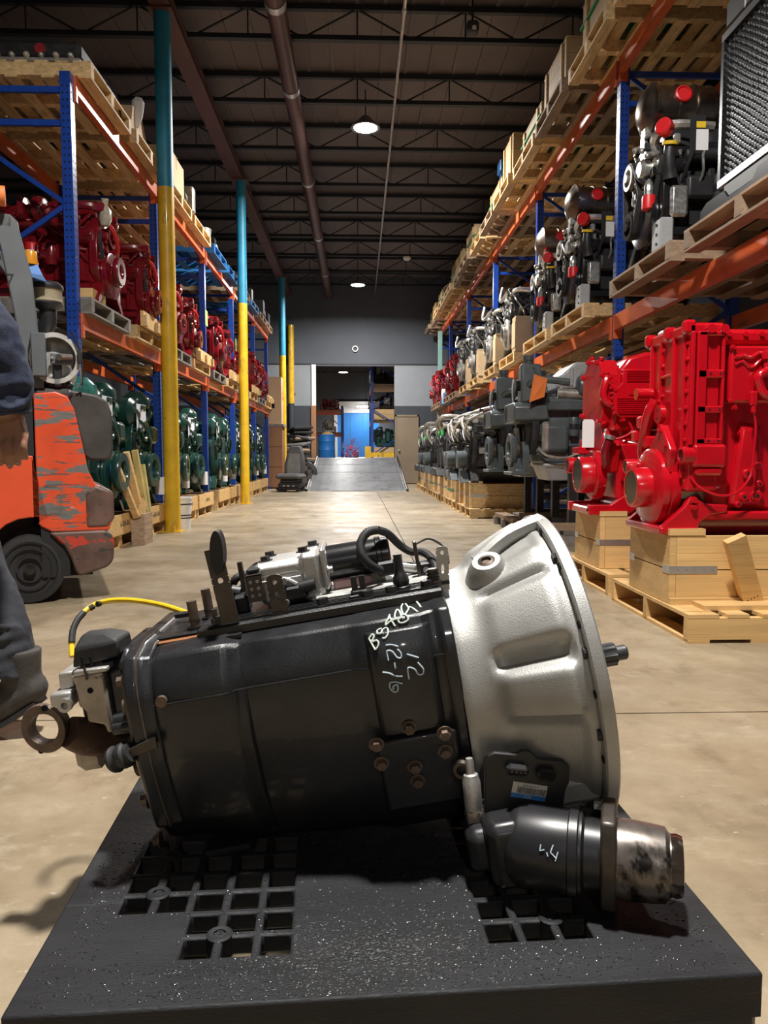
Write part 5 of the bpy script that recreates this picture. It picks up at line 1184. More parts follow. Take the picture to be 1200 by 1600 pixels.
for k, (y, lb) in enumerate(((7.0, 'dark dirty skid under the nearer grey engine stand'), (8.2, 'dark dirty skid under the farther grey engine stand'))):
    t = thing('engine_skid', lb, 'skid', (1.6, y, 0), 0, 'engine skids')
    for dy in (-.45, 0, .45): MB().bx(0, 1.2, dy-.045, dy+.045, 0, .09).build('runner', 'wood_grey', t)
    for i in range(6): MB().bx(.02+i*.21, .16+i*.21, -.5, .5, .09, .13).build('plank', 'wood_grey' if i % 2 else 'pine_old', t)
    MB().bx(.1, .9, -.48, -.44, .13, .2).build('edge_plank', 'pine_old', t)
t = thing('orange_tag', 'creased orange tag hung above the grey engine', 'tag', (1.60, 6.66, 1.43)); MB().loft([[(-.06, 0, -.15), (.08, .02, -.1), (.1, .0, .06), (-.02, 0, .1)], [(-.06, .004, -.15), (.08, .024, -.1), (.1, .004, .06), (-.02, .004, .1)]]).build('tag_sheet', 'orange_tag', t); MB().tube([(.02, 0, .08), (.02, .1, .16), (.0, .24, .2)], .003, 5).build('tag_string', 'dark_metal', t)

# ---- dirty silver engines on crates and dark ones farther on ----------------------------------
se = engine('used_engine', 'x', 'used engines along the right floor', L=1.0, W=.56, H=1.0, m='dark_metal', m2='dark_metal', md='black', mp='silver_dirty', mt='silver', mvc='silver_dirty', seed=21, greeble=26, lines=10, grooves=4, hub=False)
MB().lathe([(.0, .05), (.11, .05), (.115, .06), (.115, .16), (.1, .17), (.02, .165), (0, .16)], (-.03, 0, .3), (-1, 0, .3), 28).build('grooved_drum', 'grey', se)
tub(se, 'bright_pipe', 'silver_dirty', [(-.04, -.2, .55), (-.12, -.1, .7), (-.1, .1, .85), (.1, .2, .95), (.3, .1, 1.0)], .02, 6, 10); tub(se, 'bright_pipe', 'silver', [(-.04, .1, .6), (-.1, -.1, .66), (-.08, -.24, .8), (.1, -.28, .9)], .018, 6, 10)
MB().prism([(-.2, 0), (.16, 0), (.1, .14), (-.05, .16)], -.16, -.05, 'x').build('front_support', 'grey', se, bevel=.01)
se.location = (1.5, 9.78, .45); se['label'] = 'dirty silver engine with a grooved drum, nearest the grey engines'
for k, y in enumerate((10.73, 11.68)): copy_tree(se, (1.5+(-.03, .05)[k], y+.02*k, .45), (R(3), R(-4))[k], 'dirty silver engine with a grooved drum, %s from the grey engines' % ORD[k+1])
de = engine('used_engine', 'x', 'used engines along the right floor', L=1.0, W=.6, H=1.0, m='black', m2='dark_metal', md='black', mp='dark_metal', mt='silver_dirty', mvc='dark_metal', seed=33, greeble=26, lines=10, hub=False)
tub(de, 'pale_pipe', 'silver_dirty', [(-.05, .1, .8), (-.1, .0, .95), (0, -.1, 1.02), (.3, -.1, 1.0)], .04, 6, 10)
for (y, z) in ((-.22, .7), (.1, .62)): MB().cyl((-.08, y, z), (-.09, y, z+.09), .026, n=12).build('green_cap', 'greencap', de)
MB().prism([(-.28, 0), (.28, 0), (.2, .14), (-.2, .14)], -.2, -.03, 'x').build('front_support', 'black', de, bevel=.02)
de.location = (1.5, 12.72, .45); de['label'] = 'black oily engine with green caps, next after the silver engines'
_jr = random.Random(6)
for k, y in enumerate((13.65, 14.58, 15.6, 16.55, 17.5)): copy_tree(de if k not in (1, 3) else se, (1.5+_jr.uniform(-.05, .08), y+_jr.uniform(-.03, .03), .45), R(_jr.uniform(-7, 7)), '%s after the silver engines, oily engine on the right floor' % ORD[k+1])
ys_ = [9.78, 10.73, 11.68, 12.72, 13.65, 14.58, 15.6, 16.55, 17.5]
for k, y in enumerate(ys_):
    pallet('pine', (1.42, y, 0), 1, 'pine pallet on the right floor, %s beyond the dirty skids' % ORD[k], FLP, w=.9)
    crate(1.44, 2.4, y-.3, y+.3, .125, .44, 'pine crate on the right floor, %s beyond the dirty skids' % ORD[k], wood='pine', strap=k % 3 != 2, gs=k % 3 == 2)

# ---- right rack, middle level: black engines with chrome canisters -------------------------------
be = engine('black_engine', 'x', 'black engines on the right shelf', L=.95, W=.56, H=.95, m='black', m2='black_gloss', md='black_gloss', mp='silver', mt='silver', mvc='black', seed=44, greeble=22, lines=6, hub=False, mf='black')
cn = MB().lathe([(0, -.125), (.04, -.122), (.08, -.112), (.115, -.095), (.14, -.076), (.16, -.062), (.172, -.055), (.172, -.035), (.155, -.03), (.155, .34), (.12, .4), (0, .41)], (.0, -.02, 1.0), (1, -.02, 1.0), 36).build('exhaust_canister', 'chrome_brown', be)
for x in (.1, .22): MB().lathe([(.155, x), (.163, x+.003), (.163, x+.015), (.155, x+.018)], (0, -.02, 1.0), (1, -.02, 1.0), 32, closed=True).build('canister_band', 'chrome_brown', cn)
MB().lathe([(0, 0), (.05, 0), (.055, .01), (.055, .03), (.045, .035), (.04, .025), (0, .025)], (.12, -.155, 1.04), (.10, -1, 1.2), 24).build('red_cap', 'redcap', cn)
o = MB().lathe([(0, 0), (.05, 0), (.055, .01), (.055, .06), (.045, .07), (0, .07)], (.0, -.22, .80), (-.7, -.8, .82), 22).build('red_cap', 'redcap', be)
MB().lathe([(0, 0), (.042, 0), (.045, .01), (.045, .085), (.04, .09), (0, .09)], (-.08, -.14, .40), (-.08, -.14, -1), 20).build('red_cap', 'redcap', be); MB().tube([(-.08, -.14, .40), (-.08, -.14, .46), (-.06, -.1, .5)], .03, 10, sub=4).build('outlet_elbow', 'silver', be)
MB().prism([(-.06, .56), (.0, .62), (.03, .78), (.0, .92), (-.04, .9), (-.05, .74), (-.1, .6)], -.085, -.06, 'x').build('front_bracket_plate', 'silver', be, bevel=.004)
MB().lathe([(0, 0), (.06, 0), (.07, .02), (.07, .07), (.05, .09), (0, .09)], (-.03, -.05, .60), (-1, -.05, .60), 22).build('thermostat_housing', 'silver', be)
MB().tube([(.02, -.24, .48), (.0, -.26, .58), (.0, -.27, .68)], .045, 12, sub=4, rs=[.05, .04, .035]).build('dipstick_tube', 'dark_metal', be); MB().cyl((0, -.27, .68), (0, -.275, .70), .05, n=16).build('yellow_cap', 'label_yellow', be)
MB().cb(.0, .12, -.31, -.27, .22, .42, .02).build('filter_plate', 'silver', be, bevel=.005); MB().cb(-.06, .03, -.3, -.15, .0, .22, .012).build('mount_plate', 'grey_light', be)
for z in (.06, .12, .18): MB().cyl((-.061, -.24, z), (-.064, -.24, z), .01, n=10).build('mount_hole', 'hole', be)
MB().bx(.12, .22, -.292, -.288, .62, .86).build('side_tank', 'black', be); MB().bx(.16, .24, -.294, -.2925, .64, .77).build('white_sticker', 'white', be); MB().bx(.16, .22, -.294, -.2925, .78, .82).build('yellow_sticker', 'label_yellow', be)
belt(be, [(.14, .28, .09), (.16, .62, .1), (.02, .45, .05)], -.08, .035)
pulley(be, 'black_gloss', (-.07, .14, .28), .09, .05); pulley(be, 'silver_dirty', (-.07, .16, .62), .085, .05)
for k in range(5):
    y = [-.02, .1, .22, -.12, .05][k]; z = [.75, .8, .7, .68, .55][k]; MB().lathe([(0, 0), (.03, 0), (.03, .03), (.018+.004*(k % 3), .035), (.018+.004*(k % 3), .08), (.01, .09), (0, .088)], (-.03, y, z), (-1, y-.3, z-.3), 12).build('bright_fitting', 'silver_dirty', be)
RS = 'pallets on the middle level of the right rack'
z_p = RZ1; z_e = RZ1+.125
Yb = [5.15, 7.02, 8.3]
be.location = (2.02, Yb[0], z_e); be['label'] = 'black engine with chrome canister and red caps, nearest on the right shelf'
for k, y in enumerate(Yb[1:]): copy_tree(be, (2.05+.03*k, y, z_e), R(3-5*k), 'black engine with chrome canister and red caps, %s on the right shelf' % ORD[k+1])
for k, y in enumerate(Yb): pallet('pine' if k else 'pine_old', (1.96 if k else 1.92, y, z_p), 1, 'pallet under the %s black canister engine on the right shelf' % ORD[k], RS, w=1.1)
# silver-black lumps
le = engine('bright_engine', 'x', 'black and silver engines on the right shelf', L=.95, W=.6, H=.95, m='black', m2='dark_metal', md='silver_dirty', mp='silver', mt='silver', mvc='black_gloss', seed=55, greeble=30, lines=9, mf='black')
tub(le, 'loop_pipe', 'silver', [(-.1, -.2, .8), (-.14, 0, .72), (-.12, .2, .8), (-.08, .24, .95)], .022, 6, 8)
Yl = [9.95, 11.3, 12.85, 14.1]
le.location = (2.05, Yl[0], z_e); le['label'] = 'black engine with bright fittings, first after the canister engines'
for k, y in enumerate(Yl[1:]): copy_tree(le, (2.05-.02*k, y, z_e), R((4, -5, 2)[k]), 'black engine with bright fittings, %s after the canister engines' % ORD[k+1])
for k, y in enumerate(Yl):
    pallet('pine', (1.98, y, z_p), 1, 'pallet under the %s bright-fitted engine on the right shelf' % ORD[k], RS)
    t = thing('grey_box', 'pale plywood box beside the %s bright-fitted engine' % ORD[k], 'box', (1.99, y-.42, z_e), 0, 'pale boxes on the right shelf')
    MB().bx(0, .5, -.1, .1, 0, .42).build('box_body', 'plywood', t); MB().bx(-.006, 0, -.1, .1, .05, .37).build('front_panel', 'cardboard', t); MB().bx(0, .5, -.105, .105, .42, .435).build('box_lid', 'plywood', t)
# red ones beyond
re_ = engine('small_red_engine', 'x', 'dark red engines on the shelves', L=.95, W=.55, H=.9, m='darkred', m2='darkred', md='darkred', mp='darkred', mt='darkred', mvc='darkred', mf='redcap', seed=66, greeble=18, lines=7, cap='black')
MB().lathe([(.05, 0), (.11, 0), (.115, .01), (.115, .03), (.11, .04), (.06, .04), (.05, .02)], (-.12, .05, .3), (-1, .05, .3), 32, closed=True).build('ring_wheel', 'darkred', re_)
LSH = 'dark red engines on the left shelf'
Yr = [15.7, 16.8, 18.6, 19.7]
for k, y in enumerate(Yr):
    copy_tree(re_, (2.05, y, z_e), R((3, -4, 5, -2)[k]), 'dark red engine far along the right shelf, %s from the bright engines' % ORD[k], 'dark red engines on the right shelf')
    pallet('pine_old', (1.98, y, z_p), 1, 'pallet under the %s far red engine on the right shelf' % ORD[k], RS)
t = thing('wrapped_bundle', 'bundle in crumpled clear blue wrap on the far right shelf', 'bundle', (1.98, 17.66, z_p)); MB().sphere((.12, 0, .26), .26, 14, 10, (.5, .9, 1)).build('wrap', 'poly', t); MB().cb(.02, .22, -.2, .2, 0, .3, .03).build('bundle_core', 'blue_cloth', t)

# radiator unit nearest on the right shelf
t = thing('radiator_unit', 'large black radiator with honeycomb core on a black skid, upper right', 'radiator', (2.06, 3.75, RZ1+.125)); 
MB().bx(.02, .1, -.55, .52, .24, 1.0).build('radiator_core', 'core', t)
fin = MB()
for i in range(41):
    for j in range(20):
        y = -.53+i*.0256+.005*math.sin(j*.7); z = .25+j*.037+(.018 if i % 2 else 0); fin._add([(.001, y, z), (.001, y+.005, z), (.016, y+.009, z+.022), (.016, y+.004, z+.022), (.021, y, z), (.021, y+.005, z), (.021, y+.009, z+.022), (.021, y+.004, z+.022)], [(0, 1, 2, 3), (0, 4, 5, 1), (1, 5, 6, 2), (2, 6, 7, 3), (3, 7, 4, 0)])
fin.build('core_fins', 'fin', t, stuff=True)
for z0, z1 in ((.2, .24), (1.0, 1.04)): MB().bx(0, .12, -.58, .55, z0, z1).build('core_rail', 'steel' if z0 < .5 else 'black', t)
for y in (-.58, .52): MB().bx(0, .12, y, y+.03, .24, 1.0).build('core_post', 'black_gloss', t)
MB().cb(.0, .16, -.55, .52, 1.04, 1.2, .02).build('top_tank', 'black', t); MB().cb(.0, .16, -.5, .48, .1, .2, .015).build('bottom_tank', 'black', t)
tk = MB().lathe([(0, 0), (.035, 0), (.035, .03), (.045, .03), (.045, .05), (0, .05)], (.08, .4, 1.2), (.08, .4, 3), 16).build('radiator_cap', 'steel', t)
for y in (.3, .1): MB().bx(-.004, .0, y-.004, y+.004, 1.05, 1.18).build('tank_weld', 'steel', t)
sp = [(-.6, 0), (.62, 0), (.62, .09), (.55, .12), (.35, .12), (.3, .07), (.05, .07), (0, .12), (-.3, .12), (-.36, .07), (-.55, .07), (-.6, .1)]
MB().prism(sp, -.06, -.045, 'x').build('skid_rail', 'black_gloss', t); MB().prism(sp, .85, .865, 'x').build('skid_rail', 'black_gloss', t); MB().bx(-.045, .85, .5, .56, 0, .05).bx(-.045, .85, -.58, -.52, 0, .05).build('skid_cross', 'black_gloss', t)
MB().cb(.2, .9, -.4, .4, .12, .9, .05).build('engine_mass', 'black', t)
MB().lathe([(.1, 0), (.42, .02), (.42, .1), (.1, .1)], (.1, 0, .62), (.3, 0, .62), 28, closed=True).build('fan_shroud', 'black', t)
pallet('pine_old', (1.93, 3.8, RZ1), 1, 'thick weathered pallet under the black radiator', RS, w=1.25, h=.125)
pallet('pine_old', (1.93, 5.15-1.08, RZ1), 1, 'x', RS) if False else None

# ---- right rack, top level: plywood boxes on pallets --------------------------------------------------
RT = 'pallets on the top level of the right rack'; RB_ = 'wooden boxes on the top of the right rack'
k = 0; yy = 4.05; _rn = random.Random(5)
specs = []
while yy < 20.2:
    pallet('pine_old' if _rn.random() < .5 else 'pine', (1.86+_rn.uniform(-.03, .04), yy, RZ2), 1, 'pallet high on the right rack, %s from the front' % ORD[k], RT, w=1.02)
    specs.append((k, yy)); k += 1; yy += 1.12 if k % 2 else 1.18
for k, yy in specs:
    if k in (7, 11): continue
    h_ = [.42, .62, .5, .4, .34, .55, .4, .3, .45, .36, .5, .3, .42, .35, .4][k % 15]; w_ = [.46, .42, .44, .4, .45, .3, .46, .4][k % 8]; dx = [.1, .06, .12, .05][k % 4]
    t = thing('wooden_box', 'wooden box on the top right shelf, on the %s pallet from the front' % ORD[k], 'box', (1.88+dx, yy, RZ2+.125), 0, RB_)
    n = 3
    for i in range(n):
        MB().bx(0, .02, -w_, w_, h_*i/n+.002, h_*(i+1)/n-.002).build('front_board', 'plywood', t); 
        for s_ in (-1, 1): MB().bx(.02, .9, s_*w_-.01, s_*w_+.01, h_*i/n+.002, h_*(i+1)/n-.002).build('side_board', 'plywood', t)
    MB().bx(-.003, .92, -w_-.012, w_+.012, h_, h_+.015).build('box_lid', 'plywood', t); MB().bx(.88, .9, -w_, w_, 0, h_).build('rear_panel', 'plywood', t)
    for s_ in (-1, 1): MB().bx(-.02, 0, s_*w_*.7-.03, s_*w_*.7+.03, 0, h_).build('cleat', 'pine', t)
    if k % 2 == 0: MB().bx(-.023, .93, -w_-.014, w_+.014, h_*.62, h_*.66).build('plastic_strap', 'strap_green', t)
def lump(name, label, cat, loc, m, seed, s=.3, n=8, m2=None, group=None):
    rn = random.Random(seed); t = thing(name, label, cat, loc, 0, group)
    for i in range(n):
        a, b, c = [rn.uniform(-s, s) for _ in range(2)]+[rn.uniform(0, s*1.1)]; d_ = [rn.uniform(.08, .3)*s*2 for _ in range(3)]
        mm = m if rn.random() < .6 or not m2 else m2
        if i % 3 == 0: MB().cyl((a*.6, b*.6, max(0, c-d_[2])), (a*.6+rn.uniform(-.1, .1)*s, b*.6, c+d_[2]), d_[0]*.6, n=16).build('casting', mm, t)
        elif i % 3 == 1: MB().cb(a-d_[0], a+d_[0], b-d_[1], b+d_[1], max(0, c-d_[2]), c+d_[2], .02*s*3).build('housing', mm, t)
        else: MB().tube([(a, b, c), (a*.4, b+.2*s, c+.5*s), (b, a, c+.3*s), (b, a*.5, c*.3)], .06*s, 8, sub=5).build('pipe', mm, t)
    MB().cb(-s*.7, s*.7, -s*.7, s*.7, 0, s*.35, .03).build('base_casting', m, t); return t
lump('electric_motor', 'small blue motor standing on the top of the right rack', 'motor', (2.2, specs[6][1], RZ2+.125+.415), 'blue_motor', 3, .22, 7)
lump('dark_part', 'dark machine part between boxes on the top right shelf', 'machine part', (2.3, specs[7][1], RZ2+.125), 'black', 8, .3, 9, 'dark_metal')
lump('wrapped_part', 'pale wrapped part near the far end of the top right shelf', 'machine part', (2.2, specs[11][1], RZ2+.125), 'poly_warm', 12, .28, 8, 'white')
# ------------------------------------------------------------------ left rack loads
LP_ = 'pallets on the middle level of the left rack'; XL = -2.06
# shipping stand on the red engines: black end plate with label and pine blocks
MB().bx(-.03, .06, -.3, -.28, 0, .36).bx(-.03, .06, -.28, -.1, 0, .02).build('end_plate', 'black', re_); MB().bx(-.0315, -.03, -.3, -.24, 0, .36).bx(-.033, -.0315, -.29, -.25, .14, .26).build('plate_label', 'white', re_)
for y in (.12, .3): MB().bx(-.02, .12, y-.07, y+.05, 0, .1).build('pine_block', 'pine_new', re_)
MB().lathe([(0, 0), (.03, .01), (.05, .06), (.045, .13), (.018, .17), (.024, .2), (.03, .22), (0, .215)], (-.08, .18, .62), (-.08, .2, 2), 14, mod=lambda r, h, a: r*(1+.12*math.sin(a*3+h*25)+.08*math.sin(a*7))).build('parts_bag', 'poly_warm', re_)
Yq = [6.4, 7.6, 8.85, 10.0, 11.25, 12.4, 13.7, 14.9, 16.15, 17.25]
re_.location = (XL-.06, Yq[0], LZ1+.125); re_.rotation_euler = (0, 0, PI); re_['label'] = 'dark red engine on the left shelf, nearest, behind the rack end frame'; re_['group'] = LSH
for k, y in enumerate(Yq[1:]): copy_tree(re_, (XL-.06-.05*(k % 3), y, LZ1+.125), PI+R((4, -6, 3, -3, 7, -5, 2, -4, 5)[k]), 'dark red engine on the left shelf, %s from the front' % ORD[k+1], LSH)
for k, y in enumerate(Yq):
    pallet(('wood_grey', 'pine')[k % 2], (XL, y, LZ1), -1, 'pallet on the left middle shelf, %s from the front' % ORD[k], LP_, w=1.0)
    if k % 2:
        t = thing('pine_skid_box', 'low pine box at the pallet edge below the %s left shelf engine' % ORD[k], 'box', (XL+.04, y, LZ1+.125), 0, 'low pine boxes on the left shelf')
        MB().bx(-.03, 0, -.44, .44, .0, .14).build('front_board', 'pine_new', t); 
        for yy in (-.4, 0, .4): MB().bx(-.0, .03, yy-.04, yy+.04, -.0, .1).build('block', 'pine', t)
for k in (3, 5):
    t = thing('lime_tag', 'lime green paper tag on the %s left shelf engine' % ORD[k], 'tag', (XL+.05, Yq[k]+.05, LZ1+.72)); MB().bx(0, .002, -.07, .07, -.1, .1).build('tag_sheet', 'lime', t); MB().tube([(.001, 0, .1), (-.06, 0, .13), (-.2, 0, .1)], .002, 5).build('tag_wire', 'dark_metal', t)
# green engines on the floor
gn = engine('green_engine', 'x', 'green engines on the left floor', L=1.0, W=.6, H=1.12, m='green', m2='green', md='green', mp='green', mt='green', mvc='green', seed=77, greeble=22, lines=8, mf='green', cap='black', hub=False)
MB().lathe([(.09, 0), (.16, 0), (.165, .01), (.165, .05), (.16, .06), (.1, .06), (.09, .03)], (-.13, .08, .36), (-1, .08, .36), 36, closed=True).build('ring_wheel', 'green', gn); MB().cyl((-.1, .08, .36), (-.14, .08, .36), .09, n=22).build('wheel_core', 'blue_motor', gn)
MB().cb(-.06, .2, -.26, -.02, .92, 1.14, .07).build('air_inlet', 'green', gn, bevel=.02); MB().cb(-.1, .1, -.3, -.1, .62, .8, .03).build('front_case', 'green', gn, bevel=.01)
MB().lathe([(0, 0), (.13, 0), (.14, .02), (.14, .1), (.1, .14), (0, .15)], (.1, .16, .92), (-1, .16, .92), 24).build('blower_case', 'green', gn)
MB().bx(-.062, -.06, -.05, .2, .74, 1.0).build('paper_sheet', 'paper', gn); MB().cyl((-.1, -.3, .1), (-.1, -.3, .28), .05, n=14).build('white_filter', 'white', gn)
Yg = [6.45, 7.45, 8.95, 10.0, 11.35, 12.4, 13.75, 15.0, 16.3]
gn.location = (XL-.12, Yg[0], .30); gn.rotation_euler = (0, 0, PI); gn['label'] = 'dark green engine on the left floor, nearest, behind the forklift'
for k, y in enumerate(Yg[1:]): copy_tree(gn, (XL-.12-.04*(k % 3), y, .30), PI+R((-4, 5, -6, 3, 6, -3, 4, -5)[k]), 'dark green engine on the left floor, %s from the forklift' % ORD[k+1])
for k, y in enumerate(Yg):
    pallet('pine', (XL, y, 0), -1, 'pine pallet on the left floor, %s from the forklift' % ORD[k], 'pallets on the floor along the left rack', w=.96)
    t = thing('low_crate', 'low pine crate on the left floor, %s from the forklift' % ORD[k], 'crate', (XL, y, .125), 0, 'low pine crates on the left floor')
    MB().bx(0, .025, -.47, .47, 0, .17).build('front_board', 'pine_new', t)
    for s_ in (-1, 1): MB().bx(-1.1, 0, s_*.46-.012, s_*.46+.012, 0, .17).build('side_board', 'pine', t)
    MB().bx(-1.1, 0, -.44, .44, 0, .02).build('floor_board', 'pine_old', t)
    for yy in (-.3, .3): MB().bx(-1.0, -.05, yy-.05, yy+.05, .02, .17).build('bearer', 'pine_old', t)
    if k < 4: text_mesh('6-RN-8A', .07, 'ink', Matrix.Translation((.0256, .05, .085)) @ Matrix.Rotation(PI/2, 4, 'Z') @ Matrix.Rotation(PI/2, 4, 'X'), 'stencil_lettering', t)
t = thing('scrap_wood', 'pale yellow wood scraps leaning beside the nearest green engine', 'scrap wood', (-1.97, 6.75, .0))
rn = random.Random(9)
for k, (a, b, dx, dz) in enumerate(((0, .28, -.12, .55), (.06, .25, -.06, .6), (-.05, .26, -.2, .45), (.1, .22, .0, .5), (.03, .24, .1, .34))):
    p0 = Vector((a*.2, a*2, b)); p1 = p0+Vector((-.06, dx*1.6, dz)); MB().tube([p0, p1], .035, 4).build('stick', 'straw' if k % 2 else 'pine_new', t)
MB().prism([(-.12, .26), (.05, .27), (.1, .36), (-.02, .42)], .0, .03, 'x').build('wedge', 'pine_new', t); MB().bx(-.06, .06, -.1, .15, 0, .28).build('prop_block', 'pine_old', t)
t = thing('plastic_bucket', 'white plastic bucket behind the nearest yellow column', 'bucket', (-1.95, 8.13, 0)); MB().lathe([(0, .0), (.11, 0), (.13, .33), (.137, .33), (.137, .35), (.125, .35), (.12, .3), (0, .28)], (0, 0, 0), (0, 0, 1), 28).build('bucket_body', 'white', t)
for z in (.12, .15, .27): MB().lathe([(.11+.061*z+.001, z), (.11+.061*z+.003, z), (.11+.061*z+.003, z+.012), (.11+.061*z+.001, z+.012)], (0, 0, 0), (0, 0, 1), 28, closed=True).build('printed_band', 'ink', t)
t = thing('wrapped_dome', 'dark green dome in shiny plastic behind the forklift', 'wrapped part', (-1.98, 5.35, 0)); MB().lathe([(0, 1.36), (.07, 1.35), (.12, 1.3), (.135, 1.22), (.12, 1.14), (.08, 1.1)], (0, 0, 0), (0, 0, 1), 20, mod=lambda r, h, a: r*(1+.04*math.sin(a*5+h*30))).build('dome', 'teal_wrap', t); MB().cyl((0, 0, .0), (0, 0, 1.12), .06, n=14).build('stem', 'green', t); MB().cyl((0, 0, 0), (0, 0, .03), .16, n=18).build('stem_base', 'green', t)
# top of the left rack
LT = 'pallets on the top level of the left rack'
Yt = [6.42, 7.58, 8.85, 10.0, 11.25, 12.4, 13.7, 14.9, 16.15, 17.25]
for k, y in enumerate(Yt): pallet('pine' if k < 4 else ('blue_pallet' if k in (4, 5, 7) else 'pine_old'), (XL+.04, y, LZ2), -1, '%s pallet high on the left rack, %s from the front' % ('blue' if k in (4, 5, 7) else 'wooden', ORD[k]), LT)
t = thing('dark_crate', 'long dark machine part on the nearest top left pallet', 'machine part', (XL-.05, 6.42, LZ2+.125))
MB().cb(-1.0, 0, -.46, .45, .03, .17, .03).build('housing', 'dark_metal', t); MB().cb(-.95, -.15, -.4, .4, .17, .22, .02).build('cover', 'black', t); MB().cb(-1.0, .0, -.48, .46, 0, .035, .01).build('tray', 'silver_dirty', t)
for k in range(9): MB().sphere((-.95+k*.11, -.47, .05), .025, 8, 6).build('cap', 'poly_warm' if k % 2 else 'silver_dirty', t)
for k in (1, 3): MB().cyl((-.3*k, -.47, .1), (-.3*k, -.44, .1), .04, n=12).build('red_plug', 'pink_red', t)
MB().tube([(0, .2, .2), (.05, .2, .1), (.06, .3, -.05), (.02, .38, -.1)], .01, 6, sub=4).build('loose_hose', 'rubber', t)
t = thing('crumpled_wrap', 'torn cardboard and grey wrap hanging over the second top left pallet', 'packaging', (XL-.02, 7.4, LZ2+.125)); MB().loft([[(0, -.3, 0), (0, .3, 0), (-.5, .3, 0), (-.5, -.3, 0)], [(.02, -.28, .22), (-.03, .2, .3), (-.46, .26, .2), (-.5, -.25, .26)]]).build('carton', 'cardboard', t); MB().lathe([(.02, 0), (.05, .1), (.06, .22), (.03, .26)], (.0, -.1, .1), (.06, -.15, .6), 10).build('wrap_tuft', 'poly', t)
specs2 = [(2, 'crate'), (3, 'lump'), (4, 'lump'), (6, 'lump'), (7, 'lump'), (8, 'lump'), (9, 'lump')]
for k, kind in specs2:
    if kind == 'crate':
        t = thing('cardboard_carton', 'brown carton high on the left rack behind the nearest column', 'carton', (XL-.02, Yt[k], LZ2+.125)); MB().bx(-.6, 0, -.35, .35, 0, .42).build('carton_body', 'cardboard', t); MB().bx(-.61, .01, -.02, .02, .42, .424).bx(.0, .002, -.02, .02, .3, .42).build('tape', 'plywood', t); MB().bx(-.6, 0, -.355, .0, .42, .43).build('flap', 'cardboard', t)
    else: lump('machine_part', 'jumble of grey machine castings on the %s top left pallet' % ORD[k], 'machine part', (XL-.36, Yt[k], LZ2+.125), 'silver_dirty' if k < 5 else 'dark_metal', 40+k, .3, 11, 'dark_metal' if k < 5 else 'black', 'castings on the top of the left rack')

# ------------------------------------------------------------------ forklift (rear half in view, facing left)
FO = Vector((-1.765, 4.0, 0)); FK = thing('forklift', 'orange forklift with chipped counterweight parked by the left rack', 'forklift', FO); FM = Matrix.Diagonal((.93, 1, 1, 1)) @ Matrix.Translation(-FO); FK.rotation_euler = (0, 0, R(22))
def fm(): return MB(FM)
cw = fm().prism([(-1.715, 1.13), (-1.60, 1.145), (-1.535, 1.12), (-1.50, 1.05), (-1.462, .86), (-1.435, .72), (-1.40, .645), (-1.315, .605), (-1.305, .59), (-1.305, .45), (-1.33, .385), (-1.64, .385), (-1.70, .42), (-1.715, .44)], 4.0, 5.0, 'y').build('counterweight', 'fork_orange', FK, bevel=.03, seg=3)
fm().prism([(-1.40, .645), (-1.312, .61), (-1.297, .585), (-1.297, .455), (-1.33, .40), (-1.46, .40), (-1.462, .60)], 3.994, 5.006, 'y').build('worn_corner', 'fork_rear', FK, bevel=.02, seg=3)
fm().prism([(-1.66, .385), (-1.35, .39), (-1.31, .36), (-1.30, .31), (-1.31, .215), (-1.345, .18), (-1.50, .137), (-1.525, .17), (-1.545, .24), (-1.58, .31), (-1.63, .36)], 3.99, 5.01, 'y').build('bumper', 'fork_rear', FK, bevel=.022, seg=3)
fm().prism([(-1.55, 1.165), (-1.38, 1.14), (-1.315, 1.105), (-1.292, 1.04), (-1.288, .84), (-1.30, .79), (-1.325, .775), (-1.42, .775), (-1.455, .8), (-1.50, 1.02)], 4.06, 4.94, 'y').build('rear_cap', 'fork_cap', FK, bevel=.025, seg=3)
fm().cb(-1.72, -1.5, 4.04, 4.96, 1.1, 1.165, .025).build('counterweight_top', 'fork_cap', FK)
ap = [(-2.75, .80), (-1.728, .80), (-1.728, .44)] + [(-1.75+.26*math.cos(R(a)), .21+.26*math.sin(R(a))) for a in (75, 90, 105, 120, 140, 160, 180)] + [(-2.3, .21), (-2.75, .21)]
fm().prism(ap, 4.0, 5.0, 'y').build('side_panel', 'fork_panel', FK, bevel=.006)
fm().bx(-2.75, -1.73, 4.03, 4.97, .80, 1.02).build('engine_hood', 'fork_grey', FK, bevel=.02); fm().prism([(-1.80, .8), (-1.722, .8), (-1.722, 1.13), (-1.76, 1.16), (-1.80, 1.16)], 4.01, 4.99, 'y').build('rear_bulkhead', 'black', FK)
fm().bx(-2.3, -1.9, 4.25, 4.75, 1.02, 1.18).build('seat_cushion', 'black', FK, bevel=.04); fm().bx(-2.0, -1.88, 4.25, 4.75, 1.18, 1.7).build('seat_back', 'black', FK, bevel=.04)
fm().bx(-2.7, -1.42, 4.16, 4.84, .12, .5).build('chassis', 'black_matte', FK)
fm().bx(-1.7, -1.55, 4.012, 4.2, .14, .42).build('wheel_well', 'black_matte', FK)
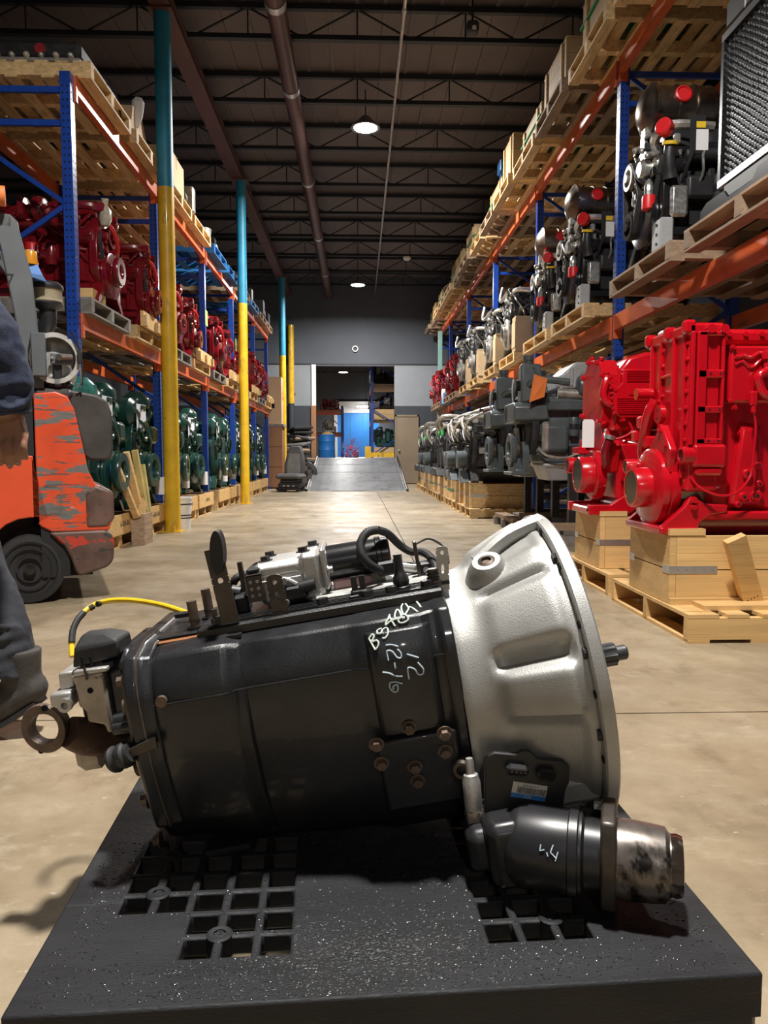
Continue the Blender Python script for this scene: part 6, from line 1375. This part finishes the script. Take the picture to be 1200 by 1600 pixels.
def wheel(x, y, r, nm, s):
    w_ = fm().lathe([(0, .02), (r*.36, .02), (r*.62, .012), (r*.78, .012), (r*.8, .0), (r*.96, .004), (r, .03), (r, .12), (r*.96, .15), (0, .15)], (x, y, r), (x, y+s, r), 48).build(nm, 'rubber', FK)
    for a, b in ((.18, .14), (.38, .33), (.62, .58), (.79, .76)): fm().lathe([(r*b, .002), (r*a, .002), (r*a, .022), (r*b, .022)], (x, y, r), (x, y+s, r), 40, closed=True).build('hub_ring', 'black', w_)
    fm().lathe([(0, -.012), (r*.14, -.01), (r*.16, .02), (0, .02)], (x, y, r), (x, y+s, r), 24).build('hub_cap', 'black_gloss', w_)
wheel(-1.765, 4.01, .188, 'rear_wheel', 1); wheel(-1.765, 4.99, .188, 'rear_wheel', -1); wheel(-2.75, 3.99, .26, 'front_wheel', 1); wheel(-2.75, 5.01, .26, 'front_wheel', -1)
fm().cyl((-1.765, 4.1, .188), (-1.765, 4.9, .188), .05).build('rear_axle', 'black', FK); fm().cyl((-2.75, 4.1, .26), (-2.75, 4.9, .26), .06).build('front_axle', 'black', FK)
# overhead guard
for y in (4.06, 4.86):
    gp = fm().prism([(-1.97, 2.06), (-1.80, 2.06), (-1.765, 2.03), (-1.755, 1.97), (-1.70, 1.75), (-1.655, 1.16), (-1.755, 1.16), (-1.80, 1.55), (-1.86, 1.9)], y, y+.09, 'y').build('guard_pillar', 'fork_grey', FK, bevel=.008)
    fm().bx(-3.0, -1.8, y, y+.08, 2.0, 2.06).build('guard_rail', 'fork_grey', FK); fm().prism([(-3.0, 2.0), (-2.92, 2.0), (-2.85, .9), (-2.93, .9)], y, y+.07, 'y').build('front_pillar', 'fork_grey', FK)
for k in range(6): fm().bx(-2.95+k*.2, -2.9+k*.2, 4.14, 4.86, 2.02, 2.05).build('guard_bar', 'fork_grey', FK)
text_mesh('7', .09, 'black', FM @ Matrix.Translation((-1.815, 4.059, 1.72)) @ FR, 'number_mark', FK)
for x in (-3.12,): fm().bx(x, x+.08, 4.2, 4.3, .1, 2.1).bx(x, x+.08, 4.7, 4.8, .1, 2.1).build('mast', 'dark_metal', FK); fm().bx(x-.02, x+.06, 4.15, 4.85, .5, .6).build('carriage', 'dark_metal', FK)
for y in (4.3, 4.62): fm().bx(-3.95, -3.12, y, y+.09, .06, .1).build('fork', 'dark_metal', FK)
fm().cyl((-1.93, 4.0, 2.13), (-1.87, 4.0, 2.13), .06, n=18).build('work_lamp', 'silver', FK); fm().cyl((-1.87, 4.0, 2.13), (-1.82, 4.0, 2.13), .05, n=18).build('lamp_lens', 'orange_tag', FK)
# gas tank across the back
tk = fm().lathe([(.0, 0), (.07, 0), (.115, .02), (.135, .06), (.138, .1), (.138, .7), (.1, .76), (0, .77)], (-1.595, 4.1, 1.325), (-1.595, 5, 1.325), 40).build('gas_tank', 'tank', FK)
fm().lathe([(.112, -.06), (.137, -.06), (.14, .0), (.14, .06), (.128, .06), (.112, .0)], (-1.595, 4.1, 1.325), (-1.595, 5, 1.325), 40, closed=True).build('tank_collar', 'tank', tk)
fm().cb(-1.62, -1.50, 4.03, 4.06, 1.29, 1.35, .006).build('tank_bracket', 'fork_grey', FK); fm().cyl((-1.575, 4.03, 1.325), (-1.575, 4.0, 1.325), .018, n=14).build('tank_valve', 'bracket', FK); fm().cyl((-1.56, 4.02, 1.325), (-1.50, 4.02, 1.33), .014, n=10).build('valve_stem', 'rusty_steel', FK)
fm().cyl((-1.61, 4.03, 1.325), (-1.61, 4.02, 1.325), .009, n=6).build('bracket_bolt', 'steel', FK)
fm().cb(-1.72, -1.64, 3.99, 4.12, 1.22, 1.45, .006).build('guard_box', 'fork_grey', FK); fm().cb(-1.61, -1.56, 4.04, 4.1, 1.17, 1.30, .01).build('tank_strut', 'black', FK); fm().cb(-1.64, -1.5, 4.06, 4.7, 1.165, 1.205, .015).build('tank_cradle', 'black', FK)
fm().tube([(-1.52, 4.03, 1.45), (-1.50, 4.02, 1.465), (-1.455, 4.02, 1.36), (-1.45, 4.02, 1.30), (-1.455, 4.02, 1.18)], .006, 8).build('latch_wire', 'black', FK); fm().cb(-1.475, -1.45, 4.01, 4.03, 1.30, 1.37, .004).build('latch', 'black', FK); fm().tube([(-1.46, 4.02, 1.28), (-1.455, 4.02, 1.2), (-1.48, 4.03, 1.17)], .006, 6).build('latch_hook', 'steel', FK)
# air pre-cleaner, beacon and rag
pc = fm().lathe([(0, 0), (.085, 0), (.088, .015), (.083, .02), (.083, .075), (.09, .085), (.09, .10), (.07, .115), (0, .12)], (-1.625, 4.25, 1.645), (-1.625, 4.25, 3), 32).build('air_precleaner', 'bowl', FK)
fm().lathe([(.09, .078), (.093, .085), (.09, .103), (.07, .119), (.0, .124)], (-1.625, 4.25, 1.645), (-1.625, 4.25, 3), 32).build('precleaner_lid', 'black', pc); fm().lathe([(0, -.03), (.05, -.03), (.088, -.002), (.088, .008), (0, .01)], (-1.625, 4.25, 1.645), (-1.625, 4.25, 3), 28).build('precleaner_base', 'black', pc)
fm().tube([(-1.625, 4.25, 1.63), (-1.625, 4.26, 1.55), (-1.66, 4.3, 1.48), (-1.68, 4.4, 1.3), (-1.68, 4.4, 1.1)], .05, 12, sub=4).build('intake_pipe', 'black', FK)
fm().lathe([(0, 0), (.04, 0), (.04, .012), (.034, .014), (.034, .065), (.03, .072), (0, .074)], (-1.705, 4.15, 1.83), (-1.705, 4.15, 3), 22).build('beacon', 'amber', FK); fm().cyl((-1.705, 4.15, 1.72), (-1.705, 4.15, 1.83), .012).build('beacon_post', 'black', FK)
fm().loft([[(-1.74, 4.13, 1.825), (-1.67, 4.12, 1.828), (-1.67, 4.18, 1.828), (-1.74, 4.18, 1.825)], [(-1.745, 4.1, 1.78), (-1.645, 4.1, 1.77), (-1.65, 4.2, 1.775), (-1.745, 4.2, 1.78)], [(-1.735, 4.1, 1.765), (-1.625, 4.11, 1.74), (-1.64, 4.2, 1.75), (-1.73, 4.19, 1.76)]]).build('blue_rag', 'blue_cloth', FK)

# ------------------------------------------------------------------ person walking out of frame on the left
PX = thing('person', 'person in navy work jacket and dark trousers walking at the left edge', 'person', (-1.15, 2.05, 0)); PM = Matrix.Translation((1.15, -1.95, 0))
def limb(mb, pts, rs, n=14, sub=5): mb.tube(pts, .05, n, sub=sub, rs=rs); mb.sphere(pts[0], rs[0], n, 8); mb.sphere(pts[-1], rs[-1], n, 8)
def remesh(o, vx, sm=6):
    r_ = o.modifiers.new('remesh', 'REMESH'); r_.mode = 'VOXEL'; r_.voxel_size = vx; r_.use_smooth_shade = True
    s_ = o.modifiers.new('smooth', 'SMOOTH'); s_.iterations = sm; s_.factor = .5; return o
def wrinkle(o, sc_, st):
    tx = bpy.data.textures.new('folds', 'CLOUDS'); tx.noise_scale = sc_; tx.noise_depth = 2
    dmo = o.modifiers.new('folds', 'DISPLACE'); dmo.texture = tx; dmo.strength = st; dmo.mid_level = .5; dmo.texture_coords = 'LOCAL'
    s2 = o.modifiers.new('smooth2', 'SMOOTH'); s2.iterations = 2; return o
b = MB(PM)
SH, EL, WR = (-1.17, 1.86, 1.44), (-1.0, 1.87, 1.17), (-.925, 1.90, .925)
# torso, neck, head (facing -x)
b.loft([[(-1.270+.10*math.cos(a), 2.05+.16*math.sin(a), .95) for a in [2*PI*i/16 for i in range(16)]], [(-1.270+.105*math.cos(a), 2.05+.15*math.sin(a), 1.15) for a in [2*PI*i/16 for i in range(16)]], [(-1.280+.115*math.cos(a), 2.05+.19*math.sin(a), 1.38) for a in [2*PI*i/16 for i in range(16)]], [(-1.270+.06*math.cos(a), 2.05+.08*math.sin(a), 1.5) for a in [2*PI*i/16 for i in range(16)]]])
limb(b, [(-1.270, 2.05, 1.46), (-1.290, 2.05, 1.56)], [.062, .058]); b.sphere((-1.305, 2.05, 1.68), .105, 20, 14, (1.0, .78, 1.22)); b.sphere((-1.345, 2.05, 1.61), .062, 14, 10, (1, .85, .95))
b.sphere((-1.412, 2.05, 1.655), .018, 10, 8, (1.2, .8, 1.2)); b.sphere((-1.395, 2.05, 1.612), .02, 10, 8, (.7, 1.3, .5))
for s_ in (-1, 1): b.sphere((-1.290, 2.05+s_*.085, 1.66), .028, 10, 8, (.7, .35, 1.1)); b.sphere((-1.395, 2.05+s_*.033, 1.70), .02, 10, 8, (.6, 1.2, .6))
# near arm with hand (back of the hand towards the viewer)
limb(b, [SH, EL, WR], [.05, .042, .03]); 
b.loft([[(WR[0]+dx*.030, WR[1]+dy*.018, WR[2]+.01) for dx, dy in ((-1, -1), (1, -1), (1, 1), (-1, 1))], [(-.928+dx*.042, 1.905+dy*.017, .885) for dx, dy in ((-1, -1), (1, -1), (1, 1), (-1, 1))], [(-.921+dx*.044, 1.905+dy*.015, .845) for dx, dy in ((-1, -1), (1, -1), (1, 1), (-1, 1))]])
for k, (x, r_, l) in enumerate(((-.952, .0108, .072), (-.929, .0112, .080), (-.9065, .0105, .073), (-.886, .0092, .055))):
    z = .852-(.004 if k == 3 else 0); limb(b, [(x, 1.903, z), (x+.002, 1.893, z-l*.45), (x+.0, 1.902, z-l*.8), (x-.002, 1.915, z-l)], [r_*1.1, r_*1.02, r_*.92, r_*.78], 10, 4)
limb(b, [(-.958, 1.915, .895), (-.985, 1.93, .86), (-.988, 1.945, .825), (-.984, 1.95, .80)], [.016, .0125, .0115, .0095], 10, 4)
# far arm
limb(b, [(-1.28, 2.24, 1.44), (-1.34, 2.27, 1.17), (-1.36, 2.26, .98), (-1.39, 2.26, .90)], [.05, .042, .032, .038])
for k in range(4): limb(b, [(-1.40+k*.02, 2.26, .89), (-1.405+k*.02, 2.25, .84), (-1.40+k*.02, 2.26, .80)], [.0105, .0105, .009], 8, 3)
limb(b, [(-1.42, 2.25, .91), (-1.44, 2.245, .86)], [.012, .01], 8, 3)
body = remesh(b.build('body', 'skin', PX), .0042, 4)
for k, (x, r_, l) in enumerate(((-.952, .0108, .072), (-.929, .0112, .080), (-.9065, .0105, .073), (-.886, .0092, .055))):
    z = .852-(.004 if k == 3 else 0); MB(PM).sphere((x-.001, 1.9015, z-l*.93), r_*.62, 10, 6, (.9, .45, 1.1)).build('fingernail', 'nail', PX)
for s_ in (-1, 1): MB(PM).sphere((-1.401, 2.05+s_*.033, 1.688), .011, 12, 8).build('eye', 'white', PX)
MB(PM).sphere((-1.285, 2.05, 1.715), .112, 20, 12, (1.0, .82, 1.0)).build('hair', 'hair', PX)
j = MB(PM)
j.loft([[(-1.27+(.14+.0)*math.cos(a), 2.05+.19*math.sin(a), .86) for a in [2*PI*i/20 for i in range(20)]], [(-1.27+.135*math.cos(a), 2.05+.185*math.sin(a), 1.05) for a in [2*PI*i/20 for i in range(20)]], [(-1.27+.145*math.cos(a), 2.05+.215*math.sin(a), 1.36) for a in [2*PI*i/20 for i in range(20)]], [(-1.27+.085*math.cos(a), 2.05+.11*math.sin(a), 1.51) for a in [2*PI*i/20 for i in range(20)]]])
E2 = Vector(EL); W2 = Vector(WR)
j.tube([SH, (-1.10, 1.86, 1.30), EL, (-.96, 1.88, 1.09), (-.94, 1.89, 1.02), (-.935, 1.895, .985), (-.932, 1.897, .955), (-.93, 1.9, .912)], .07, 20, sub=6, rs=[.085, .084, .082, .08, .076, .079, .062, .058])
j.sphere(SH, .085, 16, 10)
rn = random.Random(2)
for k in range(9):                                                     # sleeve folds
    u = k/8; c = Vector(SH).lerp(E2, u*1.6) if u < .6 else E2.lerp(W2, (u-.6)*2.2); r_ = .078-.012*u
    P = []
    for i in range(8): a = -2.6+i*.5; P.append(c+Vector((math.cos(a)*r_*1.0, math.sin(a)*r_, .035*math.sin(i*.9+k))))
    j.tube(P, .009, 6, sub=3)
j.tube([(-1.28, 2.24, 1.44), (-1.34, 2.27, 1.17), (-1.36, 2.26, 1.0)], .07, 14, sub=5, rs=[.085, .075, .06]); j.sphere((-1.28, 2.24, 1.44), .085, 14, 10)
wrinkle(remesh(j.build('work_jacket', 'navy', PX), .008, 3), .07, .032)
MB(PM).lathe([(.06, 0), (.064, .004), (.064, .044), (.06, .048)], (-.93, 1.9, .908), (-.933, 1.897, .96), 24).build('sleeve_cuff', 'navy', PX)
l = MB(PM)
l.sphere((-1.27, 2.05, .9), .14, 18, 12, (1, 1.2, .85))
l.tube([(-1.27, 2.12, .9), (-1.19, 2.11, .7), (-1.115, 2.06, .5), (-1.045, 2.04, .34), (-1.005, 2.02, .24), (-.995, 2.015, .185)], .08, 18, sub=5, rs=[.105, .095, .076, .076, .074, .068])
l.tube([(-1.29, 1.97, .9), (-1.38, 1.96, .68), (-1.46, 1.95, .5), (-1.49, 1.95, .3), (-1.50, 1.95, .12)], .08, 16, sub=5, rs=[.105, .095, .078, .075, .07])
for k in range(5): z = .19+k*.032; c = Vector((-.995-.006*k, 2.015, z)); l.tube([c+Vector((math.cos(a)*.068, math.sin(a)*.068, .012*math.sin(a*2+k))) for a in [i*.6 for i in range(11)]], .009, 6, sub=2)
wrinkle(remesh(l.build('trousers', 'trouser', PX), .009, 3), .09, .028)
def boot(heel, ankle, toe, nm):
    q = MB(PM); h, a, t_ = Vector(heel), Vector(ankle), Vector(toe); d_ = (t_-h)
    q.tube([a+Vector((0, 0, .06)), a, h.lerp(t_, .12)+Vector((0, 0, .02))], .05, 14, sub=4, rs=[.058, .056, .05]); q.tube([h, h.lerp(t_, .35), h.lerp(t_, .7), t_], .05, 14, sub=4, rs=[.05, .055, .056, .047]); q.sphere(h, .05); q.sphere(t_, .048)
    remesh(q.build(nm, 'boot', PX), .008, 3)
    s_ = MB(PM); dn = Vector((d_.x, d_.y, d_.z)).normalized(); up2 = Vector((0, 1, 0)).cross(dn); up2 = up2 if up2.z < 0 else -up2
    P = [h+up2*.04-dn*.005, h.lerp(t_, .5)+up2*.044, t_+up2*.036+dn*.02]
    secs = [[p+Vector((0, -.043, 0)), p+Vector((0, .043, 0)), p+Vector((0, .043, 0))+up2*.016, p+Vector((0, -.043, 0))+up2*.016] for p in P]; s_.loft(secs); s_.build('boot_sole', 'rubber', PX)
boot((-.945, 2.015, .135), (-.97, 2.015, .19), (-1.10, 1.99, .052), 'boot'); boot((-1.47, 1.95, .06), (-1.495, 1.95, .12), (-1.66, 1.95, .06), 'boot')

# ------------------------------------------------------------------ far end of the aisle
t = thing('tall_crate', 'tall brown wooden crate at the far end of the left rack', 'crate', (-2.03, 18.25, 0)); 
for k in range(3): MB().bx(-.2, .2, -.3, -.27, .04+k*.49, .52+k*.49).build('side_panel', 'crate_brown', t)
MB().bx(.17, .2, -.27, .27, .04, 1.5).build('front_panel', 'crate_brown', t); MB().bx(-.2, -.17, -.27, .27, .04, 1.5).build('back_panel', 'crate_brown', t); MB().bx(-.2, .2, .27, .3, .04, 1.5).build('side_panel', 'crate_brown', t); MB().bx(-.22, .24, -.32, .32, 1.5, 1.56).build('top_plank', 'wood_grey', t)
for y in (-.25, .2): MB().bx(-.2, .2, y, y+.05, 0, .04).build('runner', 'wood_grey', t)
t = thing('cardboard_box', 'tall cardboard box with red lettering on the brown crate', 'box', (-2.03, 18.25, 1.56)); MB().bx(-.18, .18, -.24, .24, 0, 1.13).build('carton_body', 'cardboard', t); MB().bx(-.06, .02, -.243, -.24, .38, .52).build('hand_hole', 'hole', t)
text_mesh('VIA', .28, 'redcap', Matrix.Translation((.1805, 0, .75)) @ Matrix.Rotation(PI/2, 4, 'Z') @ Matrix.Rotation(PI/2, 4, 'X') @ Matrix.Rotation(-PI/2, 4, 'Z'), 'red_lettering', t); MB().bx(-.18, .18, -.02, .02, 1.13, 1.133).build('tape', 'plywood', t)
t = thing('vehicle_seat', 'grey and black suspension seat standing by the ramp', 'seat', (-1.5, 16.65, 0), R(-14))
MB().cb(-.26, .26, -.22, .25, .06, .2, .04).build('suspension_base', 'black', t); MB().cb(-.29, .29, -.3, .24, .28, .4, .05).build('seat_cushion', 'seat_grey', t, bevel=.02); MB().cb(-.2, .2, -.2, .2, .2, .28, .02).build('bellows', 'rubber', t)
secs = []
for z, w_, y in ((.38, .24, .2), (.6, .25, .24), (.85, .2, .28), (.98, .15, .31), (1.02, .11, .32)): secs.append([(-w_, y, z), (-w_*.8, y-.06, z), (w_*.8, y-.06, z), (w_, y, z), (w_*.9, y+.08, z), (-w_*.9, y+.08, z)])
MB().loft(secs).build('backrest', 'seat_grey', t, bevel=.02); MB().loft([[(p[0]*.75, p[1]-.012, p[2]) for p in s_] for s_ in secs[:3]]).build('backrest_pad', 'seat_light', t); MB().cb(-.27, .27, -.28, -.24, .04, .1, .01).build('rail', 'black_gloss', t)
for s_ in (-1, 1): MB().cb(s_*.22-.03, s_*.22+.03, -.26, .26, 0, .06, .01).build('slide_rail', 'black', t)
for x in (-.1, 0, .12): MB().cb(x-.03, x+.03, -.235, -.222, .11, .15, .008).build('seat_switch', 'silver_dirty', t)
t = thing('parts_pile', 'heap of dark covers and panels beside the far doorway', 'pile', (-1.62, 19.7, 0)); rn = random.Random(14)
for k in range(16):
    z = .05+k*.095; M = Matrix.Translation((rn.uniform(-.08, .12), rn.uniform(-.2, .2), z)) @ Matrix.Rotation(rn.uniform(-.18, .18), 4, 'X') @ Matrix.Rotation(rn.uniform(-.2, .2), 4, 'Y') @ Matrix.Rotation(rn.uniform(0, 3), 4, 'Z')
    MB(M).cb(-.3, .3, -.3, .3, -.035, .05, .03).build('panel', rn.choice(('black', 'dark_metal', 'wood_grey', 'seat_grey', 'pine_old', 'rubber')), t)
t = thing('fan_blade_ring', 'black slotted fan shroud leaning behind the vehicle seat', 'shroud', (-1.33, 18.6, 0)); MB().lathe([(.22, 0), (.32, 0), (.32, .1), (.24, .12)], (0, 0, .34), (-.2, -1, .4), 28, closed=True).build('ring', 'black', t)
for k in range(6): a = k*PI/3; MB().prism([(-.05, .04), (.05, .04), (.08, .22), (-.06, .22)], -.02, .02, 'y').build('blade', 'seat_light', t).matrix_basis = Matrix.Translation((0, -.04, .34)) @ Matrix.Rotation(a, 4, 'Y')
MB().cyl((0, -.08, .34), (0, 0, .34), .07).build('hub', 'black', t)

# ------------------------------------------------------------------ room beyond the doorway
B0, B1, BZ = WY+.2, 34.0, .74
struct(MB().bx(-5, 5, B0, B1, BZ-.1, BZ).build('floor', 'concrete')); c2 = struct(MB().bx(-5, 5, B0, B1, 4.9, 5.0).build('ceiling', 'deck'))
for k in range(6):
    o = MB().bx(-5, 5, -.03, .03, 4.42, 4.47).build('joist', 'joist', c2); o.location = (0, B0+1+k*2.1, 0); w_ = MB()
    for i in range(20): w_.tube([(-5+i*.5, 0, 4.45 if i % 2 else 4.88), (-4.5+i*.5, 0, 4.88 if i % 2 else 4.45)], .014, 5)
    w_.build('web_bar', 'joist', o)
struct(MB().bx(-5.2, -5, B0, B1, 0, 5).build('wall_left', 'wall_dark')); struct(MB().bx(5, 5.2, B0, B1, 0, 5).build('wall_right', 'wall_dark'))
wb = struct(MB().bx(-5, -1.1, B1, B1+.2, 0, 5).bx(.95, 5, B1, B1+.2, 0, 5).bx(-1.1, .95, B1, B1+.2, 2.9, 5).build('wall_back', 'wall_dark'))
d = struct(MB().bx(-.95, .95, B1+.02, B1+.06, BZ, 2.75).build('door_2', 'blue_bright'))
for k in range(1, 3): MB().bx(-.95+k*.63-.015, -.95+k*.63+.015, B1-.0, B1+.02, BZ, 2.75).build('door_rib', 'skyblue', d)
tr = struct(MB().bx(-1.1, -.95, B1-.05, B1+.05, BZ, 3.2).build('trim_3', 'white')); MB().bx(-1.1, .95, B1-.05, B1+.05, 2.75, 3.0).build('trim_head', 'white', tr); MB().bx(-1.0, .9, B1-.25, B1-.02, 3.0, 3.25).build('roller_housing', 'white', tr)
hb = high_bay(-.55, 27.5, 3.85, 'small high bay lamp glowing in the room beyond the doorway', .9)
for c in kids_of(hb):
    if c.name.startswith('hanger'): c.scale = (1, 1, .62)
tl_ = thing('strip_light', 'short white strip light above the far blue door', 'lamp', (.35, B1-.9, 2.95)); MB().bx(-.4, .4, -.05, .05, 0, .05).build('tube_cover', 'lamp_glow', tl_); MB().bx(-.42, .42, -.07, .07, .05, .1).build('tray', 'white', tl_); MB().cyl((0, 0, .1), (0, 0, 1.95), .006, n=6).build('hanger', 'joist', tl_)
ld = bpy.data.lights.new('strip_lamp', 'AREA'); ld.shape = 'RECTANGLE'; ld.size = .8; ld.size_y = .1; ld.energy = 60; lo = bpy.data.objects.new('strip_lamp', ld); COL.objects.link(lo); lo.parent = tl_; lo.location = (0, 0, -.01)
# rack right of the doorway
t = thing('pallet_rack', 'blue rack with yellow foot guard just beyond the doorway', 'pallet rack', (.42, 22.6, BZ))
for x in (0, 1.05):
    for y in (0, 2.6): MB().bx(x-.045, x+.045, y-.045, y+.045, 0, 3.6).build('post', 'rack_blue', t)
for k, z in enumerate((.1, .8, 1.5, 2.2, 2.9)):
    a, b = ((0, 1.05) if k % 2 == 0 else (1.05, 0)); MB().tube([(a, 0, z), (b, 0, z+.68)], .022, 4).build('diagonal_brace', 'rack_blue', t)
for z in (1.15, 2.2, 3.2):
    for x in (-.01, 1.06): MB().bx(x-.03, x+.03, .05, 2.55, z-.12, z).build('beam', 'rack_orange' if z < 3 else 'rack_blue', t)
    MB().bx(-.03, 1.05, .05, 2.5, z, z+.03).build('deck_panel', 'pine_old', t)
t = thing('rack_guard', 'yellow steel foot guard on the floor beyond the ramp', 'guard', (.42, 22.3, BZ)); MB().bx(-.22, 1.2, -.03, .03, .02, .16).build('guard_bar', 'yellow', t)
for x in (-.1, 1.15): MB().bx(x-.12, x+.06, -.08, .05, 0, .34).build('guard_post', 'yellow', t)
for k, (z, m_, lb) in enumerate(((1.18, 'pine', 'orange pine crate on the lower level of the rack beyond the doorway'), (.02, 'plywood', 'low wooden crate on the floor inside the rack beyond the doorway'))):
    t = thing('shelf_crate', lb, 'crate', (.47, 22.7, BZ+z)); 
    for i in range(2): MB().bx(0, .95, 0, .03, .0+i*.15, .145+i*.15).build('front_board', m_, t)
    MB().bx(0, .03, .03, 1.0, 0, .3).bx(.92, .95, .03, 1.0, 0, .3).build('side_board', m_, t); MB().bx(.03, .92, .03, 1, 0, .03).build('floor_board', m_, t)
for k, (z, kd, lb) in enumerate(((.33, 'green', 'dark green engine low in the rack beyond the doorway'), (1.5, 'dark_metal', 'dark engine on the crate in the rack beyond the doorway'), (2.25, 'black', 'dark engine high in the rack beyond the doorway'))):
    lump('stored_engine', lb, 'engine', (.84, 23.3, BZ+z), kd, 70+k, .4, 16, 'silver_dirty' if k else 'green')
# shelf left of the doorway
t = thing('storage_shelf', 'low rack with orange beams left beyond the doorway', 'rack', (-1.15, 24.5, BZ))
for x in (-1.0, .62):
    for y in (0, .9): MB().bx(x-.04, x+.04, y-.04, y+.04, 0, 1.7).build('post', 'rack_blue', t)
for z in (.8, 1.55):
    for y in (-.02, .92): MB().bx(-.96, .58, y-.03, y+.03, z-.1, z).build('beam', 'rack_orange', t)
    MB().bx(-1, .6, 0, .9, z, z+.03).build('deck_panel', 'pine_old', t)
lump('stored_engine', 'bright metal engine on the low rack beyond the doorway', 'engine', (-.95, 24.9, BZ+.83), 'silver', 81, .27, 12, 'silver_dirty'); lump('stored_engine', 'dark red machine on top of the low rack beyond the doorway', 'engine', (-.95, 24.9, BZ+1.58), 'darkred', 82, .3, 10, 'pink_red')
t = thing('oil_drum', 'blue drum standing under the low rack beyond the doorway', 'drum', (-1.0, 23.6, BZ)); MB().lathe([(0, 0), (.26, 0), (.27, .02), (.26, .22), (.27, .24), (.26, .26), (.26, .5), (.27, .52), (.26, .54), (.27, .72), (.25, .73), (0, .71)], (0, 0, 0), (0, 0, 1), 28).build('drum_body', 'blue_bright', t); MB().sphere((.03, 0, .72), .2, 12, 8, (1, 1, .5)).build('rag_heap', 'pine', t)
t = thing('pedestal_fan', 'round fan with blue cage on the floor beyond the doorway', 'fan', (-.22, 23.2, BZ)); 
for r_ in (.06, .14, .22, .30): MB().lathe([(r_-.006, 0), (r_+.006, 0), (r_+.006, .012), (r_-.006, .012)], (0, 0, .32), (0, -1, .32), 30, closed=True).build('cage_ring', 'fan_blue', t)
for k in range(16): a = k*PI/8; MB().tube([(.05*math.cos(a), -.01, .32+.05*math.sin(a)), (.3*math.cos(a), -.01, .32+.3*math.sin(a))], .004, 5).build('cage_wire', 'fan_blue', t)
for k in range(4): a = k*PI/2; MB().prism([(-.03, .05), (.07, .06), (.12, .26), (-.02, .27)], .03, .045, 'y').build('blade', 'fan_blue', t).matrix_basis = Matrix.Translation((0, 0, .32)) @ Matrix.Rotation(a, 4, 'Y')
MB().cyl((0, -.02, .32), (0, .12, .32), .06).build('fan_hub', 'pink', t); MB().bx(-.2, .2, .05, .15, 0, .04).bx(-.02, .02, .08, .12, .04, .3).build('fan_stand', 'black', t)
lump('red_cart', 'small red and pink cart beside the round fan', 'cart', (-.28, 26.2, BZ), 'pink', 91, .22, 8, 'redcap')
